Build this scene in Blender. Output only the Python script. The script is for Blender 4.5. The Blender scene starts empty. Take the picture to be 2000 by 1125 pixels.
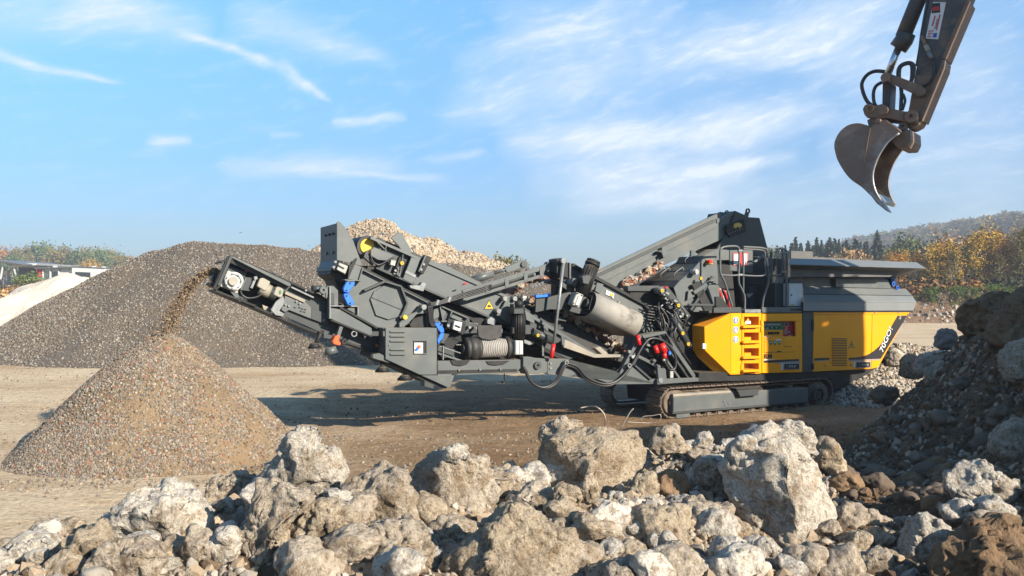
import bpy, bmesh, math, random
import numpy as np
from mathutils import Vector, Matrix

scene = bpy.context.scene
COL = scene.collection
random.seed(7)
R = math.radians
F = 1650.0            # focal length in photo pixels (2000 wide)
CAMH = 2.4

# ------------------------------------------------------------------ camera
cam = bpy.data.cameras.new('camera')
cam.sensor_width = 36.0
cam.lens = F / 2000.0 * 36.0
cam.clip_start = 0.1
cam.clip_end = 6000.0
cam_ob = bpy.data.objects.new('camera', cam)
COL.objects.link(cam_ob)
cam_ob.location = (0, 0, CAMH)
cam_ob.rotation_euler = (R(90), 0, 0)
scene.camera = cam_ob

# ------------------------------------------------------------------ light
SUN_EL = R(25.0)
SUN_DIR = Vector((0.77, -0.64, 0)).normalized() * math.cos(SUN_EL) + Vector((0, 0, math.sin(SUN_EL)))
sun = bpy.data.lights.new('sun', 'SUN')
sun.energy = 5.0
sun.angle = R(0.53)
sun.color = (1.0, 0.90, 0.76)
sun_ob = bpy.data.objects.new('sun', sun)
COL.objects.link(sun_ob)
sun_ob.rotation_euler = SUN_DIR.to_track_quat('Z', 'Y').to_euler()
sun_ob.location = SUN_DIR * 60

scene.view_settings.view_transform = 'Standard'
scene.view_settings.look = 'None'
scene.view_settings.exposure = 1.38
scene.view_settings.gamma = 1.0
scene.view_settings.use_curve_mapping = False
scene.render.engine = 'CYCLES'
scene.cycles.use_denoising = True
try:
    scene.cycles.denoiser = 'OPENIMAGEDENOISE'
except Exception:
    pass
scene.cycles.max_bounces = 5
scene.cycles.diffuse_bounces = 3
scene.cycles.glossy_bounces = 2
scene.cycles.transparent_max_bounces = 8
scene.cycles.volume_bounces = 0

# ------------------------------------------------------------------ world: daylight sky with thin cirrus
world = bpy.data.worlds.new('World')
scene.world = world
world.use_nodes = True
wn = world.node_tree
wn.nodes.clear()

def N(tree, typ, **kw):
    n = tree.nodes.new(typ)
    for k, v in kw.items():
        setattr(n, k, v)
    return n

def math_node(tree, op, a, b=None, c=None, clamp=False):
    n = tree.nodes.new('ShaderNodeMath')
    n.operation = op
    n.use_clamp = clamp
    for i, v in enumerate((a, b, c)):
        if v is None:
            continue
        if isinstance(v, (int, float)):
            n.inputs[i].default_value = v
        else:
            tree.links.new(v, n.inputs[i])
    return n.outputs[0]

def build_sky():
    t = wn
    out = N(t, 'ShaderNodeOutputWorld')
    bg = N(t, 'ShaderNodeBackground')
    bg.inputs['Strength'].default_value = 0.076
    sky = N(t, 'ShaderNodeTexSky')
    sky.sky_type = 'NISHITA'
    sky.sun_disc = False
    sky.sun_elevation = SUN_EL
    sky.sun_rotation = math.atan2(SUN_DIR.x, SUN_DIR.y)
    sky.altitude = 300
    sky.air_density = 1.0
    sky.dust_density = 0.6
    sky.ozone_density = 2.0
    tc = N(t, 'ShaderNodeTexCoord')
    sep = N(t, 'ShaderNodeSeparateXYZ')
    t.links.new(tc.outputs['Generated'], sep.inputs[0])
    x, y, z = sep.outputs
    az = math_node(t, 'ARCTAN2', x, y)
    el = math_node(t, 'ARCSINE', z)
    M = lambda op, a, b=None, c=None, cl=False: math_node(t, op, a, b, c, cl)
    # domain warp
    comb = N(t, 'ShaderNodeCombineXYZ')
    t.links.new(M('MULTIPLY', az, 5.0), comb.inputs[0])
    t.links.new(M('MULTIPLY', el, 9.0), comb.inputs[1])
    wz = N(t, 'ShaderNodeTexNoise')
    wz.inputs['Scale'].default_value = 1.6
    wz.inputs['Detail'].default_value = 5
    t.links.new(comb.outputs[0], wz.inputs['Vector'])
    sw = N(t, 'ShaderNodeSeparateColor')
    t.links.new(wz.outputs['Color'], sw.inputs[0])
    azw = M('ADD', az, M('MULTIPLY', M('SUBTRACT', sw.outputs[0], 0.5), 0.055))
    elw = M('ADD', el, M('MULTIPLY', M('SUBTRACT', sw.outputs[1], 0.5), 0.034))
    total = None
    # strokes: start px,py  end px,py  half width px (start,end)  strength
    strokes = [
        (-60, 80, 250, 170, 13, 3, .55), (330, 55, 560, 135, 10, 7, .55), (540, 120, 660, 190, 13, 5, .60),
        (430, 20, 780, 115, 40, 14, .40), (100, -10, 420, 60, 45, 28, .40), (650, 238, 800, 226, 11, 9, .60),
        (280, 268, 380, 266, 11, 7, .55), (430, 326, 800, 318, 20, 22, .52), (640, 334, 880, 350, 7, 8, .4),
        (520, 260, 590, 262, 9, 6, .3), (830, 318, 950, 304, 7, 8, .4),
        (850, 215, 1300, 110, 40, 62, .45), (1250, 125, 1800, -10, 56, 44, .58), (880, 130, 1220, 30, 20, 34, .30),
        (960, 285, 1330, 252, 34, 56, .55), (1300, 262, 1640, 210, 50, 34, .45), (1080, 270, 1560, 238, 18, 34, .40),
        (1020, 360, 1500, 330, 34, 46, .46), (1330, 330, 1560, 308, 10, 14, .45), (1080, 410, 1430, 385, 25, 20, .30),
        (1600, 250, 2040, 330, 90, 120, .30), (1100, 330, 1700, 420, 60, 60, .22), (1500, 120, 2040, 60, 60, 100, .20), (1350, 60, 2020, 170, 20, 50, .18),
        (950, 60, 1350, 0, 50, 60, .32), (-50, 30, 300, -20, 40, 40, .35),
    ]
    for (x0, y0, x1, y1, w0, w1, s) in strokes:
        a0 = math.atan((x0 - 1000) / F); a1 = math.atan((x1 - 1000) / F)
        e0 = math.atan((562.5 - y0) / F * math.cos(a0)); e1 = math.atan((562.5 - y1) / F * math.cos(a1))
        Ls = math.hypot(a1 - a0, e1 - e0)
        dx, dy = (a1 - a0) / Ls, (e1 - e0) / Ls
        da = M('SUBTRACT', azw, a0); de = M('SUBTRACT', elw, e0)
        u = M('DIVIDE', M('ADD', M('MULTIPLY', da, dx), M('MULTIPLY', de, dy)), Ls)
        v = M('SUBTRACT', M('MULTIPLY', de, dx), M('MULTIPLY', da, dy))
        hw = M('MULTIPLY_ADD', M('MINIMUM', M('MAXIMUM', u, 0.0), 1.0), (w1 - w0) / F, w0 / F)
        vv = M('DIVIDE', v, hw)
        across = M('POWER', 2.718, M('MULTIPLY', M('MULTIPLY', vv, vv), -1.0))
        uu = M('SUBTRACT', M('MULTIPLY', u, 2.0), 1.0)
        u2 = M('MULTIPLY', uu, uu)
        along = M('SUBTRACT', 1.0, M('MULTIPLY', u2, u2), None, True)
        m = M('MULTIPLY', M('MULTIPLY', across, along), s * 1.4)
        total = m if total is None else M('ADD', total, m)
    # wispy break-up, streaked along the drift of the cirrus
    vr = N(t, 'ShaderNodeVectorRotate'); vr.rotation_type = 'Z_AXIS'
    vr.inputs['Angle'].default_value = R(-14)
    c2 = N(t, 'ShaderNodeCombineXYZ')
    t.links.new(azw, c2.inputs[0]); t.links.new(elw, c2.inputs[1])
    t.links.new(c2.outputs[0], vr.inputs['Vector'])
    mp = N(t, 'ShaderNodeMapping')
    mp.inputs['Scale'].default_value = (9, 34, 1)
    t.links.new(vr.outputs[0], mp.inputs['Vector'])
    fine = N(t, 'ShaderNodeTexNoise')
    fine.inputs['Scale'].default_value = 2.1; fine.inputs['Detail'].default_value = 9
    fine.inputs['Roughness'].default_value = 0.68
    t.links.new(mp.outputs[0], fine.inputs['Vector'])
    br = N(t, 'ShaderNodeMapRange'); br.inputs[1].default_value = 0.30; br.inputs[2].default_value = 0.68
    br.inputs[3].default_value = 0.45; br.inputs[4].default_value = 1.05
    t.links.new(fine.outputs['Fac'], br.inputs[0])
    # a general thin veil everywhere
    veil = N(t, 'ShaderNodeMapRange'); veil.inputs[1].default_value = 0.52; veil.inputs[2].default_value = 0.86
    veil.inputs[3].default_value = 0.0; veil.inputs[4].default_value = 0.38
    t.links.new(fine.outputs['Fac'], veil.inputs[0])
    elfade = M('MULTIPLY', el, 7.0, None, True)
    total = M('MULTIPLY', total, br.outputs[0])
    total = M('ADD', total, M('MULTIPLY', veil.outputs[0], elfade), None, True)
    up = M('MULTIPLY', M('ADD', el, 0.01), 60, None, True)
    total = M('MULTIPLY', total, up)
    tint = N(t, 'ShaderNodeMix'); tint.data_type = 'RGBA'; tint.blend_type = 'MULTIPLY'
    tint.inputs[0].default_value = 1.0
    t.links.new(sky.outputs[0], tint.inputs[6])
    # autumn haze: paler, bluer air low down
    hz = N(t, 'ShaderNodeValToRGB')
    hz.color_ramp.elements[0].position = 0.0; hz.color_ramp.elements[0].color = SKY_LOW
    hz.color_ramp.elements[1].position = 0.32; hz.color_ramp.elements[1].color = SKY_HIGH
    e_mid = hz.color_ramp.elements.new(0.15); e_mid.color = SKY_MID
    t.links.new(M('MAXIMUM', z, 0.0), hz.inputs[0])
    t.links.new(hz.outputs[0], tint.inputs[7])
    mix = N(t, 'ShaderNodeMix'); mix.data_type = 'RGBA'
    t.links.new(total, mix.inputs[0])
    t.links.new(tint.outputs[2], mix.inputs[6])
    mix.inputs[7].default_value = CLOUD
    t.links.new(mix.outputs[2], bg.inputs['Color'])
    t.links.new(bg.outputs[0], out.inputs[0])

SKY_LOW = (.275, .345, .46, 1)
SKY_MID = (.42, .645, .86, 1)
SKY_HIGH = (.70, 1.1, 1.25, 1)
CLOUD = (4.4, 4.9, 5.5, 1)
build_sky()
# ------------------------------------------------------------------ helpers
_rng = np.random.RandomState(11)
_perm = _rng.permutation(512).astype(np.int64)
_grad = _rng.randn(512, 3)
_grad /= np.linalg.norm(_grad, axis=1)[:, None]

def perlin(P):
    P = np.asarray(P, float)
    i = np.floor(P).astype(np.int64)
    f = P - i
    u = f * f * f * (f * (f * 6 - 15) + 10)
    out = np.zeros(len(P))
    for dx in (0, 1):
        wx = u[:, 0] if dx else 1 - u[:, 0]
        hx = _perm[(i[:, 0] + dx) & 511]
        for dy in (0, 1):
            wy = u[:, 1] if dy else 1 - u[:, 1]
            hy = _perm[(hx + i[:, 1] + dy) & 511]
            for dz in (0, 1):
                wz = u[:, 2] if dz else 1 - u[:, 2]
                g = _grad[_perm[(hy + i[:, 2] + dz) & 511]]
                d = f - np.array((dx, dy, dz))
                out += wx * wy * wz * (g * d).sum(1)
    return out * 1.5

def fbm(P, octaves=4, gain=0.5, lac=2.03):
    P = np.asarray(P, float)
    a, s, o = 1.0, 1.0, np.zeros(len(P))
    for k in range(octaves):
        o += a * perlin(P * s + 17.3 * k)
        a *= gain
        s *= lac
    return o

def mesh_np(name, V, Fc, smooth=True):
    """V (n,3), Fc (m,k) faces of equal size"""
    me = bpy.data.meshes.new(name)
    V = np.ascontiguousarray(V, np.float32)
    Fc = np.ascontiguousarray(Fc, np.int32)
    m, k = Fc.shape
    me.vertices.add(len(V))
    me.vertices.foreach_set('co', V.ravel())
    me.loops.add(m * k)
    me.loops.foreach_set('vertex_index', Fc.ravel())
    me.polygons.add(m)
    me.polygons.foreach_set('loop_start', np.arange(0, m * k, k, dtype=np.int32))
    me.polygons.foreach_set('loop_total', np.full(m, k, np.int32))
    me.polygons.foreach_set('use_smooth', np.full(m, smooth, bool))
    me.update(calc_edges=True)
    me.validate()
    return me

_ico = {}
def ico(level):
    if level not in _ico:
        bm = bmesh.new()
        bmesh.ops.create_icosphere(bm, subdivisions=level, radius=1.0)
        V = np.array([v.co[:] for v in bm.verts])
        Fc = np.array([[v.index for v in f.verts] for f in bm.faces])
        bm.free()
        _ico[level] = (V / np.linalg.norm(V, axis=1)[:, None], Fc)
    return _ico[level]

def link(name, me, mat=None, parent=None):
    o = bpy.data.objects.new(name, me)
    COL.objects.link(o)
    if mat is not None and me is not None:
        me.materials.append(mat)
    if parent is not None:
        while parent.parent is not None and parent.parent.parent is not None:
            parent = parent.parent          # thing > part > sub-part, no deeper
        o.parent = parent
    return o

def tag(o, label=None, cat=None, group=None, kind=None):
    if label: o['label'] = label
    if cat: o['category'] = cat
    if group: o['group'] = group
    if kind: o['kind'] = kind
    return o

def px(X, Y, D):
    return Vector(((X - 1000) / F * D, D, CAMH + (562.5 - Y) / F * D))

# ------------------------------------------------------------------ materials
MATS = {}
def material(name, c1, c2=None, scale=3.0, detail=6, lo=0.35, hi=0.65, rough=0.6, metal=0.0, bump=0.0, bscale=30.0,
             bdist=0.02, spec=0.4, c3=None, scale3=1.0, lo3=0.5, hi3=0.65, vary=0.0, coat=0.0, coord='Object', top=None, topk=(.3, .9)):
    m = bpy.data.materials.new(name)
    m.use_nodes = True
    t = m.node_tree
    b = t.nodes['Principled BSDF']
    b.inputs['Roughness'].default_value = rough
    b.inputs['Metallic'].default_value = metal
    b.inputs['Specular IOR Level'].default_value = spec
    if coat: 
        b.inputs['Coat Weight'].default_value = coat
        b.inputs['Coat Roughness'].default_value = 0.12
    tc = N(t, 'ShaderNodeTexCoord')
    col = None
    def rgba(c): return (c[0], c[1], c[2], 1)
    def ramp(noise_scale, l, h, det):
        n = N(t, 'ShaderNodeTexNoise')
        n.inputs['Scale'].default_value = noise_scale
        n.inputs['Detail'].default_value = det
        n.inputs['Roughness'].default_value = 0.62
        t.links.new(tc.outputs[coord], n.inputs['Vector'])
        mr = N(t, 'ShaderNodeMapRange')
        mr.inputs[1].default_value = l; mr.inputs[2].default_value = h
        t.links.new(n.outputs['Fac'], mr.inputs[0])
        return mr.outputs[0]
    def mix(fac, a, bb, blend='MIX'):
        x = N(t, 'ShaderNodeMix'); x.data_type = 'RGBA'; x.blend_type = blend
        for s, v in ((0, fac), (6, a), (7, bb)):
            if isinstance(v, (int, float)): x.inputs[s].default_value = v
            elif isinstance(v, tuple): x.inputs[s].default_value = v
            else: t.links.new(v, x.inputs[s])
        return x.outputs[2]
    if c2 is None:
        col = rgba(c1)
    else:
        col = mix(ramp(scale, lo, hi, detail), rgba(c1), rgba(c2))
    if c3 is not None:
        col = mix(ramp(scale3, lo3, hi3, 5), col, rgba(c3))
    if top is not None:       # dust that settles on faces turned upwards
        g = N(t, 'ShaderNodeNewGeometry')
        s = N(t, 'ShaderNodeSeparateXYZ')
        t.links.new(g.outputs['Normal'], s.inputs[0])
        mr = N(t, 'ShaderNodeMapRange')
        mr.inputs[1].default_value = topk[0]; mr.inputs[2].default_value = topk[1]
        mr.inputs[4].default_value = 0.75
        t.links.new(s.outputs[2], mr.inputs[0])
        f = math_node(t, 'MULTIPLY', mr.outputs[0], ramp(5.0, 0.25, 0.7, 6))
        col = mix(f, col, rgba(top))
    if vary:
        oi = N(t, 'ShaderNodeObjectInfo')
        mr = N(t, 'ShaderNodeMapRange')
        mr.inputs[3].default_value = 1 - vary; mr.inputs[4].default_value = 1 + vary
        t.links.new(oi.outputs['Random'], mr.inputs[0])
        cc = N(t, 'ShaderNodeCombineColor')
        for i in range(3): t.links.new(mr.outputs[0], cc.inputs[i])
        col = mix(1.0, col, cc.outputs[0], 'MULTIPLY')
    if isinstance(col, tuple): b.inputs['Base Color'].default_value = col
    else: t.links.new(col, b.inputs['Base Color'])
    if bump:
        n = N(t, 'ShaderNodeTexNoise')
        n.inputs['Scale'].default_value = bscale
        n.inputs['Detail'].default_value = 8
        n.inputs['Roughness'].default_value = 0.66
        t.links.new(tc.outputs[coord], n.inputs['Vector'])
        bp = N(t, 'ShaderNodeBump')
        bp.inputs['Strength'].default_value = bump
        bp.inputs['Distance'].default_value = bdist
        t.links.new(n.outputs['Fac'], bp.inputs['Height'])
        t.links.new(bp.outputs[0], b.inputs['Normal'])
    MATS[name] = m
    return m

DUST = (.30, .24, .17)
m_grey = material('machine_grey', (.057, .066, .067), (.078, .087, .086), 1.4, 7, .3, .7, rough=.42, bump=.05, bscale=9, bdist=.004, top=DUST, topk=(.55, 1.0), c3=(.125, .118, .10), scale3=2.6, lo3=.50, hi3=.92)
m_cover = material('cover_grey', (.115, .125, .125), (.15, .158, .155), 1.4, 7, .3, .7, rough=.45, bump=.05, bscale=9, bdist=.004)
m_grey2 = material('machine_grey_dark', (.020, .024, .025), (.033, .038, .039), 2.0, 7, .3, .7, rough=.5, bump=.05, bscale=9, bdist=.004, top=DUST, topk=(.6, 1.1))
m_black = material('black_steel', (.010, .011, .012), (.022, .021, .020), 4, 6, rough=.55, spec=.22, top=DUST, topk=(.6, 1.2))
m_rubber = material('black_rubber', (.014, .014, .014), (.035, .033, .030), 5, 6, rough=.62, bump=.15, bscale=40, bdist=.003)
m_yellow = material('yellow_paint', (.75, .275, .0015), (.69, .245, .0015), .8, 4, rough=.42, spec=.18, coat=.06, top=DUST, topk=(.75, 1.2), c3=(.50, .24, .03), scale3=2.2, lo3=.52, hi3=.9, bump=.04, bscale=2.2, bdist=.02)
m_yellow2 = material('yellow_enamel', (.48, .31, .015), None, rough=.4)
m_beige = material('beige_enamel', (.26, .235, .18), (.21, .19, .15), 5, rough=.45)
m_alu = material('galvanised_steel', (.19, .20, .20), (.13, .135, .135), 14, rough=.42, metal=.2)
m_plate = material('light_grey_plate', (.30, .30, .275), (.22, .22, .205), 8, rough=.5)
m_steel = material('polished_rod', (.55, .57, .60), None, rough=.22, metal=.9)
m_blue = material('blue_paint', (.010, .13, .58), (.012, .10, .46), 6, rough=.4)
m_red = material('red_paint', (.50, .012, .010), (.40, .012, .010), 7, rough=.4)
m_orange = material('orange_red_paint', (.75, .08, .012), None, rough=.45)
m_white = material('white_enamel', (.44, .45, .44), (.38, .385, .38), 3, rough=.4)
m_print_black = material('black_film', (.012, .010, .010), None, rough=.4)
m_print_white = material('white_film', (.55, .55, .54), None, rough=.5)
m_print_red = material('red_film', (.42, .018, .016), None, rough=.45)
m_print_green = material('green_film', (.008, .11, .045), None, rough=.45)
m_print_grey = material('grey_film', (.20, .20, .20), None, rough=.5)
m_print_blue = material('blue_film', (.015, .06, .30), None, rough=.45)
m_gold = material('gold_film', (.50, .30, .05), None, rough=.5)
m_track = material('track_steel', (.085, .062, .045), (.15, .11, .08), 9, rough=.6, metal=.2, bump=.3, bscale=30, bdist=.006, top=DUST, topk=(.4, 1.0))
m_belt = material('dusty_belt', (.19, .178, .155), (.27, .25, .215), 3, 8, .3, .7, rough=.75, c3=(.07, .062, .05), scale3=2.2, lo3=.56, hi3=.70, bump=.2, bscale=20, bdist=.006)
m_dustplate = material('dusty_chute_steel', (.26, .225, .175), (.18, .16, .135), 4, 8, rough=.75, bump=.2, bscale=30, bdist=.005)
m_dark_in = material('hopper_steel', (.055, .056, .057), (.085, .08, .072), 2.5, 7, rough=.55, bump=.06, bscale=10, bdist=.004)
m_hose = material('hydraulic_hose', (.018, .018, .019), None, rough=.42)
m_exarm = material('worn_dark_paint', (.035, .036, .042), (.06, .055, .052), 3, 8, .35, .7, rough=.5, c3=(.13, .095, .062), scale3=2.2, lo3=.55, hi3=.72, bump=.15, bscale=14, bdist=.006)
m_exrust = material('rusty_steel', (.12, .072, .048), (.185, .12, .078), 5, 8, .3, .7, rough=.6, c3=(.17, .075, .032), scale3=4, lo3=.55, hi3=.7, bump=.2, bscale=25, bdist=.006)
m_bucket = material('worn_bucket_steel', (.15, .095, .068), (.20, .142, .108), 2.2, 9, .3, .72, rough=.48, metal=.15, c3=(.30, .255, .22), scale3=1.9, lo3=.5, hi3=.7, bump=.25, bscale=7, bdist=.008)
m_tooth = material('ground_steel', (.36, .35, .33), (.24, .22, .20), 16, rough=.42, metal=.5)

# ------------------------------------------------------------------ a vertical working plane for side-on machines
class Plane:
    """origin on the ground, u runs along the machine, w away from the viewer, z up.  at() turns a photo measurement taken
    at depth w into metres on the machine."""
    def __init__(self, ox, oy, theta, k=1.0):
        self.k = k          # machine size: depths and tube radii are given for a machine of size 1
        self.o = Vector((ox, oy)); self.th = theta
        self.U = Vector((math.cos(theta), math.sin(theta))); self.W = Vector((-math.sin(theta), math.cos(theta)))
    def at(self, X, Y, w=0.0):
        w = w * self.k
        r = Vector(((X - 1000) / F, 1.0))
        t = (self.o.dot(self.W) + w) / r.dot(self.W)
        u = (r * t - self.o).dot(self.U)
        return Vector((u, w, CAMH + (562.5 - Y) / F * t))
    def scale(self, X, w=0.0):      # photo pixels per metre there
        w = w * self.k
        r = Vector(((X - 1000) / F, 1.0))
        return F / ((self.o.dot(self.W) + w) / r.dot(self.W))
    def world(self, p):
        q = self.o + self.U * p[0] + self.W * p[1]
        return Vector((q.x, q.y, p[2]))
    def root(self, name):
        e = bpy.data.objects.new(name, None)
        e.empty_display_size = 0.3
        COL.objects.link(e)
        e.location = (self.o.x, self.o.y, 0); e.rotation_euler = (0, 0, self.th)
        return e

class Shape:
    """collects pieces into one mesh"""
    def __init__(self, plane=None):
        self.bm = bmesh.new(); self.pl = plane; self.k = plane.k if plane else 1.0
    def prism(self, loc, d, bev=0.005):
        """loc: list of local (u,w,z) in one plane; extruded by vector d"""
        vs = [self.bm.verts.new(p) for p in loc]
        f = self.bm.faces.new(vs)
        r = bmesh.ops.extrude_face_region(self.bm, geom=[f])
        nv = [g for g in r['geom'] if isinstance(g, bmesh.types.BMVert)]
        bmesh.ops.translate(self.bm, verts=nv, vec=d)
        allv = set(vs) | set(nv)
        faces = [fc for fc in self.bm.faces if all(v in allv for v in fc.verts)]
        bmesh.ops.recalc_face_normals(self.bm, faces=faces)
        if bev:
            es = {e for fc in faces for e in fc.edges}
            bmesh.ops.bevel(self.bm, geom=list(es), offset=bev, offset_type='OFFSET', segments=1, profile=0.5, affect='EDGES', clamp_overlap=True)
        return self
    def plate(self, pts, w0, w1, bev=0.005):
        loc = [self.pl.at(p[0], p[1], w0) for p in pts]
        return self.prism(loc, Vector((0, (w1 - w0) * self.k, 0)), bev)
    def rect(self, x0, y0, x1, y1, w0, w1, bev=0.005):
        return self.plate([(x0, y0), (x1, y0), (x1, y1), (x0, y1)], w0, w1, bev)
    def bar(self, a, b, hpx, w0, w1, bev=0.004):
        d = Vector((b[0] - a[0], b[1] - a[1])); n = Vector((-d.y, d.x)).normalized() * hpx * 0.5
        return self.plate([(a[0] + n.x, a[1] + n.y), (b[0] + n.x, b[1] + n.y), (b[0] - n.x, b[1] - n.y), (a[0] - n.x, a[1] - n.y)], w0, w1, bev)
    def box(self, lo, hi, bev=0.005):
        (a, b, c), (d, e, f) = lo, hi
        return self.prism([Vector((a, b, c)), Vector((d, b, c)), Vector((d, b, f)), Vector((a, b, f))], Vector((0, e - b, 0)), bev)
    def cone(self, p0, p1, r0, r1, n=18, cap=True):
        p0, p1 = Vector(p0), Vector(p1)
        ax = (p1 - p0).normalized()
        a = ax.orthogonal().normalized(); b = ax.cross(a)
        A, Bq = [], []
        for i in range(n):
            t = 2 * math.pi * i / n
            q = a * math.cos(t) + b * math.sin(t)
            A.append(self.bm.verts.new(p0 + q * r0)); Bq.append(self.bm.verts.new(p1 + q * r1))
        for i in range(n):
            f = self.bm.faces.new((A[i], A[(i + 1) % n], Bq[(i + 1) % n], Bq[i])); f.smooth = True
        if cap:
            self.bm.faces.new(list(reversed(A))); self.bm.faces.new(Bq)
        return self
    def cyl(self, p0, p1, r, n=18): return self.cone(p0, p1, r, r, n)
    def disc(self, X, Y, w0, w1, rpx, n=20):
        c = self.pl.at(X, Y, w0)
        return self.cyl(c, c + Vector((0, (w1 - w0) * self.k, 0)), rpx / self.pl.scale(X, w0), n)
    def ring(self, X, Y, w0, w1, rpx, rin, n=20):
        c = self.pl.at(X, Y, w0); s = self.pl.scale(X, w0)
        ro, ri = rpx / s, rin / s
        L = []
        for r, w in ((ri, 0), (ro, 0), (ro, (w1 - w0) * self.k), (ri, (w1 - w0) * self.k)):
            L.append([self.bm.verts.new(c + Vector((r * math.cos(2 * math.pi * i / n), w, r * math.sin(2 * math.pi * i / n)))) for i in range(n)])
        for k in range(4):
            A, Bq = L[k], L[(k + 1) % 4]
            for i in range(n):
                self.bm.faces.new((A[i], A[(i + 1) % n], Bq[(i + 1) % n], Bq[i]))
        return self
    def tube(self, pts, r, n=8, smooth=0):
        P = [Vector(p) for p in pts]
        if smooth:
            Q = []
            for i in range(len(P) - 1):
                p0 = P[max(i - 1, 0)]; p1 = P[i]; p2 = P[i + 1]; p3 = P[min(i + 2, len(P) - 1)]
                for k in range(smooth):
                    t = k / smooth
                    Q.append(0.5 * ((2 * p1) + (p2 - p0) * t + (2 * p0 - 5 * p1 + 4 * p2 - p3) * t * t + (3 * p1 - p0 - 3 * p2 + p3) * t ** 3))
            Q.append(P[-1]); P = Q
        prev = None; rings = []
        a = None
        for i, p in enumerate(P):
            d = (P[min(i + 1, len(P) - 1)] - P[max(i - 1, 0)]).normalized()
            if a is None: a = d.orthogonal().normalized()
            a = (a - d * a.dot(d))
            a = a.normalized() if a.length > 1e-6 else d.orthogonal().normalized()
            b = d.cross(a)
            rings.append([self.bm.verts.new(p + (a * math.cos(2 * math.pi * k / n) + b * math.sin(2 * math.pi * k / n)) * r) for k in range(n)])
        for A, Bq in zip(rings, rings[1:]):
            for k in range(n):
                f = self.bm.faces.new((A[k], A[(k + 1) % n], Bq[(k + 1) % n], Bq[k])); f.smooth = True
        self.bm.faces.new(list(reversed(rings[0]))); self.bm.faces.new(rings[-1])
        return self
    def tubepx(self, pts, r, n=8, smooth=0):
        return self.tube([self.pl.at(*p) for p in pts], r * self.k, n, smooth)
    def poly(self, verts, faces):
        vs = [self.bm.verts.new(v) for v in verts]
        for f in faces: self.bm.faces.new([vs[i] for i in f])
        return self
    def done(self, name, mat, parent=None, label=None):
        bmesh.ops.recalc_face_normals(self.bm, faces=self.bm.faces[:])
        me = bpy.data.meshes.new(name)
        self.bm.to_mesh(me); self.bm.free()
        o = link(name, me, mat, parent)
        if label: o['label'] = label
        return o

def text_part(name, body, plane, X, Y, w, hpx, ang, mat, parent, shear=0.0, wide=1.0, bold=0.0):
    cu = bpy.data.curves.new(name, 'FONT')
    cu.body = body; cu.align_x = 'LEFT'; cu.shear = shear; cu.extrude = 0.001; cu.offset = bold
    tmp = bpy.data.objects.new(name, cu)
    COL.objects.link(tmp)
    dg = bpy.context.evaluated_depsgraph_get()
    me = bpy.data.meshes.new_from_object(tmp.evaluated_get(dg))
    bpy.data.objects.remove(tmp)
    s = hpx / plane.scale(X, w) / 0.70
    c = plane.at(X, Y, w)
    M = Matrix.Translation(c) @ Matrix.Rotation(-ang, 4, 'Y') @ Matrix.Rotation(R(90), 4, 'X') @ Matrix.Diagonal((s * wide, s, 1, 1))
    me.transform(M)
    me.materials.clear()
    return link(name, me, mat, parent)

# crusher plane, and helpers for measurements read off enlarged crops of the photo
MP = Plane(2.703, 15.379, R(26))
def V(ox, oy, s): return lambda *pts: [(ox + a / s, oy + b / s) for a, b in pts]
vA = V(400, 420, 3.125); vB = V(700, 420, 3.125); vC = V(1000, 400, 2.96); vD = V(1300, 400, 3.75)
vE = V(1330, 560, 4.0167); vF = V(1540, 480, 3.125); v1 = V(400, 430, 5.356); v2 = V(600, 420, 5.356)
v3 = V(780, 500, 4.016); v4 = V(1000, 490, 5.356); v5 = V(1180, 400, 5.356); v6 = V(1180, 600, 4.892)
v7 = V(1460, 590, 7.5); v8 = V(1660, 580, 7.03)

# ------------------------------------------------------------------ stones and earth: materials
m_stone_tan = material('stone_tan', (.215, .155, .097), (.29, .225, .155), 6, 6, rough=.85, vary=.28, bump=.3, bscale=25)
m_stone_pale = material('stone_pale', (.33, .292, .24), (.25, .215, .17), 6, 6, rough=.85, vary=.25, bump=.3, bscale=25)
m_stone_grey = material('stone_grey', (.125, .111, .094), (.185, .166, .14), 6, 6, rough=.85, vary=.35, bump=.3, bscale=25)
m_stone_dark = material('stone_dark', (.085, .059, .039), (.125, .094, .066), 6, 6, rough=.85, vary=.3)
m_stone_red = material('stone_brick', (.22, .085, .048), (.18, .07, .042), 6, 6, rough=.9, vary=.25)
def concrete(name, c1, c2, c3, sc):
    m = material(name, c1, c2, sc, 10, .36, .64, rough=.92, c3=c3, scale3=1.7, lo3=.52, hi3=.66, bump=1.0, bscale=30, bdist=.05, vary=.08)
    t = m.node_tree; b = t.nodes['Principled BSDF']
    src = b.inputs['Base Color'].links[0].from_socket
    tc = N(t, 'ShaderNodeTexCoord')
    def sp(scale, lo, hi, mul):
        nonlocal src
        n = N(t, 'ShaderNodeTexNoise'); n.inputs['Scale'].default_value = scale; n.inputs['Detail'].default_value = 5; n.inputs['Roughness'].default_value = .7
        t.links.new(tc.outputs['Object'], n.inputs['Vector'])
        r = N(t, 'ShaderNodeMapRange'); r.inputs[1].default_value = lo; r.inputs[2].default_value = hi
        t.links.new(n.outputs['Fac'], r.inputs[0])
        x = N(t, 'ShaderNodeMix'); x.data_type = 'RGBA'; x.blend_type = 'MULTIPLY'
        t.links.new(r.outputs[0], x.inputs[0]); t.links.new(src, x.inputs[6]); x.inputs[7].default_value = mul
        src = x.outputs[2]
    sp(26, .50, .66, (.52, .46, .40, 1)); sp(70, .52, .62, (.58, .54, .50, 1)); sp(6, .52, .70, (.72, .62, .50, 1)); sp(40, .46, .34, (1.45, 1.45, 1.45, 1))
    t.links.new(src, b.inputs['Base Color'])
    return m
m_concrete = concrete('broken_concrete', (.285, .23, .168), (.415, .36, .285), (.195, .145, .094), 2.0)
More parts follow.
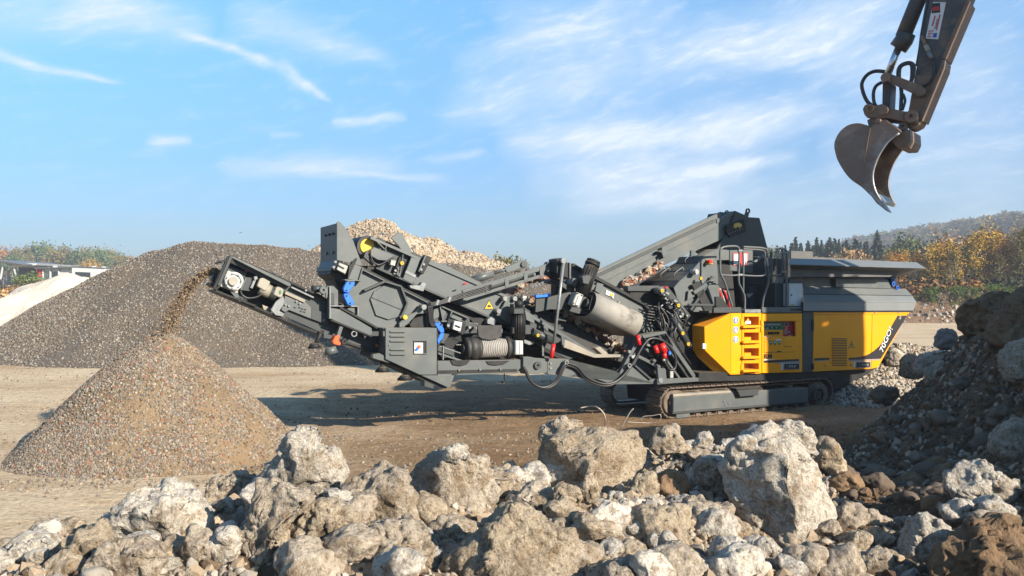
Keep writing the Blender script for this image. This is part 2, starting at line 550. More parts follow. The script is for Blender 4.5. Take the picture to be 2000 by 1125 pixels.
m_concrete_pale = concrete('pale_concrete', (.39, .35, .29), (.51, .47, .405), (.255, .205, .148), 3.0)
m_concrete_tan = concrete('tan_concrete', (.315, .25, .172), (.39, .325, .238), (.215, .16, .104), 2.5)
m_cobble = material('stone_cobble', (.27, .225, .17), (.20, .165, .125), 6, 6, rough=.8, vary=.22, bump=.25, bscale=30)
m_stone_brown = material('stone_brown', (.17, .125, .083), (.125, .092, .062), 6, 6, rough=.9, vary=.3)
m_clod = material('brown_earth_clod', (.155, .094, .05), (.21, .137, .078), 5, 9, rough=.95, bump=1.0, bscale=24, bdist=.04, vary=.1)

def ground_material():
    m = bpy.data.materials.new('quarry_floor')
    m.use_nodes = True
    t = m.node_tree
    b = t.nodes['Principled BSDF']
    b.inputs['Roughness'].default_value = .95
    b.inputs['Specular IOR Level'].default_value = .2
    g = N(t, 'ShaderNodeNewGeometry')
    def noise(sc, det=6, stretch=None, rough=.6, w=0):
        n = N(t, 'ShaderNodeTexNoise'); n.inputs['Scale'].default_value = sc; n.inputs['Detail'].default_value = det; n.inputs['Roughness'].default_value = rough
        if stretch:
            mp = N(t, 'ShaderNodeMapping'); mp.inputs['Scale'].default_value = stretch[:3]; mp.inputs['Rotation'].default_value = (0, 0, R(stretch[3]))
            t.links.new(g.outputs['Position'], mp.inputs['Vector']); t.links.new(mp.outputs[0], n.inputs['Vector'])
        else: t.links.new(g.outputs['Position'], n.inputs['Vector'])
        return n.outputs['Fac']
    def rng(v, a, bb, c=0., d=1.):
        r = N(t, 'ShaderNodeMapRange'); r.inputs[1].default_value = a; r.inputs[2].default_value = bb; r.inputs[3].default_value = c; r.inputs[4].default_value = d
        t.links.new(v, r.inputs[0]); return r.outputs[0]
    def mix(f, a, c, blend='MIX'):
        x = N(t, 'ShaderNodeMix'); x.data_type = 'RGBA'; x.blend_type = blend
        for s, v in ((0, f), (6, a), (7, c)):
            if isinstance(v, (int, float, tuple)): x.inputs[s].default_value = v
            else: t.links.new(v, x.inputs[s])
        return x.outputs[2]
    base = mix(rng(noise(.35, 8), .36, .64), (.50, .385, .25, 1), (.60, .49, .345, 1))
    # wheel tracks running across the yard: damp tan streaks
    base = mix(rng(noise(1.0, 7, (.14, .6, 1, -7)), .50, .70, 0, .65), base, (.34, .225, .125, 1))
    base = mix(rng(noise(1.0, 6, (.3, 1.5, 1, -4)), .54, .72, 0, .5), base, (.66, .56, .41, 1))
    # damp brown soil where the machines turn, plus shadow painted under the crusher
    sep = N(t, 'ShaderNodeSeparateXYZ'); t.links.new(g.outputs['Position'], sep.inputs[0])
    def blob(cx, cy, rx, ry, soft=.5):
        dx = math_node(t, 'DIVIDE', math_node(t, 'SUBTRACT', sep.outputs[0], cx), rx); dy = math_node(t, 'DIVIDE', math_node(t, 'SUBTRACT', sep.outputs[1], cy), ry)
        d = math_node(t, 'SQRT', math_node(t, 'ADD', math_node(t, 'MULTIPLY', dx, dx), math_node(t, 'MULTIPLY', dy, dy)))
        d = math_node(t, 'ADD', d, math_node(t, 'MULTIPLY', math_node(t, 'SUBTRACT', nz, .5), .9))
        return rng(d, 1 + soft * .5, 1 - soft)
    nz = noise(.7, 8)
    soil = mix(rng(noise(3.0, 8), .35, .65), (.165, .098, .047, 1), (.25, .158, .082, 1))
    for (cx, cy, rx, ry, k) in ((1.6, 12.4, 5.2, 3.0, .85), (5.5, 13.2, 5.0, 2.2, .95), (-1.2, 11.4, 2.6, 1.6, .5), (9, 18, 6, 6, .55), (.5, 15.3, 5, 1.9, .55), (1.5, 16.8, 5.5, 2.2, .8), (.5, 19.2, 5.2, 3.2, .8), (-2.5, 16.0, 2.6, 1.3, .4)):  # blobs under and behind the crusher paint its shadow into the ground colour
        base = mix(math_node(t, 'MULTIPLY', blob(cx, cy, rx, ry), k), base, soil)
    base = mix(rng(noise(14, 8, None, .75), .38, .64, .0, .8), base, mix(1., base, (.60, .54, .46, 1), 'MULTIPLY'))
    base = mix(rng(noise(3, 8, (.4, 1, 1, -6), .7), .5, .68, .0, .6), base, mix(1., base, (.66, .58, .48, 1), 'MULTIPLY'))
    # scattered pale grit
    v = N(t, 'ShaderNodeTexVoronoi'); v.inputs['Scale'].default_value = 9; t.links.new(g.outputs['Position'], v.inputs['Vector'])
    base = mix(rng(v.outputs['Distance'], .16, .06, 0, .55), base, (.50, .45, .38, 1))
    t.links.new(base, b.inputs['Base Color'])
    bp = N(t, 'ShaderNodeBump'); bp.inputs['Strength'].default_value = 1.0; bp.inputs['Distance'].default_value = .09
    h = math_node(t, 'ADD', noise(7, 9, None, .7), math_node(t, 'MULTIPLY', noise(1.0, 6, (.8, 2.2, 1, -6)), 1.0))
    t.links.new(h, bp.inputs['Height']); t.links.new(bp.outputs[0], b.inputs['Normal'])
    return m
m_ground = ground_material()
m_gravel_grey = material('grey_gravel', (.082, .068, .054), (.115, .098, .078), .5, 8, .36, .66, rough=.9, c3=(.125, .094, .062), scale3=.28, lo3=.50, hi3=.68, bump=1, bscale=9, bdist=.12)
m_gravel_tan = material('tan_gravel', (.175, .118, .064), (.23, .16, .092), 1.2, 8, .36, .66, rough=.9, bump=1, bscale=16, bdist=.06)
m_sand = material('pale_sand', (.60, .52, .42), (.50, .43, .34), .3, 8, rough=.95, bump=.7, bscale=2.5, bdist=.3)
m_rubble = material('rubble_earth', (.36, .27, .18), (.48, .39, .28), .7, 9, .36, .64, rough=.95, bump=1, bscale=4, bdist=.3)
m_earth = material('dark_earth', (.12, .070, .038), (.17, .108, .062), 1.6, 9, .36, .64, rough=.95, bump=1, bscale=14, bdist=.07)
m_mound = material('mound_earth', (.23, .165, .105), (.32, .245, .165), 1.7, 9, .36, .64, rough=.95, c3=(.125, .075, .042), scale3=.6, lo3=.5, hi3=.62, bump=1, bscale=16, bdist=.06)

def soil_mix(m, col):
    t = m.node_tree; b = t.nodes['Principled BSDF']
    src = b.inputs['Base Color'].links[0].from_socket
    a = N(t, 'ShaderNodeAttribute'); a.attribute_name = 'soil'
    x = N(t, 'ShaderNodeMix'); x.data_type = 'RGBA'
    t.links.new(a.outputs['Fac'], x.inputs[0]); t.links.new(src, x.inputs[6]); x.inputs[7].default_value = col
    t.links.new(x.outputs[2], b.inputs['Base Color'])
soil_mix(m_mound, (.135, .080, .043, 1))

# ------------------------------------------------------------------ ground sheet
def ground_z(x, y):
    P = np.stack([x, y, np.zeros_like(x)], 1)
    near = np.exp(-((x - 1) / 30) ** 2 - ((y - 14) / 30) ** 2)
    z = .035 * fbm(P * .5, 3) * near
    # tyre ruts
    for (yy, k) in ((15.2, .07), (18.5, .06), (21.5, .07), (12.2, .07), (24.0, .06)):
        c = yy + .10 * (x + 6) * np.sin(yy) * .3 + .35 * np.sin(x * .17 + yy)
        for off in (-.85, .85):
            z -= k * np.exp(-((y - c - off) / .22) ** 2) * near
    return z - .004

def build_ground():
    a = np.linspace(-1, 1, 321)
    xs = np.sign(a) * (14 * np.abs(a) + 1700 * np.abs(a) ** 7)
    b = np.linspace(0, 1, 300)
    ys = -25 + 62 * b + 2400 * b ** 8
    X, Y = np.meshgrid(xs, ys)
    x, y = X.ravel(), Y.ravel()
    V = np.stack([x, y, ground_z(x, y)], 1)
    n, m = len(xs), len(ys)
    i = np.arange(n * m).reshape(m, n)
    Fc = np.stack([i[:-1, :-1].ravel(), i[:-1, 1:].ravel(), i[1:, 1:].ravel(), i[1:, :-1].ravel()], 1)
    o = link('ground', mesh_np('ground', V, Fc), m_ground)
    tag(o, 'wide dusty quarry floor of pale trodden dirt', kind='structure')
build_ground()

# ------------------------------------------------------------------ loose stone scatter (one mass each)
SRC = bpy.data.collections.new('stone_sources')
def stone_src(name, mats, seed, flat=(1, .85, .65), rough=.22, level=1):
    c = bpy.data.collections.new(name)
    rnd = np.random.RandomState(seed)
    Vi, Fi = ico(level)
    for k, m in enumerate(mats):
        d = Vi.copy()
        h = np.full(len(d), 9.)
        for j in range(9):
            n = rnd.randn(3); n /= np.linalg.norm(n)
            dd = d @ n
            h = np.minimum(h, np.where(dd > .05, (.62 + .4 * rnd.rand()) / np.maximum(dd, .05), 9))
        h = np.minimum(h, 1.15)
        v = d * h[:, None] * np.array(flat) * (1 + rough * .3 * rnd.randn(len(d), 1))
        me = mesh_np(name + '_stone', v, Fi, False)
        me.materials.append(m)
        o = bpy.data.objects.new(name + '_stone', me)
        c.objects.link(o)
    return c

def scatter(name, surf, src, density, smin, smax, seed, label=None, parent=None, dens=None, power=2.0, sink=0.0):
    """a loose mass of stones lying on a surface, as one object"""
    me = surf.data.copy(); me.name = name
    if dens is not None:
        at = me.attributes.new('dens', 'FLOAT', 'POINT')
        at.data.foreach_set('value', np.asarray(dens, np.float32))
    o = link(name, me, None, parent)
    if parent is None: o.location = surf.location
    o['kind'] = 'stuff'
    if label: o['label'] = label
    g = bpy.data.node_groups.new(name, 'GeometryNodeTree')
    g.interface.new_socket('Geometry', in_out='INPUT', socket_type='NodeSocketGeometry')
    g.interface.new_socket('Geometry', in_out='OUTPUT', socket_type='NodeSocketGeometry')
    gi = N(g, 'NodeGroupInput'); go = N(g, 'NodeGroupOutput')
    d = N(g, 'GeometryNodeDistributePointsOnFaces'); d.distribute_method = 'RANDOM'
    d.inputs['Seed'].default_value = seed
    if dens is not None:
        na = N(g, 'GeometryNodeInputNamedAttribute'); na.data_type = 'FLOAT'; na.inputs['Name'].default_value = 'dens'
        mm = math_node(g, 'MULTIPLY', na.outputs[0], float(density)); g.links.new(mm, d.inputs['Density'])
    else: d.inputs['Density'].default_value = density
    ci = N(g, 'GeometryNodeCollectionInfo'); ci.inputs['Collection'].default_value = src
    ci.inputs['Separate Children'].default_value = True; ci.inputs['Reset Children'].default_value = True
    ip = N(g, 'GeometryNodeInstanceOnPoints'); ip.inputs['Pick Instance'].default_value = True
    rv = N(g, 'FunctionNodeRandomValue'); rv.data_type = 'FLOAT_VECTOR'
    rv.inputs[0].default_value = (-3.14, -3.14, -3.14); rv.inputs[1].default_value = (3.14, 3.14, 3.14); rv.inputs['Seed'].default_value = seed + 5
    rs = N(g, 'FunctionNodeRandomValue'); rs.data_type = 'FLOAT'; rs.inputs['Seed'].default_value = seed + 9
    rs.inputs[2].default_value = 0.; rs.inputs[3].default_value = 1.
    pw = math_node(g, 'POWER', rs.outputs[1], power)
    sc = math_node(g, 'MULTIPLY_ADD', pw, smax - smin, smin)
    g.links.new(gi.outputs[0], d.inputs['Mesh']); g.links.new(d.outputs['Points'], ip.inputs['Points'])
    g.links.new(ci.outputs[0], ip.inputs['Instance']); g.links.new(rv.outputs[0], ip.inputs['Rotation']); g.links.new(sc, ip.inputs['Scale'])
    g.links.new(ip.outputs[0], go.inputs[0])
    md = o.modifiers.new('scatter', 'NODES'); md.node_group = g
    return o

src_grey = stone_src('grey_chips', [m_stone_grey, m_stone_grey, m_stone_dark, m_stone_dark, m_stone_grey, m_cobble, m_stone_dark, m_stone_grey, m_stone_grey, m_stone_dark], 1)
src_mixed = stone_src('mixed_chips', [m_stone_grey, m_stone_brown, m_stone_dark, m_stone_grey, m_cobble, m_stone_brown] * 3 + [m_cobble, m_cobble, m_stone_dark, m_stone_brown, m_stone_grey, m_stone_red], 2)
src_tan = stone_src('tan_chunks', [m_stone_tan, m_stone_pale, m_stone_tan, m_stone_pale, m_stone_tan, m_stone_tan, m_stone_grey, m_stone_tan], 3, rough=.3)
src_pale = stone_src('pale_chips', [m_stone_pale, m_stone_tan, m_stone_pale, m_stone_grey], 4)
src_pebble = stone_src('pebbles', [m_stone_tan, m_stone_pale, m_cobble, m_stone_tan, m_stone_pale, m_cobble], 6, flat=(1, .8, .6), rough=.1, level=2)
src_dirt = stone_src('dirt_lumps', [m_clod, m_clod, m_stone_dark, m_clod, m_clod, m_stone_dark, m_cobble], 8, rough=.3)

# ------------------------------------------------------------------ heaps
def heap_height(x, y, ridge, slope, namp, nscale, seed, foot=0.0):
    h = np.full(len(x), -9.0)
    for (ax, ay, az), (bx, by, bz) in zip(ridge, ridge[1:] if len(ridge) > 1 else ridge):
        dx, dy = bx - ax, by - ay
        L2 = dx * dx + dy * dy
        t = np.clip(((x - ax) * dx + (y - ay) * dy) / L2, 0, 1) if L2 > 0 else np.zeros_like(x)
        d = np.hypot(x - ax - t * dx, y - ay - t * dy)
        hr = az + (bz - az) * t
        cand = hr - slope * np.sqrt(d * d + .12) + slope * .2
        h = np.maximum(h, cand)
    P = np.stack([x, y, np.full_like(x, seed * 3.1)], 1)
    h = h + namp * fbm(P * nscale, 5) * np.clip((h + .4) / 1.0, 0.0, 1)
    return h

def heap(name, ridge, slope, res, namp, nscale, seed, mat, label, cat='gravel heap', xpad=1.0):
    if len(ridge) == 1: ridge = [ridge[0], (ridge[0][0] + .01, ridge[0][1], ridge[0][2])]
    mx = max(p[2] for p in ridge) / slope + xpad
    x0, x1 = min(p[0] for p in ridge) - mx, max(p[0] for p in ridge) + mx
    y0, y1 = min(p[1] for p in ridge) - mx, max(p[1] for p in ridge) + mx
    nx, ny = int((x1 - x0) / res) + 1, int((y1 - y0) / res) + 1
    X, Y = np.meshgrid(np.linspace(x0, x1, nx), np.linspace(y0, y1, ny))
    x, y = X.ravel(), Y.ravel()
    z = heap_height(x, y, ridge, slope, namp, nscale, seed)
    z = np.maximum(z, -.12)
    i = np.arange(nx * ny).reshape(ny, nx)
    Fc = np.stack([i[:-1, :-1].ravel(), i[:-1, 1:].ravel(), i[1:, 1:].ravel(), i[1:, :-1].ravel()], 1)
    keep = z[Fc].max(1) > -.10
    Fc = Fc[keep]
    used = np.unique(Fc); remap = np.full(len(z), -1); remap[used] = np.arange(len(used))
    c = np.array([ridge[0][0], ridge[0][1], 0])
    o = link(name, mesh_np(name, np.stack([x, y, z], 1)[used] - c, remap[Fc]), mat)
    o.location = c
    tag(o, label, cat)
    return o

def facing(o, pw=1.0, back=.15):
    """scatter density: full on the side that can be seen from the yard"""
    me = o.data
    n = len(me.vertices)
    nv = np.zeros(n * 3, np.float32); me.vertices.foreach_get('normal', nv); nv = nv.reshape(-1, 3)
    co = np.zeros(n * 3, np.float32); me.vertices.foreach_get('co', co); co = co.reshape(-1, 3) + np.array(o.location)
    d = np.array([0, 0, CAMH]) - co
    d /= np.linalg.norm(d, axis=1)[:, None]
    return np.clip((nv * d).sum(1) + back, 0, 1) > .02

def patchy(o, sc, lo, hi):
    co = np.zeros(len(o.data.vertices) * 3, np.float32); o.data.vertices.foreach_get('co', co); co = co.reshape(-1, 3)
    return np.clip(.75 + .9 * fbm(co * np.array([sc, sc, sc * .5]) + 4, 4), lo, hi)

def build_heaps():
    g1 = heap('gravel_heap', [(-20.5, 33, .5), (-17, 33, 2.45), (-13.6, 32.5, 4.05), (-12.2, 32.3, 4.25), (-10.5, 32, 4.25), (-7.5, 32, 3.85), (-5.5, 32, 3.6), (0, 32, 3.2), (4, 33, 2.5)], .64, .17, .16, .40, 3, m_gravel_grey,
              'broad grey gravel heap behind the crusher, stretching to the left edge')
    scatter('gravel', g1, src_grey, 360, .016, .052, 3, parent=g1, dens=facing(g1) * patchy(g1, .35, .25, 1.25))
    g2 = heap('sand_heap', [(-36, 56, 1.1), (-31.9, 56, 2.1), (-29.6, 56, 3.5), (-27.5, 56, 3.1), (-23, 56, 3.3)], .48, .25, .34, .45, 5, m_sand, 'pale cream sand heap at the left edge in front of the white building', 'sand heap')
    g3 = heap('rubble_heap', [(-10.5, 45, 4.55), (-8.1, 45, 5.85), (-6.5, 45, 6.0), (-4.1, 45, 4.95), (-1.9, 45, 4.3), (-.3, 45, 3.6), (3, 45, 2.6), (8, 46, 2.0)], .75, .16, .30, .55, 9, m_rubble,
              'tan rubble heap rising behind the upper conveyor', 'rubble heap')
    scatter('rubble', g3, src_tan, 80, .035, .13, 5, parent=g3, dens=facing(g3) * patchy(g3, .5, .1, 1.3), power=1.5)
    # cone under the fines conveyor
    cx = MP.world(MP.at(322, 655, .95))
    R0 = 2.12
    g4 = heap('fines_cone', [(cx.x - .06, cx.y, cx.z + .17)], (cx.z + .17) / 1.84, .035, .05, 1.1, 12, m_gravel_tan, 'conical heap of freshly crushed gravel under the left conveyor', 'gravel heap', .6)
    co = np.zeros(len(g4.data.vertices) * 3, np.float32); g4.data.vertices.foreach_get('co', co); co = co.reshape(-1, 3)
    nse = fbm(np.stack([co[:, 0] * 2.2, co[:, 1] * 2.2, co[:, 2] * .5], 1), 3)
    left = np.clip(.85 - co[:, 0] * .4 - (co[:, 2] - .8) * .15, .45, 1.3)
    dn = np.clip(.62 + .95 * nse, .10, 1.2) * left * facing(g4)
    scatter('gravel', g4, src_mixed, 5600, .010, .029, 21, parent=g4, dens=dn, power=1.6)
    # grit strewn over the yard
    xs = np.arange(-16, 16.1, .5); ys = np.arange(7, 32, .5)
    X, Y = np.meshgrid(xs, ys); x, y = X.ravel(), Y.ravel()
    n, m = len(xs), len(ys); i = np.arange(n * m).reshape(m, n)
    Fc = np.stack([i[:-1, :-1].ravel(), i[:-1, 1:].ravel(), i[1:, 1:].ravel(), i[1:, :-1].ravel()], 1)
    me = mesh_np('yard_patch', np.stack([x, y, ground_z(x, y)], 1), Fc)
    tmp = bpy.data.objects.new('yard_patch', me)
    nz = fbm(np.stack([x * .3, y * .6, x * 0], 1), 4)
    foot = np.exp(-((np.hypot(x - cx.x, y - cx.y) - 2.15) / .35) ** 2) * 10
    soil = np.exp(-((x - 3) / 4) ** 2 - ((y - 12.3) / 1.8) ** 2) * 2.2
    scatter('yard_grit', tmp, src_mixed, 60, .006, .034, 71, 'grit and pebbles strewn over the yard floor', dens=np.clip(.35 + .9 * nz, .05, 1.5) + foot + soil, power=3)
    bpy.data.objects.remove(tmp)
    # pale gravel to the right of the machine
    g5 = heap('gravel_bank', [(5.6, 17.9, .2), (7.6, 19.0, .95), (9.0, 19.6, 1.15), (11.0, 20.0, 1.0), (12.5, 20.5, .5)], .55, .07, .10, .9, 15, m_stone_pale, 'low bank of pale gravel beside the right end of the crusher', 'gravel heap')
    scatter('gravel', g5, src_pale, 260, .03, .085, 33, parent=g5, dens=facing(g5) * 1.0)
    # distant bank with creepers
    g6 = heap('rubble_bank', [(20, 60, 1.0), (26, 61, 1.7), (33, 62, 2.1), (40, 62, 2.1), (52, 63, 2.4), (70, 66, 2.8)], .6, .25, .35, .35, 18, m_earth, 'long low bank of dark rubble across the far side of the yard', 'rubble heap')
    scatter('rubble', g6, src_pale, 9, .06, .26, 41, parent=g6, dens=facing(g6) * 1.0, power=2)
    return cx, g6
CONE_TOP, BANK = build_heaps()
# ------------------------------------------------------------------ the rubble mound the picture is taken from, and the earth heap on its right
CTRL = []
for (X, Y, D) in ((-200, 1150, 5.2), (0, 1115, 5.5), (150, 1070, 5.8), (300, 1015, 6), (450, 985, 6.2), (600, 975, 6.3), (800, 965, 6.4), (1000, 960, 6.6), (1200, 925, 7), (1400, 880, 7.6), (1560, 885, 8),
                  (-200, 1260, 4.0), (0, 1230, 4.2), (500, 1160, 4.6), (1000, 1160, 4.6), (1500, 1150, 4.8), (1800, 1140, 5), (2000, 1110, 5.2), (500, 1300, 3.4), (1000, 1320, 3.3), (1500, 1300, 3.4),
                  (1700, 845, 11.5), (1750, 802, 11.5), (1830, 722, 11.5), (1860, 672, 11.5), (1905, 650, 11.2), (1950, 615, 10.8), (2000, 588, 10.4), (2100, 500, 9.8), (2300, 380, 9.4), (2500, 330, 9.2),
                  (1900, 850, 9), (2000, 790, 8.7), (1760, 930, 8.8), (1680, 960, 8.0), (1850, 960, 7.2), (2000, 890, 7.2), (2000, 1000, 6.0), (2200, 900, 6), (2400, 700, 7), (2500, 800, 5.5), (1650, 1020, 6.6)):
    p = px(X, Y, D); CTRL.append((p.x, p.y, p.z))
for X, D in ((-400, 7.0), (-100, 7.2), (0, 7.3), (300, 7.9), (600, 8.2), (800, 8.4), (1000, 8.8), (1200, 9.4), (1400, 10.2), (1550, 11.2), (1640, 12.6), (1720, 13.4)):
    CTRL.append(((X - 1000) / F * D, D, -.02))
for X, D in ((-700, 7.2), (-100, 8.6), (300, 9.4), (800, 10), (1200, 11), (1400, 12), (1600, 14), (1750, 15.5)):
    CTRL.append(((X - 1000) / F * D, D, -.35))
CTRL += [(0, 2, .75), (-3, 2, .7), (3, 2, .9), (-5, 3, .3), (-5, 5, .1), (6, 2, 1.6), (7.5, 6.5, 3.3), (7, 5, 3.0), (8.5, 7.5, 3.9), (9, 6, 4.2), (10.5, 8, 4.2), (6.4, 3.6, 2.2), (7, 2.2, 2.1), (9, 3, 2.8), (12, 4, 3.2), (12, 8, 3.9), (9.5, 10.8, 3.0), (12, 12, 3.3), (9.5, 13.5, .6), (12, 15.5, .2), (7.5, 14.0, .1), (14, 10, 4), (14, 3, 3.5), (14, 16, 0)]  # unseen crest past the right edge, raised to shade the slope
CTRL = np.array(CTRL)
def _tps(C):
    n = len(C)
    d = np.linalg.norm(C[:, None, :2] - C[None, :, :2], axis=2)
    K = np.where(d > 0, d * d * np.log(d + 1e-9), 0) + .15 * np.eye(n)
    Pm = np.hstack([np.ones((n, 1)), C[:, :2]])
    A = np.block([[K, Pm], [Pm.T, np.zeros((3, 3))]])
    return np.linalg.solve(A, np.concatenate([C[:, 2], np.zeros(3)]))
_W = _tps(CTRL)
def mound_base(x, y):
    x = np.asarray(x, float); y = np.asarray(y, float)
    d = np.hypot(x[:, None] - CTRL[None, :, 0], y[:, None] - CTRL[None, :, 1])
    K = np.where(d > 0, d * d * np.log(d + 1e-9), 0)
    return K @ _W[:-3] + _W[-3] + _W[-2] * x + _W[-1] * y
def mound_z(x, y):
    x = np.asarray(x, float); y = np.asarray(y, float)
    z = mound_base(x, y)
    P = np.stack([x, y, np.zeros_like(x)], 1)
    n = .10 * fbm(P * 1.1 + 3, 5) + .035 * fbm(P * 5 + 9, 3)
    return z + n * np.clip((z + .25) / .6, 0, 1)

def build_mound():
    xs = np.arange(-5.5, 14.01, .065); ys = np.arange(1.8, 16.5, .065)
    X, Y = np.meshgrid(xs, ys); x, y = X.ravel(), Y.ravel()
    z = np.concatenate([mound_z(a, b) for a, b in zip(np.array_split(x, 40), np.array_split(y, 40))])
    z = np.maximum(z, -.2)
    n, m = len(xs), len(ys)
    i = np.arange(n * m).reshape(m, n)
    Fc = np.stack([i[:-1, :-1].ravel(), i[:-1, 1:].ravel(), i[1:, 1:].ravel(), i[1:, :-1].ravel()], 1)
    Fc = Fc[z[Fc].max(1) > -.15]
    used = np.unique(Fc); rm = np.full(len(z), -1); rm[used] = np.arange(len(used))
    V = np.stack([x, y, z], 1)[used]
    o = link('mound', mesh_np('mound', V, rm[Fc]), m_mound)
    tag(o, 'mound of earth and broken concrete in the foreground, rising to the right', kind='structure')
    right = np.clip((V[:, 0] - .32 * (V[:, 1] - 2)) / 1.5, 0, 1)
    at = o.data.attributes.new('soil', 'FLOAT', 'POINT')
    at.data.foreach_set('value', np.clip(right * 1.2 + .5 * fbm(V * 1.3, 3) * right, 0, 1).astype(np.float32))
    # density of loose stones: thick near the viewer
    D = V[:, 1]; pxx = 1000 + V[:, 0] / np.maximum(D, 1) * F
    inview = (pxx > -500) * (D > 3.0) * np.clip(1 - (pxx - 2150) / 1000, .25, 1)
    nse = fbm(np.stack([V[:, 0] * .9, V[:, 1] * .9, V[:, 2] * 0], 1), 3)
    dn = inview * np.clip(.75 + .7 * nse, .12, 1.3)
    right = np.clip((V[:, 0] - .32 * (D - 2)) / 1.5, 0, 1)
    scatter('pebbles', o, src_pebble, 560, .012, .05, 51, 'loose pebbles and grit lying over the rubble mound', dens=dn * np.clip(1.1 - 1.1 * right, .16, 1), power=2.2)
    scatter('rubble_chips', o, src_tan, 95, .03, .09, 52, 'small broken chips lying over the rubble mound', dens=dn * (1 - .82 * right), power=1.8)
    scatter('dirt_lumps', o, src_dirt, 420, .012, .065, 53, 'dark crumbs of earth lying over the right slope', dens=inview * np.clip(right + .08, 0, 1) * np.clip(.8 + .6 * nse, .2, 1.3), power=2)
    return o
MOUND = build_mound()

# ------------------------------------------------------------------ rocks
def pebble_bumps(v, rnd, count, rad, amp):
    c = v[rnd.randint(0, len(v), count)]
    r = rad * (.5 + rnd.rand(count))
    out = np.zeros(len(v))
    for cc, rr in zip(c, r):
        d = np.linalg.norm(v - cc, axis=1) / rr
        b = np.sqrt(np.clip(1 - d * d, 0, 1)) * rr * amp
        out = np.maximum(out, b)
    return out

def normals(V, Fc):
    fn = np.cross(V[Fc[:, 1]] - V[Fc[:, 0]], V[Fc[:, 2]] - V[Fc[:, 0]])
    n = np.zeros_like(V)
    for k in range(3): np.add.at(n, Fc[:, k], fn)
    return n / np.maximum(np.linalg.norm(n, axis=1), 1e-9)[:, None]

def roughen(V, Fc, rnd, size, pebbles, lump=.09, grit=.03):
    n = normals(V, Fc)
    o = rnd.rand(3) * 50
    V = V + n * (size * lump * .5 * fbm(V / size * 1.7 + o, 2))[:, None]
    # broken faces: every patch of the surface gets its own tilt
    for cells, amp, k in ((38, .05, .8), (130, .02, .45)):
        if not pebbles and grit < .02: break
        n = normals(V, Fc)
        pick = rnd.randint(0, len(V), cells)
        c = V[pick]; mm = n[pick] + .34 * rnd.randn(cells, 3); mm /= np.linalg.norm(mm, axis=1)[:, None]
        Vw = V + .05 * size * np.stack([fbm(V / size * 3 + o + q * 9, 2) for q in range(3)], 1)
        best = np.full(len(V), 9e9); idx = np.zeros(len(V), int)
        for q in range(cells):
            d = ((Vw - c[q]) ** 2).sum(1)
            m = d < best; best[m] = d[m]; idx[m] = q
        d = ((V - c[idx]) * mm[idx]).sum(1) - size * amp * rnd.uniform(-.6, .6, cells)[idx]
        V = V - mm[idx] * (np.clip(d, -.11 * size, .09 * size) * k)[:, None]
    n = normals(V, Fc)
    rdg = 1 - np.abs(fbm(V / size * 4.5 + o + 7, 4, .6))
    V = V + n * (size * grit * 1.6 * (rdg - .75))[:, None]
    if pebbles:
        V = V + n * pebble_bumps(V, rnd, pebbles, .034, .6)[:, None]
    if grit > .01:
        t = fbm(V * 15 + o, 4, .68)
        V = V + n * (min(1.0, size / .3) * (.014 * t - .016 * np.clip(fbm(V * 11 + o + 31, 3) - .35, 0, 1)))[:, None]
    return V

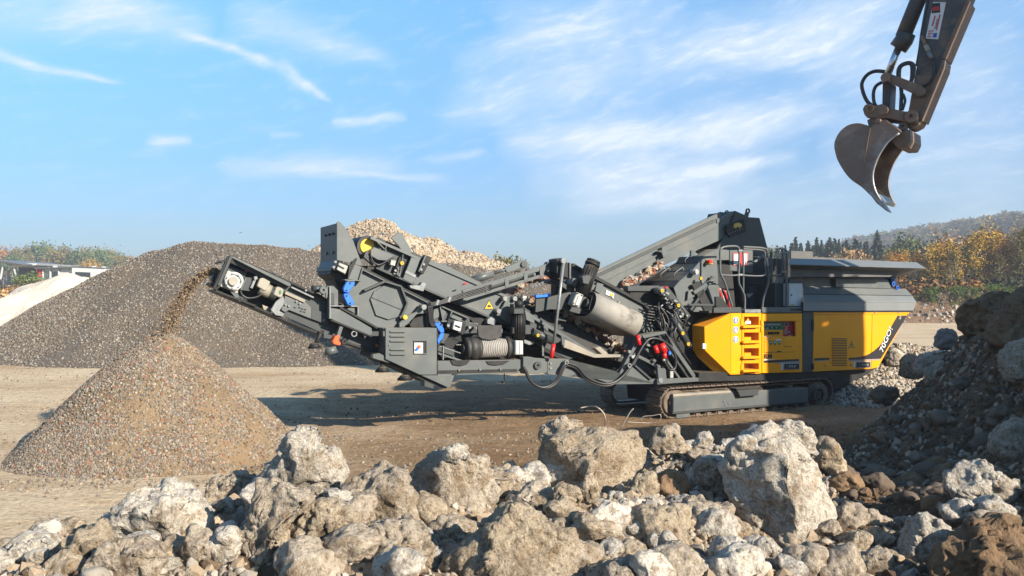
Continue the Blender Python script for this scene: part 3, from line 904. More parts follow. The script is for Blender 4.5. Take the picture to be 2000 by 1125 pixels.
LUMPS = []
def sight(X, Y):
    d = np.arange(3.2, 9.0, .05)
    z = CAMH + (562.5 - Y) / F * d
    below = np.nonzero(z < mound_z((X - 1000) / F * d, d))[0]
    return float(d[below[0]]) if len(below) else 99.0
def traced_rock(name, outline, D, thick, seed, mat, label, cat='concrete lump', cuts=(), level=5, pebbles=40, group=None, lump=.07, grit=.03):
    """a lump with the silhouette measured on the photo, given its own depth and facets"""
    rnd = np.random.RandomState(seed)
    P = np.array(outline, float)
    c = P.mean(0)
    if D < 8.2:           # rest on the mound instead of sinking into it
        D = min(D, sight(c[0], min(c[1] + .22 * np.ptp(P[:, 1]), 1150)))
    k = D / F
    Q = np.stack([(P[:, 0] - c[0]) * k, -(P[:, 1] - c[1]) * k], 1)
    th = np.linspace(-np.pi, np.pi, 721)
    dirs = np.stack([np.cos(th), np.sin(th)], 1)
    rad = np.zeros(len(th))
    for a, b in zip(Q, np.roll(Q, -1, 0)):
        e = b - a
        den = dirs[:, 0] * e[1] - dirs[:, 1] * e[0]
        with np.errstate(divide='ignore', invalid='ignore'):
            t = (a[0] * e[1] - a[1] * e[0]) / den
            s = (a[0] * dirs[:, 1] - a[1] * dirs[:, 0]) / den
        ok = (t > 0) & (s >= -1e-6) & (s <= 1 + 1e-6) & np.isfinite(t)
        rad = np.where(ok, np.maximum(rad, t), rad)
    size = rad.mean()
    V, Fc = ico(level)
    rho = np.hypot(V[:, 0], V[:, 2])
    ph = np.arctan2(V[:, 2], V[:, 0])
    rr = np.interp(ph, th, rad)
    f = rho ** .62
    W = np.stack([rr * f * np.cos(ph), np.sign(V[:, 1]) * np.abs(V[:, 1]) ** .9 * thick * size, rr * f * np.sin(ph)], 1)
    cuts = list(cuts)
    if not cuts:
        for j in range(5):
            cuts.append((rnd.uniform(-.9, .9), -1.0, rnd.uniform(-.5, .9), rnd.uniform(.50, .72)))
    for (nx, ny, nz, off) in cuts:
        n = np.array([nx, ny, nz], float); n /= np.linalg.norm(n)
        sup = (W @ n).max()
        d = W @ n - off * sup
        W = W - np.where(d > 0, d * .93, 0)[:, None] * n
    if pebbles or level > 4 or grit > .02:
        for j in range(12):           # knocked-off corners
            n = rnd.randn(3); n /= np.linalg.norm(n)
            pr = W @ n
            d = pr - rnd.uniform(.90, .985) * pr.max()
            W = W - np.where(d > 0, d * .9, 0)[:, None] * n
    W = roughen(W, Fc, rnd, size, pebbles, lump, grit)
    o = link(name, mesh_np(name, W, Fc), mat)
    o.location = px(c[0], c[1], D)
    tag(o, label, cat, group)
    LUMPS.append((o.location.x, o.location.y, label, c[0], c[1], np.ptp(P[:, 0]) / 2, np.ptp(P[:, 1]) / 2, D))
    return o

C, CP, CT = m_concrete, m_concrete_pale, m_concrete_tan
def build_rocks():
    L = 'concrete_lump'
    T = traced_rock
    T(L, [(575, 840), (598, 830), (622, 842), (624, 868), (655, 885), (673, 915), (672, 945), (640, 962), (622, 990), (560, 985), (515, 955), (525, 912), (548, 890), (560, 862)], 6.3, .75, 1, CP,
      'tall pointed whitish concrete lump standing highest on the left of the mound', cuts=[(.8, -1, .4, .72), (-.7, -1, .2, .7), (.1, -1, .9, .78), (.2, -1, -.5, .7)], pebbles=60, lump=.12, grit=.05)
    T(L, [(500, 950), (545, 935), (612, 972), (565, 1015), (550, 1060), (548, 1140), (452, 1140), (468, 1060), (484, 1000)], 5.7, .8, 2, C,
      'upright pale brown concrete lump leaning under the tall pointed white one', pebbles=50, lump=.12)
    T(L, [(203, 1015), (250, 975), (300, 945), (345, 944), (378, 962), (398, 992), (413, 1012), (402, 1062), (372, 1074), (322, 1064), (270, 1058), (212, 1040)], 5.5, .9, 3, CP,
      'broad flat white concrete slab on the left with a dark hollow beneath', cuts=[(.1, -.5, 1, .62), (.9, -1, .2, .75), (-.2, -1, -.5, .72)], pebbles=35)
    T(L, [(176, 1095), (200, 1068), (260, 1060), (312, 1064), (320, 1092), (305, 1150), (178, 1150)], 5.0, .9, 4, C, 'blunt tan concrete block under the broad white slab', cuts=[(0, -1, .1, .6), (.1, -.4, 1, .7), (.9, -.6, .2, .8)])
    T(L, [(95, 1140), (108, 1080), (150, 1045), (195, 1020), (222, 1048), (190, 1085), (172, 1140)], 5.4, .8, 5, CT, 'shaded sloping concrete lump left of the broad white slab', cuts=[(-.9, -1, .5, .55), (.5, -.6, .8, .8)])
    T(L, [(18, 1092), (40, 1062), (82, 1050), (106, 1062), (102, 1095), (62, 1135), (20, 1135)], 5.6, .8, 6, CP, 'whitish concrete lump furthest to the left on the mound')
    T('cobble', [(48, 1082), (70, 1070), (92, 1072), (96, 1088), (80, 1102), (56, 1102)], 5.2, .8, 7, m_concrete_pale, 'smooth white cobble leaning on the leftmost lump', 'cobble', cuts=[(0, -1, 0, .95)], level=4, pebbles=0, lump=.03, grit=.008)
    T(L, [(395, 968), (425, 935), (470, 925), (505, 938), (515, 965), (485, 995), (420, 998)], 6.6, .8, 8, C, 'crumbly brown concrete lump just left of the tall pointed white one', pebbles=40, lump=.14, grit=.06)
    T(L, [(405, 1060), (425, 1040), (455, 1035), (470, 1060), (455, 1100), (430, 1112), (405, 1095)], 5.4, .8, 9, CP, 'small knobbly grey-white lump between the white slab and the upright brown lump', level=4)
    T(L, [(655, 965), (700, 935), (738, 905), (790, 918), (802, 960), (836, 990), (832, 1022), (790, 1032), (740, 1026), (700, 1002), (662, 1000)], 6.1, .85, 10, C,
      'lumpy tan concrete boulder right of the tall pointed white one', cuts=[(-.3, -.6, .9, .68), (.9, -.8, .1, .72), (-.2, -1, -.3, .7)], pebbles=60)
    T(L, [(796, 930), (838, 900), (872, 876), (903, 872), (910, 893), (947, 900), (970, 942), (976, 985), (950, 1008), (900, 1012), (850, 1002), (805, 985), (798, 952)], 6.2, .9, 11, C,
      'big rounded tan concrete boulder with a white knob on top, left of centre', cuts=[(-.8, -1, .2, .6), (.5, -1, .3, .66), (.1, -.3, 1, .82)], pebbles=70, lump=.1)
    T(L, [(862, 888), (885, 873), (907, 872), (908, 894), (885, 902), (865, 900)], 5.95, .8, 12, CP, 'white knob of concrete sitting on the rounded tan boulder', level=4, pebbles=10)
    T(L, [(962, 930), (1010, 918), (1046, 930), (1042, 956), (1012, 968), (975, 958)], 6.5, .8, 13, CP, 'flat white concrete lump with wire on it, beside the rounded tan boulder', level=4)
    T(L, [(1050, 905), (1062, 870), (1088, 848), (1170, 834), (1250, 842), (1268, 870), (1262, 902), (1235, 952), (1205, 1000), (1160, 988), (1120, 962), (1080, 952), (1048, 935)], 6.9, .95, 14, CT,
      'largest squared tan concrete block in the middle with a bright right face', cuts=[(.72, -1, .12, .50), (-.85, -1, -.12, .52), (-.05, -.42, 1, .66), (.2, -.3, 1, .8)], pebbles=30, lump=.04, grit=.02)
    T(L, [(1048, 850), (1060, 830), (1100, 818), (1137, 820), (1142, 840), (1092, 862), (1060, 882)], 7.5, .8, 15, C, 'grey-brown concrete lump behind the largest tan block', level=4)
    T(L, [(830, 1140), (880, 1085), (922, 1058), (960, 1020), (1000, 988), (1042, 1008), (1082, 1034), (1140, 1070), (1170, 1100), (1172, 1200), (835, 1200)], 5.0, .75, 16, CT,
      'huge pyramid-shaped tan concrete slab at the bottom centre', cuts=[(.35, -1, .55, .50), (-.75, -1, .35, .60), (.9, -.7, .5, .8)], pebbles=110, lump=.05, grit=.025)
    T(L, [(833, 1032), (870, 1012), (930, 1024), (926, 1046), (880, 1066), (836, 1072)], 5.6, .85, 17, C, 'small wedge of concrete wedged left of the huge pyramid slab', level=4)
    T(L, [(688, 1052), (720, 1025), (790, 1020), (832, 1040), (852, 1090), (862, 1140), (702, 1140)], 5.2, .85, 18, C, 'pale concrete lump full of cobbles at the bottom, left of the huge pyramid slab', pebbles=110, lump=.1, grit=.05)
    T(L, [(560, 1040), (590, 1000), (640, 975), (690, 1000), (700, 1040), (680, 1090), (600, 1110), (562, 1080)], 5.6, .8, 19, CT, 'crumbling tan lump full of round pebbles, below the lumpy tan boulder', pebbles=130, lump=.1, grit=.05)
    T(L, [(1222, 1012), (1260, 990), (1312, 1000), (1332, 1030), (1346, 1072), (1312, 1096), (1250, 1086), (1220, 1060)], 5.6, .9, 20, CT, 'brown knobbly concrete boulder in front of the largest tan block', cuts=[(.6, -.8, .5, .66), (-.7, -1, .2, .62), (.1, -1, -.5, .7)], pebbles=50, lump=.12)
    T(L, [(1272, 1050), (1302, 1044), (1342, 1080), (1338, 1104), (1300, 1106), (1280, 1085)], 5.2, .8, 21, CP, 'pale elongated lump against the brown knobbly boulder', level=4)
    T(L, [(1326, 985), (1346, 967), (1426, 990), (1421, 1030), (1402, 1052), (1370, 1042), (1328, 1012)], 6.1, .9, 22, C, 'grey slanted concrete block just left of the big cobble-studded boulder', cuts=[(-.1, -.5, 1, .62), (.3, -1, -.2, .62)])
    T(L, [(1430, 868), (1455, 850), (1500, 824), (1532, 834), (1556, 870), (1591, 900), (1606, 950), (1629, 990), (1631, 1040), (1605, 1082), (1570, 1088), (1530, 1062), (1480, 1042), (1450, 1012), (1424, 962), (1416, 920), (1424, 890)], 6.2, .85, 23, CP,
      'biggest boulder, studded with cobbles, dark on its left and white on its right', cuts=[(.9, -1, .25, .52), (-.75, -1, -.1, .55), (.1, -.6, .9, .72)], pebbles=90, lump=.08)
    T('cobble', [(1430, 866), (1440, 852), (1462, 848), (1478, 856), (1480, 872), (1466, 882), (1442, 882)], 5.75, .8, 24, m_concrete_pale, 'smooth pale cobble stuck on the upper left of the biggest boulder', 'cobble', cuts=[(0, -1, 0, .95)], level=4, pebbles=0, lump=.03, grit=.008)
    T(L, [(1520, 835), (1545, 822), (1582, 838), (1598, 858), (1592, 890), (1560, 885), (1535, 862)], 6.9, .8, 25, CP, 'white rough lump behind the top of the biggest boulder', level=4)
    T(L, [(1358, 912), (1380, 893), (1420, 905), (1427, 950), (1402, 967), (1364, 947)], 6.6, .85, 26, C, 'rounded grey concrete lump in the shade left of the biggest boulder', level=4)
    T(L, [(1278, 952), (1295, 925), (1330, 919), (1353, 955), (1336, 977), (1290, 972)], 6.5, .85, 27, m_clod, 'brown earthy lump right of the largest tan block', level=4)
    T(L, [(1235, 950), (1250, 925), (1285, 925), (1290, 960), (1265, 985), (1235, 985)], 6.6, .8, 28, CT, 'tan wedge of concrete against the right face of the largest block', level=4)
    T(L, [(1758, 1092), (1775, 1050), (1800, 1001), (1830, 1014), (1852, 1030), (1867, 1056), (1842, 1092), (1790, 1118), (1763, 1112)], 5.7, .8, 29, CP, 'sunlit white angular block alone at the lower right', cuts=[(-.4, -1, .3, .62), (.7, -1, .2, .7), (.2, -1, -.6, .7)], pebbles=40)
    T(L, [(1850, 932), (1880, 910), (1915, 901), (1946, 925), (2004, 960), (2014, 1000), (1992, 1018), (1940, 988), (1880, 976), (1854, 952)], 6.3, .85, 30, CP, 'long pale conglomerate slab lying on the slope near the right edge', pebbles=110, grit=.05)
    T(L, [(1840, 992), (1870, 979), (1918, 990), (1937, 1010), (1902, 1027), (1845, 1017)], 6.0, .85, 31, CP, 'low whitish lump under the long pale conglomerate slab', level=4)
    T('cobble', [(1914, 982), (1930, 975), (1952, 982), (1952, 996), (1930, 1000), (1915, 994)], 5.85, .8, 32, m_concrete_pale, 'flat white oval cobble in front of the long conglomerate slab', 'cobble', cuts=[(0, -1, 0, .95)], level=4, pebbles=0, lump=.02, grit=.006)
    T('earth_clod', [(1825, 1115), (1870, 1060), (1920, 1020), (1970, 1013), (2014, 1040), (2070, 1130), (1990, 1190), (1832, 1190)], 4.9, .8, 33, m_clod, 'large dark brown clod of earth in the bottom right corner', 'earth clod', pebbles=90, lump=.12, grit=.07)
    T(L, [(1810, 722), (1842, 705), (1877, 725), (1872, 772), (1842, 787), (1815, 770)], 11.0, .8, 34, C, 'grey boulder embedded in the shaded right slope', level=4)
    T(L, [(1828, 662), (1838, 644), (1862, 641), (1873, 658), (1868, 680), (1845, 684), (1830, 678)], 12.2, .8, 35, m_stone_grey, 'rounded gravelly boulder on the crest beyond the right end of the crusher', level=4, grit=.06)
    T(L, [(1588, 872), (1610, 851), (1640, 870), (1638, 906), (1602, 918)], 7.2, .8, 36, CT, 'tan knobbly lump right of the biggest boulder', level=4)
    T('earth_clod', [(1940, 665), (1945, 635), (1962, 600), (2012, 562), (2085, 555), (2085, 690), (1985, 690), (1948, 675)], 9.6, .9, 37, m_clod, 'dark rounded mass of soil on the crest at the right edge', 'earth clod', lump=.16, grit=.08, pebbles=60)
    T('earth_clod', [(1872, 640), (1880, 600), (1930, 575), (1985, 566), (1990, 610), (1950, 640), (1900, 655)], 10.8, .9, 38, m_clod, 'dark earthy overhang on the crest left of the soil mass', 'earth clod', lump=.18, grit=.09)
    T(L, [(1958, 700), (1985, 665), (2030, 655), (2050, 720), (2010, 760), (1965, 740)], 8.8, .85, 39, C, 'whitish grey block below the dark soil mass at the right edge', level=4)
    T(L, [(1930, 870), (1960, 830), (2010, 815), (2030, 880), (1990, 910), (1945, 900)], 7.4, .85, 40, C, 'shaded grey block on the right slope above the conglomerate slab', level=4)
    T(L, [(1658, 1112), (1682, 1090), (1730, 1074), (1737, 1100), (1716, 1135), (1664, 1135)], 5.2, .85, 41, C, 'shaded concrete block at the bottom left of the sunlit white block', level=4)
    T(L, [(1355, 870), (1365, 846), (1385, 842), (1396, 858), (1390, 873), (1370, 878)], 6.9, .85, 42, CP, 'rounded white stone on the crest right of the largest tan block', 'stone', level=4, pebbles=0)
    T(L, [(1266, 870), (1290, 835), (1318, 828), (1334, 860), (1320, 880), (1285, 890)], 7.3, .8, 43, C, 'peaked grey lump on the crest between the largest block and the biggest boulder', level=4)
    T(L, [(1135, 960), (1150, 925), (1165, 940), (1160, 975), (1140, 985)], 5.9, .8, 44, CT, 'upright shard of concrete before the largest tan block', level=4)
    T(L, [(1070, 985), (1095, 950), (1140, 960), (1158, 985), (1150, 1010), (1100, 1020), (1075, 1010)], 5.9, .85, 45, CT, 'crumbly tan lump at the foot of the largest block, dotted with pebbles', pebbles=90, lump=.12, grit=.06)
    T(L, [(1205, 1000), (1220, 975), (1232, 985), (1228, 1020), (1210, 1040), (1200, 1030)], 5.7, .8, 46, CP, 'narrow upright grey stone left of the brown knobbly boulder', level=4)
    T(L, [(1120, 1040), (1150, 1020), (1195, 1045), (1190, 1075), (1150, 1085), (1125, 1070)], 5.5, .85, 47, C, 'brown flat-topped lump right of the huge pyramid slab', level=4)
    T(L, [(1470, 1080), (1490, 1055), (1520, 1075), (1528, 1100), (1500, 1110), (1475, 1100)], 5.3, .8, 48, CP, 'long whitish splinter under the biggest boulder', level=4)
    T(L, [(1160, 1140), (1200, 1105), (1260, 1098), (1290, 1120), (1285, 1160), (1170, 1160)], 4.9, .85, 49, C, 'tan lump on the bottom edge right of the huge pyramid slab', level=4)
    # slabs by the gravel bank, far right of the machine
    T(L, [(1756, 735), (1762, 700), (1778, 690), (1802, 700), (1790, 742)], 16.5, .8, 50, CT, 'tilted tan slab by the pale gravel bank beyond the crusher', level=4, pebbles=0)
    T(L, [(1784, 715), (1800, 692), (1850, 682), (1862, 700), (1820, 722), (1790, 745)], 15.5, .8, 51, CP, 'pale slab lying against the earth slope beyond the crusher', level=4, pebbles=0)
    T(L, [(1700, 770), (1715, 755), (1752, 756), (1760, 775), (1735, 790), (1708, 786)], 13.6, .8, 52, m_stone_dark, 'dark shaded lump on the ground by the right track', level=4)
    T(L, [(1725, 690), (1745, 680), (1768, 690), (1765, 712), (1735, 715)], 18.5, .8, 53, CP, 'white stone on the pale gravel bank', level=4, pebbles=0)
build_rocks()

# many smaller stones, each its own
STONE = .12       # prototypes are modelled at hand size
def stone_mesh(seed, kind, level=3):
    rnd = np.random.RandomState(seed)
    V, Fc = ico(level)
    d = V.copy()
    h = np.full(len(d), 9.)
    nplanes = 14 if kind == 'angular' else 8
    for j in range(nplanes):
        n = rnd.randn(3); n /= np.linalg.norm(n)
        dd = d @ n
        lim = (.58 + .35 * rnd.rand()) if kind == 'angular' else (.85 + .12 * rnd.rand())
        h = np.minimum(h, np.where(dd > .05, lim / np.maximum(dd, .05), 9))
    h = np.minimum(h, 1.0)
    W = d * h[:, None] * (np.array([1, .8, .68]) if kind == 'angular' else np.array([1, .78, .62]))
    if kind == 'angular': W = roughen(W * .12, Fc, rnd, .11, 0, .03, .05) / .12
    else: W = W * (1 + .05 * fbm(d * 1.5 + seed, 2))[:, None]
    return mesh_np('stone', W * STONE, Fc, True)

def build_stones():
    rnd = np.random.RandomState(77)
    ang = [stone_mesh(100 + k, 'angular', 4) for k in range(8)]
    rou = [stone_mesh(200 + k, 'round', 3) for k in range(6)]
    sets = []
    for me in ang:
        for m in (C, CP, CT):
            q = me.copy(); q.materials.append(m); sets.append(('a', q))
    rset = []
    for me in rou:
        for m in (m_stone_pale, m_stone_tan, m_cobble):
            q = me.copy(); q.materials.append(m); rset.append(('r', q))
    dset = []
    for me in ang[:4]:
        q = me.copy(); q.materials.append(m_clod); dset.append(('d', q))
    sset = []
    for me in ang[4:] + rou[:4]:
        for m in (m_stone_dark, m_clod, m_stone_dark):
            q = me.copy(); q.materials.append(m); sset.append(('s', q))
    spec = {'a': ('concrete_chunk', 'fist to head sized chunk of broken concrete lying loose on the rubble mound', 'concrete chunk', 'loose concrete chunks on the mound'),
            'r': ('cobble', 'rounded river cobble lying loose among the broken concrete', 'cobble', 'loose rounded cobbles on the mound'),
            'd': ('earth_clod', 'small brown clod of earth lying on the right slope', 'earth clod', 'brown clods on the right slope'),
            's': ('slope_stone', 'grey stone half sunk in the shaded right slope', 'stone', 'stones on the shaded right slope')}
    tot = {'a': 0, 'r': 0, 'd': 0, 's': 0}
    lim = {'a': 285, 'r': 190, 'd': 110, 's': 90}
    tries = 0
    while tries < 14000 and any(tot[k] < lim[k] for k in tot):
        tries += 1
        X = rnd.uniform(-30, 2030); t = rnd.rand()
        D = 4.2 + 5.2 * t if X < 1500 else 4.6 + 7.0 * t
        x = (X - 1000) / F * D
        z = float(mound_z([x], [D])[0])
        if z < .12: continue
        # must not hide behind the crest: cheap check along the sight line
        ok = True
        for f in (.97, .94, .9, .85):
            if float(mound_z([x * f], [D * f])[0]) > CAMH + (z - CAMH) * f + .04: ok = False; break
        if not ok: continue
        Y = 562.5 - (z - CAMH) / D * F
        if Y > 1140: continue
        if any(abs(X - q[3]) < q[5] * .8 and abs(Y - q[4]) < q[6] * .8 and D < q[7] for q in LUMPS): continue
        slope = X > 1640 and (Y < 1000)
        if slope: kind = rnd.choice(['s', 'd'], p=[.45, .55])
        else: kind = rnd.choice(['a', 'r'], p=[.52, .48])
        if tot[kind] >= lim[kind]: continue
        big = rnd.rand() ** 2.2
        s = {'a': .05 + .19 * big, 'r': .035 + .055 * big, 'd': .05 + .12 * big, 's': .035 + .12 * big}[kind]
        if kind == 'a': me = sets[rnd.randint(len(sets))][1]
        elif kind == 'r': me = rset[rnd.randint(len(rset))][1]
        elif kind == 'd': me = dset[rnd.randint(len(dset))][1]
        else: me = sset[rnd.randint(len(sset))][1]
        nm, lab, cat, grp = spec[kind]
        near = min(LUMPS, key=lambda q: (q[0] - x) ** 2 + ((q[1] - D) * .8) ** 2)[2]
        w = near.split(); short = ' '.join(w[:6])
        for cut in (' with', ' left', ' right', ' on', ' full', ' in', ' by', ' lying', ' leaning', ' studded', ' standing', ' against', ' behind', ' under', ' just', ' beside', ' at', ' stuck', ' sitting', ' before', ' wedged', ' alone', ' embedded', ' beyond', ' furthest', ' dotted', ' below', ' of '):
            if cut in short: short = short[:short.index(cut)]
        mname = me.materials[0].name
        tone = 'pale' if 'pale' in mname else ('grey' if 'grey' in mname else ('tan' if 'tan' in mname else 'brown'))
        size_w = 'large' if s > {'a': .115, 'r': .066, 'd': .11, 's': .09}[kind] else ('small' if s < {'a': .07, 'r': .045, 'd': .07, 's': .055}[kind] else 'middling')
        lab = size_w + ' ' + tone + ' ' + {'a': 'broken chunk', 'r': 'rounded cobble', 'd': 'earth clod', 's': 'half sunk stone'}[kind] + ' lying near the ' + short
        grp = grp + ', ' + size_w + ' ' + tone + ' near the ' + short
        o = bpy.data.objects.new(nm, me); COL.objects.link(o)
        o.location = (x, D, z + s * .28); s /= STONE
        o.scale = (s, s, s) if kind != 'a' else (s, s * rnd.uniform(.8, 1.2), s * rnd.uniform(.8, 1.2))
        o.rotation_euler = (rnd.uniform(-.5, .5), rnd.uniform(-.5, .5), rnd.uniform(0, 6.28))
        tag(o, lab, cat, grp)
        tot[kind] += 1
build_stones()

m_rebar = material('rebar_steel', (.30, .27, .23), (.20, .13, .08), 30, 4, rough=.5, metal=.4)
def rebar(pts, rpx, label):
    q = Shape()
    P = [px(*p) for p in pts]
    q.tube(P, rpx * pts[0][2] / F, 6, 5)
    o = q.done('rebar', m_rebar)
    tag(o, label, 'reinforcing bar')
def build_rebar():
    rebar([(1133, 797, 7.2), (1150, 794, 7.2), (1165, 795, 7.1), (1178, 806, 7.1), (1183, 822, 7.1), (1180, 836, 7.15)], 1.5, 'bent wire hooking over behind the largest tan block')
    rebar([(1237, 798, 7.4), (1230, 806, 7.4), (1222, 820, 7.4), (1213, 836, 7.4)], 1.5, 'straight leaning wire behind the right end of the largest block')
    rebar([(1252, 824, 7.8), (1256, 814, 7.8), (1274, 812, 7.8), (1290, 810, 7.8), (1286, 824, 7.8), (1262, 826, 7.8), (1225, 824, 7.7)], .9, 'thin looped wire tangle near the left track')
    rebar([(1150, 958, 6.0), (1162, 924, 5.95), (1168, 920, 5.95), (1176, 922, 5.95)], 1.6, 'short pale bar bent over in front of the largest tan block')
    rebar([(1319, 1008, 5.7), (1319, 985, 5.7), (1319.5, 980, 5.7)], 1.5, 'short upright bar between the brown boulder and the grey block')
    rebar([(966, 936, 6.15), (985, 938, 6.1), (1005, 934, 6.1)], 1.6, 'bar lying across the flat white lump beside the rounded boulder')
    rebar([(988, 938, 6.1), (993, 952, 6.08), (999, 958, 6.08), (1004, 946, 6.08), (1002, 934, 6.1)], .9, 'thin wire loop hanging on the flat white lump')
    rebar([(1018, 970, 5.9), (1030, 980, 5.9), (1050, 988, 5.85)], 1.6, 'pale splinter of bar among pebbles above the huge pyramid slab')
    rebar([(675, 1105, 4.9), (684, 1122, 4.85)], 1.6, 'short grey bar at the bottom edge left of the huge pyramid slab')
    rebar([(1232, 970, 6.2), (1244, 972, 6.2), (1250, 985, 6.2)], .8, 'thin curved wire beside the tan wedge')
build_rebar()
# ------------------------------------------------------------------ the mobile crusher
def build_crusher():
    P = MP
    rt = P.root('mobile_crusher')
    tag(rt, 'long grey and yellow tracked crushing machine with conveyors and feed hopper', 'crusher')
    S = lambda: Shape(P)
    WT = 2.25
    def part(name, pts, w0, w1, mat=m_grey, parent=None, bev=.006, label=None, far=False):
        o = S().plate(pts, w0, w1, bev).done(name, mat, parent or rt, label)
        if far:
            c = o.copy(); COL.objects.link(c); c.location.y = WT - w0 - w1
        return o
    def disc(name, X, Y, w0, w1, rp, mat, parent=None, n=20):
        return S().disc(X, Y, w0, w1, rp, n).done(name, mat, parent or rt)
    def bolts(pts, w, rp, mat, parent, name='bolt'):
        for (X, Y) in pts:
            S().disc(X, Y, w - .018, w + .01, rp, 8).done(name, mat, parent)

    # ---------------- tracks
    uL = P.at(1291, 790, 0).x; uR = P.at(1626, 775, 0).x
    zT = P.at(1400, 751, 0).z
    r = zT / 2 - .02
    def track(w0, side):
        tr = S()
        zc = zT / 2
        ul, ur = uL + r, uR - r
        # inner chain loop
        prof = []
        for k in range(13):
            a = math.pi / 2 + math.pi * k / 12
            prof.append((ul + (r - .05) * math.cos(a), zc + (r - .05) * math.sin(a)))
        for k in range(13):
            a = -math.pi / 2 + math.pi * k / 12
            prof.append((ur + (r - .05) * math.cos(a), zc + (r - .05) * math.sin(a)))
        inner = [(ul + (p[0] - ul) * .82 if p[0] < ul else (ur + (p[0] - ur) * .82 if p[0] > ur else p[0]), zc + (p[1] - zc) * .82) for p in prof]
        n = len(prof)
        bm = tr.bm
        rings = []
        for ww in (w0 + .13, w0 + .33):
            rings.append([bm.verts.new((p[0], ww, p[1])) for p in prof])
            rings.append([bm.verts.new((p[0], ww, p[1])) for p in inner])
        o0, i0, o1, i1 = rings
        for k in range(n):
            q = (k + 1) % n
            bm.faces.new((o0[k], o0[q], o1[q], o1[k])); bm.faces.new((i0[k], i1[k], i1[q], i0[q]))
            bm.faces.new((o0[k], i0[k], i0[q], o0[q])); bm.faces.new((o1[k], o1[q], i1[q], i1[k]))
        t = tr.done('track', m_track, rt)
        # shoes
        Lst = ur - ul
        per = 2 * Lst + 2 * math.pi * r
        ns = int(round(per / .135)); sh = None
        for k in range(ns):
            s = per * k / ns
            if s < Lst: p = (ul + s, zc + r); a = 0
            elif s < Lst + math.pi * r:
                a = -(s - Lst) / r; p = (ur + r * math.cos(math.pi / 2 + a), zc + r * math.sin(math.pi / 2 + a))
            elif s < 2 * Lst + math.pi * r: p = (ur - (s - Lst - math.pi * r), zc - r); a = math.pi
            else:
                a = math.pi - (s - 2 * Lst - math.pi * r) / r; p = (ul + r * math.cos(math.pi / 2 + a), zc + r * math.sin(math.pi / 2 + a))
            if sh is None:
                q = Shape(P)
                q.box((-.062, 0, -.012), (.062, .46, .010), .003)
                q.box((-.058, 0.004, .010), (-.038, .456, .034), .003)
                q.box((.0, 0.004, .010), (.016, .456, .026), .003)
                sh = q.done('shoe', m_track, t)
            else:
                c = sh.copy(); COL.objects.link(c); sh2 = c
            ob = sh if k == 0 else sh2
            ob.location = (p[0], w0, p[1]); ob.rotation_euler = (0, -a, 0)
        return t
    t1 = track(0.0, -1)
    t2 = track(1.62, 1)
    # near track frame
    fr = part('track_frame', [(1315, 776), (1500, 762), (1579, 757), (1579, 784), (1315, 806)], -.035, .40, m_grey, t1, .01)
    S().plate([(1314, 804), (1580, 783), (1580, 787), (1314, 809)], -.05, .3, .003).done('flange', m_grey2, fr)
    S().plate([(1315, 770), (1440, 762), (1440, 766), (1315, 775)], 0.0, .40, .004).done('cover_strip', m_dustplate, fr)
    S().plate([(1441, 764), (1481, 761), (1481, 772), (1446, 775)], -.13, 0.02, .006).done('step', m_grey2, fr)
    S().plate([(1437, 759), (1487, 756), (1490, 761), (1441, 764.5)], -.10, .2, .004).done('step_bracket', m_black, fr)
    for X, Y in ((1415, 784), (1418, 791), (1424, 788)): S().disc(X, Y, -.05, -.03, 1.5, 8).done('bolt', m_alu, fr)
    S().plate([(1321, 808), (1348, 806), (1348, 815), (1321, 818)], -.02, .2, .01).done('roller_guard', m_grey, t1)
    for i in range(11):
        X = 1362 + i * 21.5; Y = 810 - i * 1.62
        q = S().disc(X, Y, .02, .40, 7.5, 14)
        q.disc(X, Y, -.01, .02, 3.5, 10).done('bottom_roller', m_track, t1)
    for i in range(4):
        X = 1365 + i * 60
        S().disc(X, 769 - i * 3.6, .05, .40, 6, 12).done('top_roller', m_track, t1)
    sp = S(); sp.disc(1600, 771, .06, .40, 24, 26); sp.disc(1600, 771, .01, .06, 19, 26)
    spo = sp.done('sprocket', m_track, t1)
    q = S(); q.ring(1600, 771, -.03, .01, 15, 11, 24)
    for k in range(9):
        a = k * 2 * math.pi / 9
        q.disc(1600 + 8 * math.cos(a), 771 + 8 * math.sin(a), -.02, .01, 1.6, 8)
    q.disc(1600, 771, -.015, .01, 5, 16).done('hub', m_grey2, spo)
    for k in range(17):
        a = 2 * math.pi * k / 17
        S().disc(1600 + 25.5 * math.cos(a), 771 + 25.5 * math.sin(a), .18, .28, 3.4, 6).done('tooth', m_track, spo)
    q = S(); q.disc(1318, 787, .08, .38, 26, 24); q.disc(1318, 787, .03, .08, 12, 18).done('idler', m_track, t1)

    # ---------------- yellow machine house
    z_hi = P.at(1448, 611, 0).z; z_lo = P.at(1448, 731, 0).z
    house = part('house', [(1429, 614), (1586, 611), (1586, 726), (1429, 731.5)], .28, 2.2, m_grey2, None, .004)
    body = house
    # chamfered left end
    pts = [P.at(1427, 611.5, .0), P.at(1427, 732, .0), P.at(1377, 684, .16), P.at(1376, 638, .16), P.at(1352, 635, .50), P.at(1352.5, 682, .50),
           P.at(1362, 697, .42), P.at(1395, 727, .22), P.at(1385, 610.5, .62), P.at(1428, 611, .62), P.at(1428, 727, .62)]
    S().poly(pts, [(0, 1, 2, 3), (3, 2, 5, 4), (0, 3, 4, 8), (1, 7, 6, 2), (2, 6, 5), (0, 8, 9), (4, 5, 10, 9, 8), (5, 6, 7, 10), (0, 9, 10, 1), (1, 10, 7)]).done('end_cover', m_yellow, rt)
    S().plate([(1373, 671), (1379, 671), (1379, 681), (1373, 681)], .12, .16, 0).done('sticker', m_print_white, rt)
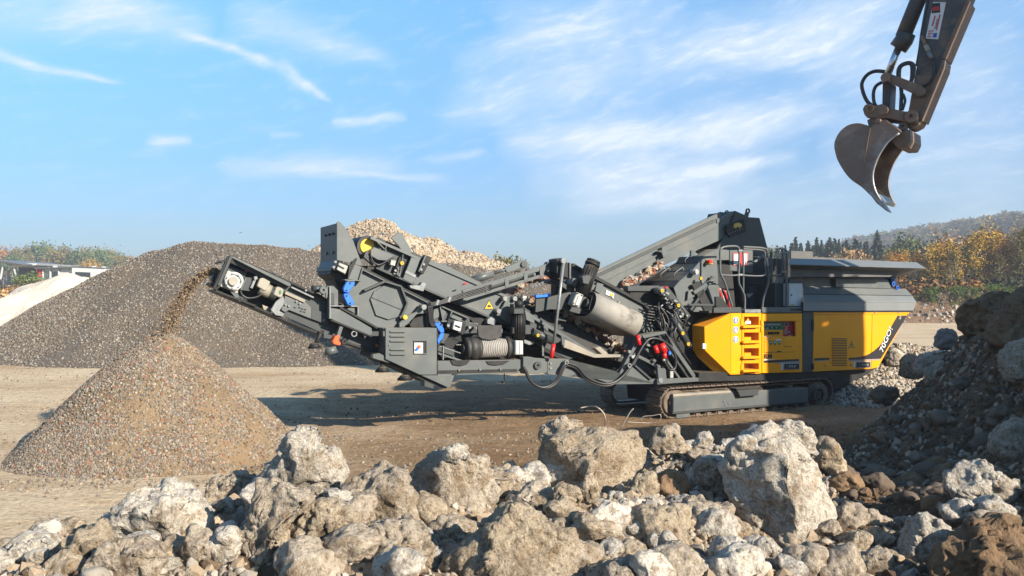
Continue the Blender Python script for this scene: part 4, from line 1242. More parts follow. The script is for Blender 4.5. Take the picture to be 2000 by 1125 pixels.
    # front strip with the three round signs
    strip = part('corner_panel', [(1427.5, 612), (1448.5, 611.5), (1448.5, 731), (1427.5, 732)], -.004, .04, m_yellow)
    for k, Y in enumerate((625.3, 644.2, 663)):
        s = S().disc(1437.2, Y, -.010, -.003, 6.6, 24).done('safety_sign', m_print_white, strip)
        S().disc(1437.2, Y, -.0125, -.009, 5.7, 24).done('blue_disc', m_print_blue, strip)
        q = S()
        if k == 0:
            q.disc(1437.2, Y - .6, -.015, -.012, 3.1, 14); q.plate([(1434.8, Y + 1), (1439.6, Y + 1), (1438.6, Y + 3.7), (1435.8, Y + 3.7)], -.015, -.012, 0)
        elif k == 1:
            q.disc(1437.2, Y - 3.2, -.015, -.012, 1.4, 10); q.plate([(1434.2, Y - 1.6), (1440.2, Y - 1.6), (1439, Y + 4), (1437.6, Y + 4), (1437.2, Y + 1.4), (1436.8, Y + 4), (1435.4, Y + 4)], -.015, -.012, 0)
        else:
            q.plate([(1434.6, Y - 1.5), (1436, Y - 3.8), (1439.4, Y - 3.8), (1440, Y + 1), (1438.6, Y + 3.8), (1435.2, Y + 3.8)], -.015, -.012, 0)
        q.done('pictogram', m_print_white, strip)
        if k == 0:
            S().rect(1435.2, Y - 1.2, 1439.2, Y - .3, -.0175, -.0152, 0).done('mark', m_print_blue, strip)
    # ladder column: frame pieces around four recesses
    lad = part('ladder', [(1449.5, 612), (1453.5, 612), (1453.5, 730.5), (1449.5, 731)], -.006, .25, m_yellow)
    rows = ((618.5, 641.5), (649.3, 671.5), (680, 702), (709.5, 728))
    S().plate([(1482.3, 611.5), (1487.5, 611.5), (1487.5, 729), (1482.3, 729.5)], -.006, .25, .004).done('side_post', m_yellow, lad)
    tops = [612] + [b for a, b in rows]
    for i, (a, b) in enumerate(rows):
        S().rect(1453.5, tops[i], 1482.3, a, -.004, .25, .003).done('riser', m_yellow, lad)
        S().plate([(1452, b - 5.5), (1483, b - 6.5), (1483, b - 1.5), (1452, b - .5)], -.075, .24, .006).done('step', m_yellow, lad)
        S().rect(1453.5, a, 1482.3, b, .225, .25, 0).done('back_plate', m_yellow, lad)
        if i in (1, 2): S().plate([(1453.6, a + 9), (1467, a + 9), (1467, b - 6), (1453.6, b - 5.5)], .03, .06, .003).done('foot_guard', m_yellow, lad)
    S().rect(1453.5, 728, 1482.3, 730, -.004, .25, .003).done('riser', m_yellow, lad)
    S().plate([(1456, 627), (1466.5, 627), (1466.5, 632.5), (1456, 632.5)], .018, .022, 0).done('sticker', m_print_white, lad)
    S().plate([(1458, 626.5), (1461, 620.5), (1464, 626.5)], .018, .022, 0).done('sticker', m_yellow2, lad)
    for Y in (631, 721): S().rect(1447.6, Y - 8, 1450.4, Y + 8, -.02, .0, .003).done('hinge', m_yellow, lad)
    # control door: built round its recess
    door = part('control_door', [(1488.6, 612.8), (1567, 612), (1567, 627), (1488.6, 627.5)], -.006, .03, m_yellow)
    def dpl(name, pts, w0=-.006, w1=.03, mat=m_yellow, bev=.003): return S().plate(pts, w0, w1, bev).done(name, mat, door)
    dpl('door_plate', [(1488.6, 627.5), (1492, 627.5), (1492, 657.5), (1488.6, 657.8)])
    dpl('door_plate', [(1554.5, 627), (1567, 627), (1567, 656.8), (1554.5, 657)])
    dpl('door_plate', [(1488.6, 657.8), (1567, 656.8), (1567, 726.8), (1488.6, 728.6)])
    dpl('recess_back', [(1491, 626), (1556, 626), (1556, 658), (1491, 658)], .11, .13, m_print_grey)
    dpl('recess_side', [(1491.5, 626.5), (1555, 626), (1555, 628), (1491.5, 628.5)], .03, .12, m_yellow)
    S().rect(1492, 629, 1529.5, 644, .095, .11, 0).done('control_panel', m_print_green, door)
    S().rect(1492, 644.5, 1529.5, 657, .095, .11, 0).done('control_panel', m_yellow, door)
    S().rect(1530, 628.5, 1555, 657, .095, .11, 0).done('control_panel', m_print_red, door)
    S().rect(1493, 631, 1496.5, 637, .085, .096, .002).done('switch', m_plate, door)
    S().rect(1498, 632, 1524, 635.5, .085, .096, .002).done('label_strip', m_plate, door)
    for k in range(6): S().disc(1500 + k * 4.4, 640, .07, .096, 1.4, 10).done('button', m_black if k % 2 else m_plate, door)
    for k in range(4): S().disc(1504 + k * 5.7, 650.5, .06, .096, 2.3, 12).done('button', m_black, door)
    S().rect(1532, 630.5, 1540.5, 637, .085, .096, .002).done('display_bezel', m_plate, door)
    S().rect(1533.2, 631.8, 1539.3, 635.8, .082, .086, 0).done('display', m_black, door)
    S().disc(1536, 639.5, .07, .096, 1.2, 10).done('button', m_plate, door)
    S().rect(1533.3, 642, 1538.5, 644, .088, .096, 0).done('label_strip', m_plate, door)
    S().ring(1535.5, 649.5, .06, .096, 3.2, 2.0, 14).done('switch', m_plate, door)
    S().disc(1542, 648.5, .06, .096, 1.7, 10).done('switch', m_plate, door)
    text_part('lettering', 'START', P, 1492.3, 643.6, .092, 2.4, 0, m_print_white, door, wide=1.3)
    text_part('lettering', 'NOT-AUS', P, 1492.3, 658.3, -.009, 2.4, 0, m_print_white, door, wide=1.2)
    text_part('lettering', 'HALT', P, 1540, 656.8, .092, 2.4, 0, m_print_white, door, wide=1.3)
    # map drawing of the machine on the flap
    fl = dpl('flap', [(1493, 659.3), (1530, 659), (1530, 687.2), (1493, 688)], -.012, -.005)
    dpl('flap', [(1531.5, 659), (1545, 658.8), (1545, 676.3), (1531.5, 676.5)], -.014, -.005)
    dpl('shadow_gap', [(1492, 658.6), (1492.9, 658.6), (1492.9, 689), (1492, 689)], -.008, -.005, m_print_black, 0)
    dpl('shadow_gap', [(1492, 688.2), (1551.5, 686.9), (1551.5, 687.6), (1492, 689)], -.008, -.005, m_print_black, 0)
    dpl('shadow_gap', [(1531, 676.7), (1546, 676.4), (1546, 677.4), (1531, 677.6)], -.008, -.005, m_print_black, 0)
    dpl('latch', [(1519, 685.6), (1525.5, 685.4), (1525.5, 687.6), (1519, 687.8)], -.03, -.006, m_black, .002)
    for k, (gx, gy) in enumerate(((1505, 670), (1513.5, 670), (1522.5, 669.5))):
        S().plate([(gx - 3.4, gy - 4), (gx + 3.2, gy - 4.4), (gx + 2.6, gy + 1.5), (gx + .2, gy + 5), (gx - 2.6, gy + 1.5)], -.0155, -.0125, 0).done('diagram_patch', m_print_green, door)
        S().rect(gx - 1.6, gy - 2.4, gx + 1.6, gy - .2, -.018, -.0158, 0).done('diagram_patch', m_print_white, door)
    S().rect(1515, 663, 1526, 665, -.0155, -.0125, 0).done('diagram_patch', m_print_white, door)
    S().bar((1497, 661.5), (1504, 666.5), 1.2, -.0155, -.0125, 0).done('diagram_patch', m_print_grey, door)
    text_part('lettering', 'RM', P, 1492, 700.6, -.017, 9.2, 0, m_print_black, door, wide=1.18, bold=.012)
    dpl('decal_stripe', [(1492, 704.2), (1560.5, 701.3), (1560.5, 705.0), (1492, 708.8)], -.010, -.0065, m_print_black, 0)
    dpl('decal_stripe', [(1513.5, 707.8), (1562.5, 705.0), (1562.5, 708.2), (1513.5, 710.0)], -.013, -.0105, m_print_grey, 0)
    dpl('decal_stripe', [(1492, 702.2), (1513, 701.4), (1513, 702.8), (1492, 703.8)], -.010, -.0065, m_print_white, 0)
    def lamp(x0, y0, x1, y1, parent, st):
        l = S().plate([(x0, y0), (x1, y0 - .6), (x1, y1 - .8), (x0, y1)], -.035, .01, .004).done('work_lamp', m_plate, parent)
        S().plate([(x0 + 1.2, y0 + 1.2), (x0 + 6, y0 + 1), (x0 + 6, y1 - 1.2), (x0 + 1.2, y1 - 1)], -.042, -.034, .002).done('lens', m_black, parent)
        S().plate([(x0 + 7, y0 + 1.2), (x1 - 1, y0 + .8), (x1 - 1, y1 - 2), (x0 + 7, y1 - 1.4)], -.042, -.034, .002).done('lens', m_black, parent)
        for k in range(3): S().rect(x0 + 10 + k * 5, y0 + 4, x0 + 13.4 + k * 5, y1 - 4.5, -.046, -.041, 0).done('led', m_print_grey, parent)
        S().plate(st, -.012, -.006, 0).done('sticker', m_print_white, parent)
    lamp(1531, 709.5, 1562, 722, door, [(1526.5, 709.5), (1530.5, 709.5), (1530.5, 722.5), (1526.5, 722.5)])
    for Y in (632, 645): S().rect(1487, Y - 7, 1489.8, Y + 3, -.03, -.004, .003).done('hinge', m_yellow, door)
    # grey pillar between the two doors
    part('pillar', [(1568.4, 589), (1589, 589), (1587.5, 726.5), (1567.2, 727)], -.012, .05, m_grey2)
    # right engine door
    ed = part('engine_door', [(1589.6, 614.5), (1703.5, 613), (1701, 720.5), (1587.6, 726)], -.010, .05, m_yellow, None, .005)
    S().plate([(1703.9, 613), (1773, 612.4), (1715.5, 717.2), (1701.6, 720.4)], -.010, .05, .005).done('door_plate', m_yellow, ed)
    S().plate([(1589, 607.5), (1779.5, 607.5), (1774.5, 613.2), (1589.4, 614.3)], -.022, .05, .004).done('top_rail', m_yellow, ed)
    for X, Y in ((1709.3, 610.6), (1755.5, 610.6), (1613, 714.5), (1664, 713)): S().disc(X, Y, -.035, -.01, 1.5, 10).done('lock', m_alu, ed)
    for k in range(17):
        Y = 659.5 + k * 3.25
        S().plate([(1626, Y), (1654.3, Y - .15), (1654.3, Y + 1.3), (1626, Y + 1.45)], -.028, -.008, .001).done('louvre', m_yellow, ed)
        S().plate([(1626, Y + 1.5), (1654.3, Y + 1.35), (1654.3, Y + 3.0), (1626, Y + 3.15)], -.013, -.008, 0).done('slot', m_print_black, ed)
    S().plate([(1657.5, 679.5), (1663.7, 666), (1669.9, 679.3)], -.0135, -.0098, 0).done('warning_triangle', m_print_black, ed)
    S().plate([(1659.0, 678.6), (1663.7, 668.2), (1668.4, 678.4)], -.016, -.0138, 0).done('warning_triangle', m_yellow2, ed)
    S().plate([(1662.6, 677), (1662.6, 671.6), (1664.6, 671.6), (1664.6, 677)], -.018, -.0163, 0).done('pictogram', m_print_black, ed)
    S().plate([(1590.5, 699.8), (1620, 698.6), (1620, 702.6), (1590.5, 704.2)], -.0135, -.0098, 0).done('decal_stripe', m_print_black, ed)
    S().plate([(1590.5, 704.4), (1620, 702.8), (1620, 704.2), (1590.5, 706.0)], -.0135, -.0098, 0).done('decal_stripe', m_print_grey, ed)
    sw = [(1658, 698.6), (1670, 698.2), (1681, 696.8), (1690, 694.6), (1697.5, 691.4), (1707, 685.2), (1717, 676.5), (1724.5, 667), (1734, 650.5), (1745, 630.5), (1753.4, 616.4), (1771.4, 616.4),
          (1735.6, 676), (1728.4, 688), (1720.5, 700.6), (1681, 702.2), (1658, 703.0)]
    S().plate(sw, -.0140, -.0098, 0).done('decal_swoosh', m_print_black, ed)
    S().plate([(1658, 703.4), (1681, 702.6), (1720.2, 701.0), (1718.6, 703.4), (1681, 705.0), (1658, 705.6)], -.0140, -.0098, 0).done('decal_stripe', m_print_grey, ed)
    text_part('lettering', '70GO!', P, 1724.0, 689.5, -.018, 11.2, R(59.5), m_print_white, ed, shear=.0, wide=1.22, bold=.004)
    text_part('lettering', '2.0', P, 1758, 624.5, -.017, 4.0, R(59.5), m_print_white, ed)
    lamp(1673, 706.5, 1701, 718.6, ed, [(1668, 706.5), (1672.4, 706.3), (1672.4, 717), (1668, 717.4)])
    for Y in (630, 640, 716): S().rect(1586.2, Y - 6, 1590, Y + 6, -.03, 0, .003).done('hinge', m_black, ed)
    # slanting rear under-skirt, dark
    part('rear_skirt', [(1589, 726), (1714, 717.5), (1672, 745), (1628, 768), (1585, 745)], .25, 2.0, m_black)
    part('rear_body', [(1589.5, 609), (1775, 608), (1710, 717), (1588, 725)], .06, 2.18, m_grey2)
    # ---------------- engine cover: three folded bands
    p = lambda X, Y, w: P.at(X, Y, w)
    cov = S().poly([p(1569, 607, -.05), p(1784, 606.5, -.05), p(1790, 590, -.05), p(1569, 589, -.05),
                    p(1781.6, 577.4, .10), p(1569, 574.2, .10), p(1769.5, 564.2, .36), p(1569, 560.3, .36),
                    p(1769.5, 564.2, 1.9), p(1569, 560.3, 1.9), p(1784, 606.5, 2.3), p(1569, 607, 2.3), p(1790, 590, 2.3), p(1569, 589, 2.3)],
                   [(0, 1, 2, 3), (3, 2, 4, 5), (5, 4, 6, 7), (7, 6, 8, 9), (1, 10, 12, 2), (2, 12, 8, 6, 4), (10, 11, 13, 12), (12, 13, 9, 8), (0, 3, 5, 7, 9, 13, 11)]).done('engine_cover', m_cover, rt)
    S().tubepx([(1569, 574.4, .095), (1781.4, 577.6, .095)], .008, 6).done('fold_seam', m_black, cov)
    S().tubepx([(1569, 589.2, -.054), (1789.6, 590.2, -.054)], .007, 6).done('fold_seam', m_print_grey, cov)
    S().plate([(1570, 607.3), (1783, 606.9), (1781, 609.8), (1570, 610.2)], -.03, .3, .002).done('rubber_edge', m_black, cov)
    # ---------------- feed hopper
    hw = []
    hp = S().poly([p(1545, 541.5, .40), p(1738, 541.5, .40), p(1790, 522.5, -.10), p(1543, 515.5, -.10), p(1741, 541.5, 1.75), p(1809, 524.0, 2.3),
                   p(1545, 541.5, 1.75), p(1543, 515.5, 2.3)],
                  [(0, 1, 2, 3), (1, 4, 5, 2), (4, 6, 7, 5)]).done('feed_hopper', m_dark_in, rt)
    sol = hp.modifiers.new('thickness', 'SOLIDIFY'); sol.thickness = .02
    # flat rim, tipped outwards
    z_rim = P.at(1543, 507, -.1).z
    uA = P.at(1541, 515, -.24).x; uB = P.at(1809, 522.8, -.26).x
    rim = S().plate([(1541, 515.2), (1809, 523.3), (1809, 525.0), (1541, 517.2)], -.24, -.22, .003)
    zo0 = P.at(1541, 516, -.24).z; zo1 = P.at(1809, 523.8, -.24).z
    a0 = P.at(1541, 516, -.24); a1 = P.at(1808, 523.6, -.24); b0 = P.at(1545, 504.5, .04); b1 = P.at(1790, 512.2, .04)
    t3 = Vector((0, 0, -.012))
    rim.poly([a0, a1, b1, b0, a0 + t3, a1 + t3, b1 + t3, b0 + t3], [(0, 1, 2, 3), (7, 6, 5, 4), (0, 4, 5, 1), (1, 5, 6, 2), (2, 6, 7, 3), (3, 7, 4, 0)])
    rim.done('hopper_rim', m_cover, hp)
    # inner wall rising behind the rim (near and far)
    S().plate([(1545, 505.5), (1790, 513), (1738, 541), (1545, 541)], .05, .07, .003).done('hopper_wall', m_dark_in, hp)
    S().plate([(1560, 500), (1770, 512), (1725, 541), (1560, 541)], 2.1, 2.12, .003).done('hopper_wall', m_dark_in, hp)
    q = S().plate([(1545, 490), (1588, 491), (1588, 506), (1545, 505)], 1.9, 1.93, .003)
    q.done('hopper_wall', m_dark_in, hp)
    S().plate(vF((290, 202), (605, 208), (632, 262), (290, 252)), .33, .36, .004).done('side_plate', m_grey, hp)
    S().plate([(1569, 541.5), (1742, 541.5), (1745, 564.5), (1569, 561)], .42, 1.8, .003).done('hopper_base', m_grey, hp)
    for X, Y in ((1745, 546.5), (1745.5, 554.5), (1753.5, 562)):
        S().ring(X, Y, .3, .33, 4.2, 2.6, 12).done('chain_link', m_blue, hp)
    S().plate([(1738, 541), (1752, 541), (1757, 566), (1744, 566)], .36, .42, .004).done('end_plate', m_black, hp)
    # white switch box and the boxes on the deck
    bx = part('switch_box', [(1541.5, 553.5), (1568, 553.5), (1567.5, 597.5), (1541, 598)], .06, .36, m_white, None, .006)
    S().plate([(1541.5, 553.5), (1543, 545), (1569.5, 546), (1568.5, 553.3)], .08, .40, .004).done('lid', m_grey2, bx)
    S().disc(1546.5, 576.5, .045, .06, 1.5, 10).done('lock', m_black, bx)
    for X in (1544.5, 1548.5): S().rect(X, 593.5, X + 2.6, 596.5, .054, .062, 0).done('sticker', m_yellow2, bx)
    part('deck_cabinet', [(1513.5, 553), (1540.5, 553), (1540, 600), (1513.5, 600)], .22, .9, m_grey2)
    part('cabinet_top', [(1513, 553.5), (1523, 541), (1569, 541.5), (1569, 546), (1541, 553.5)], .25, .3, m_dustplate)
    dr = part('deck_rail', [(1488, 600.5), (1567, 599), (1567, 610.5), (1488, 611)], -.012, .03, m_grey)
    for X in (1490.5, 1493, 1528.5, 1531): 
        for Y in (602, 608): S().disc(X, Y, -.025, -.01, .9, 8).done('bolt', m_alu, dr)
    S().plate([(1545, 603), (1566, 602.5), (1566, 607), (1545, 607.3)], -.02, -.008, .002).done('slot', m_black, dr)
    S().plate([(1455, 605), (1486, 604), (1486, 611), (1455, 611)], -.02, .9, .003).done('platform', m_alu, dr)
    part('deck', [(1385, 607), (1568, 606.5), (1568, 611), (1385, 611.5)], .04, 2.15, m_grey2)
    part('deck_kerb', [(1394, 601), (1448, 600), (1448, 611), (1394, 611)], .0, .05, m_grey2)
    # dark back wall and equipment behind the platform
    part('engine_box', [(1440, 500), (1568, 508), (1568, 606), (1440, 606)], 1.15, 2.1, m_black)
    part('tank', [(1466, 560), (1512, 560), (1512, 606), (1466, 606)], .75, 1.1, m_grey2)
    part('bracket_plate', [(1458, 574), (1472, 573), (1462, 583)], .5, .53, m_alu)
    # ---------------- railings
    def rail(pts, w, rr=.021, smooth=5): return S().tubepx([(X, Y, w) for X, Y in pts], rr, 8, smooth).done('handrail', m_grey, rt)
    rail(vD((490, 752), (462, 660), (432, 565), (402, 500), (400, 400), (401, 335), (420, 312), (470, 304), (520, 306), (538, 330), (538, 440), (535, 560), (556, 615), (578, 668), (580, 720), (578, 785)), .02)
    rail(vD((402, 512), (470, 518), (536, 515)), .02, .018)
    rail(vD((567, 309), (640, 312), (722, 320), (745, 345), (742, 430), (752, 500), (755, 560), (738, 620), (716, 690), (710, 740), (708, 785)), .03)
    rail(vD((567, 325), (640, 327), (715, 336), (728, 360), (727, 440), (735, 490), (716, 518), (640, 521), (550, 515)), .035, .017)
    rail(vD((567, 309), (566, 330), (570, 420), (570, 520), (569, 700)), .05, .017)
    rail(vD((778, 515), (776, 420), (778, 340), (790, 320), (830, 319), (853, 335), (856, 420), (852, 490), (835, 514), (778, 519), (730, 517)), .06, .018)
    rail(vD((768, 320), (766, 420), (765, 510)), .06, .012)
    rail(vD((840, 318), (868, 324), (886, 350), (887, 450), (886, 600), (886, 785)), .03, .022)
    for (a, b) in (((862, 348), (892, 352)), ((860, 490), (890, 490)), ((745, 390), (752, 450)), ((537, 335), (566, 335)), ((535, 512), (566, 512))):
        S().bar(vD(a)[0], vD(b)[0], 4, .0, .05, .003).done('clamp', m_alu, rt)
    # notice frame on the platform
    nf = part('notice_board', vD((470, 332), (640, 330), (640, 500), (470, 482)), .55, .58, m_grey)
    S().plate(vD((494, 352), (605, 350), (605, 448), (494, 446)), .54, .549, 0).done('notice_border', m_print_red, nf)
    S().plate(vD((500, 360), (532, 360), (532, 440), (500, 440)), .53, .539, 0).done('notice_sheet', m_print_white, nf)
    S().plate(vD((568, 358), (598, 358), (598, 442), (568, 442)), .53, .539, 0).done('notice_sheet', m_print_white, nf)
    S().tubepx([(1455, 530, .6), (1462, 520, .6), (1492, 500, .6)], .035, 8, 5).done('exhaust_bend', m_grey, rt)

    # ---------------- oversize conveyor rising to the right, on the far half of the machine
    w0 = 1.35
    oc = part('return_conveyor', [(1158, 541), (1395, 431), (1440, 421), (1462, 440), (1440, 456), (1413, 466), (1290, 521), (1206, 566)], w0, w0 + .05, m_grey, None, .006)
    part('conveyor_skirt', [(1159, 536), (1172, 526.5), (1408, 413.5), (1408, 427), (1165, 541)], w0 + .02, w0 + .06, m_grey, oc, .004)
    part('conveyor_skirt', [(1400, 428), (1436, 411.5), (1437, 419), (1400, 436)], w0 - .02, w0 + .02, m_grey, oc, .004)
    S().bar((1160, 541.5), (1396, 431), 5.5, w0 - .03, w0 + .02, .004).done('rail', m_grey2, oc)
    S().bar((1172, 552), (1400, 443), 2.5, w0 - .035, w0, .003).done('rail', m_grey, oc)
    part('conveyor_floor', [(1165, 545), (1440, 425), (1440, 440), (1206, 562)], w0 + .05, w0 + .75, m_rubber, oc, .004)
    part('conveyor_skirt', [(1159, 536), (1172, 526.5), (1408, 413.5), (1440, 420), (1440, 440), (1206, 562)], w0 + .75, w0 + .80, m_grey, oc, .004)
    hood = part('conveyor_hood', [(1436, 411.5), (1457, 420.5), (1462, 424), (1484, 425.5), (1499.5, 484), (1494, 500), (1430, 500), (1400, 486), (1413, 464), (1440, 450), (1428, 437)], w0 - .04, w0 + .85, m_grey2, oc, .01)
    q = S().plate(vD((440, 150), (575, 100), (592, 195), (470, 240), (445, 200)), w0 - .07, w0 - .04, .006)
    q.done('logo_plate', m_black, hood)
    el = [(1432.5, 446), (1433, 440.5), (1434.5, 437.3), (1438.5, 435.2), (1443, 435), (1446.4, 436.2), (1449.4, 439.4), (1448.8, 443.2), (1447.2, 441.4), (1446.2, 442), (1446, 445.5), (1444, 445.8), (1443.4, 443), (1439, 443.2), (1438.4, 446), (1436, 446), (1435.4, 442.6)]
    S().plate(el, w0 - .075, w0 - .071, 0).done('animal_emblem', m_gold, hood)
    for k in range(7):
        X = 1424 + k * 4.3; S().disc(X, 456.5 - k * 1.6, w0 - .08, w0 - .05, 1.1, 8).done('bolt', m_alu, hood)
    S().ring(1461.5, 412, w0, w0 + .03, 5.2, 2.8, 16).done('lifting_eye', m_grey2, oc)
    S().plate([(1457, 413), (1464, 415), (1461, 427), (1453, 426)], w0 + .002, w0 + .028, .003).done('lifting_lug', m_grey2, oc)
    S().ring(1420.5, 415, w0 + .4, w0 + .43, 4.5, 2.8, 14).done('lifting_eye', m_grey2, oc)
    S().plate(v5((605, 445), (650, 445), (650, 470), (690, 520), (620, 555), (605, 500)), w0 - .10, w0 - .03, .004).done('bracket', m_grey, oc)
    S().plate(v5((560, 490), (605, 470), (605, 500), (615, 555), (600, 500)), w0 - .14, w0 - .03, .003).done('bracket', m_grey2, oc)
    part('conveyor_leg', [(1400, 470), (1432, 462), (1420, 606), (1400, 606)], 1.5, 1.6, m_grey2)

    # ---------------- crusher inlet cover, stepping down to the left
    near, far = .42, 1.22
    def slab(name, A, B_, th, mat):
        a0 = P.at(A[0], A[1], near); b0 = P.at(B_[0], B_[1], near)
        n = Vector((a0.z - b0.z, 0, b0.x - a0.x)).normalized()
        if n.z < 0: n = -n
        vs = [a0, b0, b0 - n * th, a0 - n * th]
        return S().prism(vs, Vector((0, far - near, 0)), .006).done(name, mat, rt)
    m_cov = m_grey2
    c1 = slab('cover_plate', (1376, 499), (1368, 513), .02, m_cov)
    slab('cover_plate', (1368, 514), (1351, 528), .02, m_cov)
    slab('cover_plate', (1351, 529), (1327.5, 548), .03, m_cov)
    slab('cover_plate', (1327, 548.5), (1316, 561), .02, m_cov)
    for (hx, hy, ww) in ((1338, 535, .62), (1338, 535, 1.05), (1371, 506, .8)):
        a = P.at(hx, hy, near); d = Vector((.10, 0, .06)); a.y = ww
        S().tube([a - d, a - d + Vector((0, 0, .07)), a + d + Vector((0, 0, .07)), a + d], .012, 6, 3).done('handle', m_grey, c1)
    part('inlet_side_plate', [(1376, 500), (1400, 500), (1404, 560), (1392, 606), (1345, 606), (1325, 590), (1316, 562), (1327, 549), (1351, 529)], near - .03, near, m_grey)
    part('inlet_side_plate', [(1376, 500), (1400, 500), (1404, 560), (1392, 606), (1345, 606), (1325, 590), (1316, 562), (1327, 549), (1351, 529)], far, far + .03, m_grey)
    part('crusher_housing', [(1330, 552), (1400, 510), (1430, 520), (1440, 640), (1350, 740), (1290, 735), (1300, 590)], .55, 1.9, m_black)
    part('inlet_beam', v5((920, 840), (1000, 800), (1145, 1090), (1145, 1125), (1060, 1125)), .30, .38, m_black)
    part('gusset', v5((1060, 850), (1130, 790), (1205, 850), (1210, 1000), (1150, 1080)), .33, .36, m_grey)
    part('gusset', v5((930, 1120), (1030, 960), (1110, 1070), (1110, 1125)), .33, .36, m_grey)
    part('gusset', v5((870, 1000), (880, 900), (930, 880), (950, 960)), .33, .36, m_grey)
    S().bar((1350, 606), (1393, 540), 5, .30, .34).done('brace', m_grey2, rt)
    S().bar((1356, 572), (1400, 543), 7, .28, .34).done('brace', m_grey, rt)
    S().bar((1345, 595), (1400, 596), 4, .29, .33).done('brace', m_grey2, rt)
    hm = S().disc(1361, 531, .26, .42, 5.5, 16); hm.disc(1361, 531, .22, .26, 3.5, 12).done('bearing', m_plate, rt)
    S().ring(1369.5, 543.5, .24, .28, 3, 1.2, 14).done('yellow_washer', m_yellow2, rt)
    S().disc(1389, 511, .26, .40, 4, 14).done('emergency_stop', m_red, rt)
    S().rect(1380, 507, 1392, 516, .36, .45, .004).done('emergency_box', m_yellow2, rt)
    S().plate([(1350, 489), (1359, 489), (1359, 500), (1350, 500)], .75, .8, .004).done('lifting_lug', m_grey, rt)
    S().plate([(1375, 500), (1400, 486), (1437, 490), (1437, 508), (1376, 509)], .95, 1.3, .004).done('hose_tray', m_grey, rt)
    # blue-black guard beam below the cover, box under it
    part('guard_beam', v5((245, 848), (580, 845), (560, 905), (250, 903)), .45, .6, m_grey2)
    part('valve_housing', v5((255, 900), (560, 905), (620, 950), (630, 1100), (500, 1125), (420, 1090), (300, 980)), .5, 1.2, m_black)
    rr = random.Random(5)
    # hydraulic valve block: many small fittings along a slanting manifold
    vb = S().plate(vC((850, 480), (900, 470), (1035, 640), (1000, 680), (940, 640)), .22, .42, .006).done('valve_block', m_grey2, rt)
    for k in range(46):
        t = rr.random(); X = 1288 + t * 52 + rr.uniform(-9, 9); Y = 562 + t * 62 + rr.uniform(-8, 8)
        s = rr.uniform(1.5, 4.2); m = rr.choice([m_black, m_plate, m_alu, m_grey2, m_black])
        if rr.random() < .5: S().disc(X, Y, rr.uniform(.08, .16), .24, s * .8, 10).done('valve', m, vb)
        else: S().bar((X - s, Y - s * .6), (X + s, Y + s * .6), s * 1.2, rr.uniform(.1, .18), .24, .003).done('valve', m, vb)
    for X, Y in ((1293.5, 567.5), (1325.5, 596.5), (1334, 651), (1345, 672)): S().ring(X, Y, .06, .10, 3.4, 1.3, 16).done('yellow_washer', m_yellow2, rt)
    S().disc(1293.5, 567.5, .1, .3, 6.5, 16).done('pump', m_grey, rt)
    S().disc(1303, 563, .14, .3, 3, 12).done('cap', m_red, rt)
    c = S(); c.tubepx([(1313, 619, .16), (1346, 677, .16)], .065, 14); c.tubepx([(1310, 613, .16), (1316, 624, .16)], .03, 10)
    c.done('hydraulic_cylinder', m_grey2, rt)
    for k in range(16):
        x0 = rr.uniform(1285, 1330); y0 = rr.uniform(585, 640)
        S().tubepx([(x0, y0, .2), (x0 + rr.uniform(-15, 25), y0 + rr.uniform(15, 40), rr.uniform(.08, .2)), (x0 + rr.uniform(-20, 40), y0 + rr.uniform(40, 90), .25)], rr.uniform(.012, .02), 6, 5).done('hose', m_hose, rt)
    for k in range(6):
        S().tubepx([(1262, 596 + k * 5.5, .35), (1285, 600 + k * 5.5, .3), (1296, 604 + k * 5, .3)], .012, 6, 4).done('hose', m_grey2, rt)
    S().tubepx([(1287, 636, .25), (1288, 604, .25), (1294, 596, .25), (1302, 592, .25)], .016, 6, 3).done('pipe', m_alu, rt)
    # hoses on the platform side with red and white wraps
    for k in range(6):
        x0 = 1396 + k * 3.2
        S().tubepx([(x0, 570 + k, .4), (x0 + 6 + k, 562 + k * 2, .35), (x0 + 16, 590, .35), (x0 + 20 + k, 605, .4)], .02, 6, 5).done('hose', [m_red, m_plate, m_hose][k % 3], rt)
    part('hose_box', v5((1165, 960), (1230, 960), (1300, 1060), (1330, 1090), (1170, 1090)), .3, .5, m_black)

    # ---------------- side frame between magnet and crusher
    sf = part('side_frame', [(1116, 519), (1122, 514), (1150, 532), (1262, 594), (1296, 650), (1275, 657), (1240, 642), (1232, 610), (1150, 566), (1118, 552)], .50, .54, m_grey, None, .006)
    S().bar((1118, 517), (1262, 595), 6, .44, .56, .004).done('frame_flange', m_black, sf)
    S().bar((1261, 594), (1293, 648), 6, .44, .56, .004).done('frame_flange', m_black, sf)
    S().plate(v4((985, 410), (1070, 450), (1060, 500), (1045, 480), (980, 455)), .48, .499, .0).done('sticker', m_print_white, sf)
    S().plate(v4((1030, 440), (1062, 455), (1058, 480), (1025, 465)), .47, .479, .0).done('sticker', m_yellow2, sf)
    for X, Y in vC((495, 475), (620, 563)): S().disc(X, Y, .46, .5, 2.2, 10).done('bolt', m_alu, sf)
    S().plate(v4((890, 330), (960, 350), (920, 450), (870, 420)), .42, .5, .004).done('stiffener', m_grey, sf)
    S().plate(v4((790, 330), (880, 360), (850, 410), (790, 390)), .42, .5, .004).done('stiffener', m_grey, sf)
    # slanting A-frame below
    S().bar((1296, 648), (1358, 738), 7, .12, .22).done('leg_frame', m_grey, rt)
    S().bar((1285, 652), (1347, 741), 3, .1, .3).done('leg_frame', m_grey2, rt)
    S().plate([(1254, 655), (1300, 646.5), (1303, 651), (1258, 661)], .08, .3, .004).done('bracket', m_grey, rt)
    part('web_plate', [(1262, 660), (1296, 655), (1348, 742), (1290, 745), (1262, 710)], .30, .34, m_black)
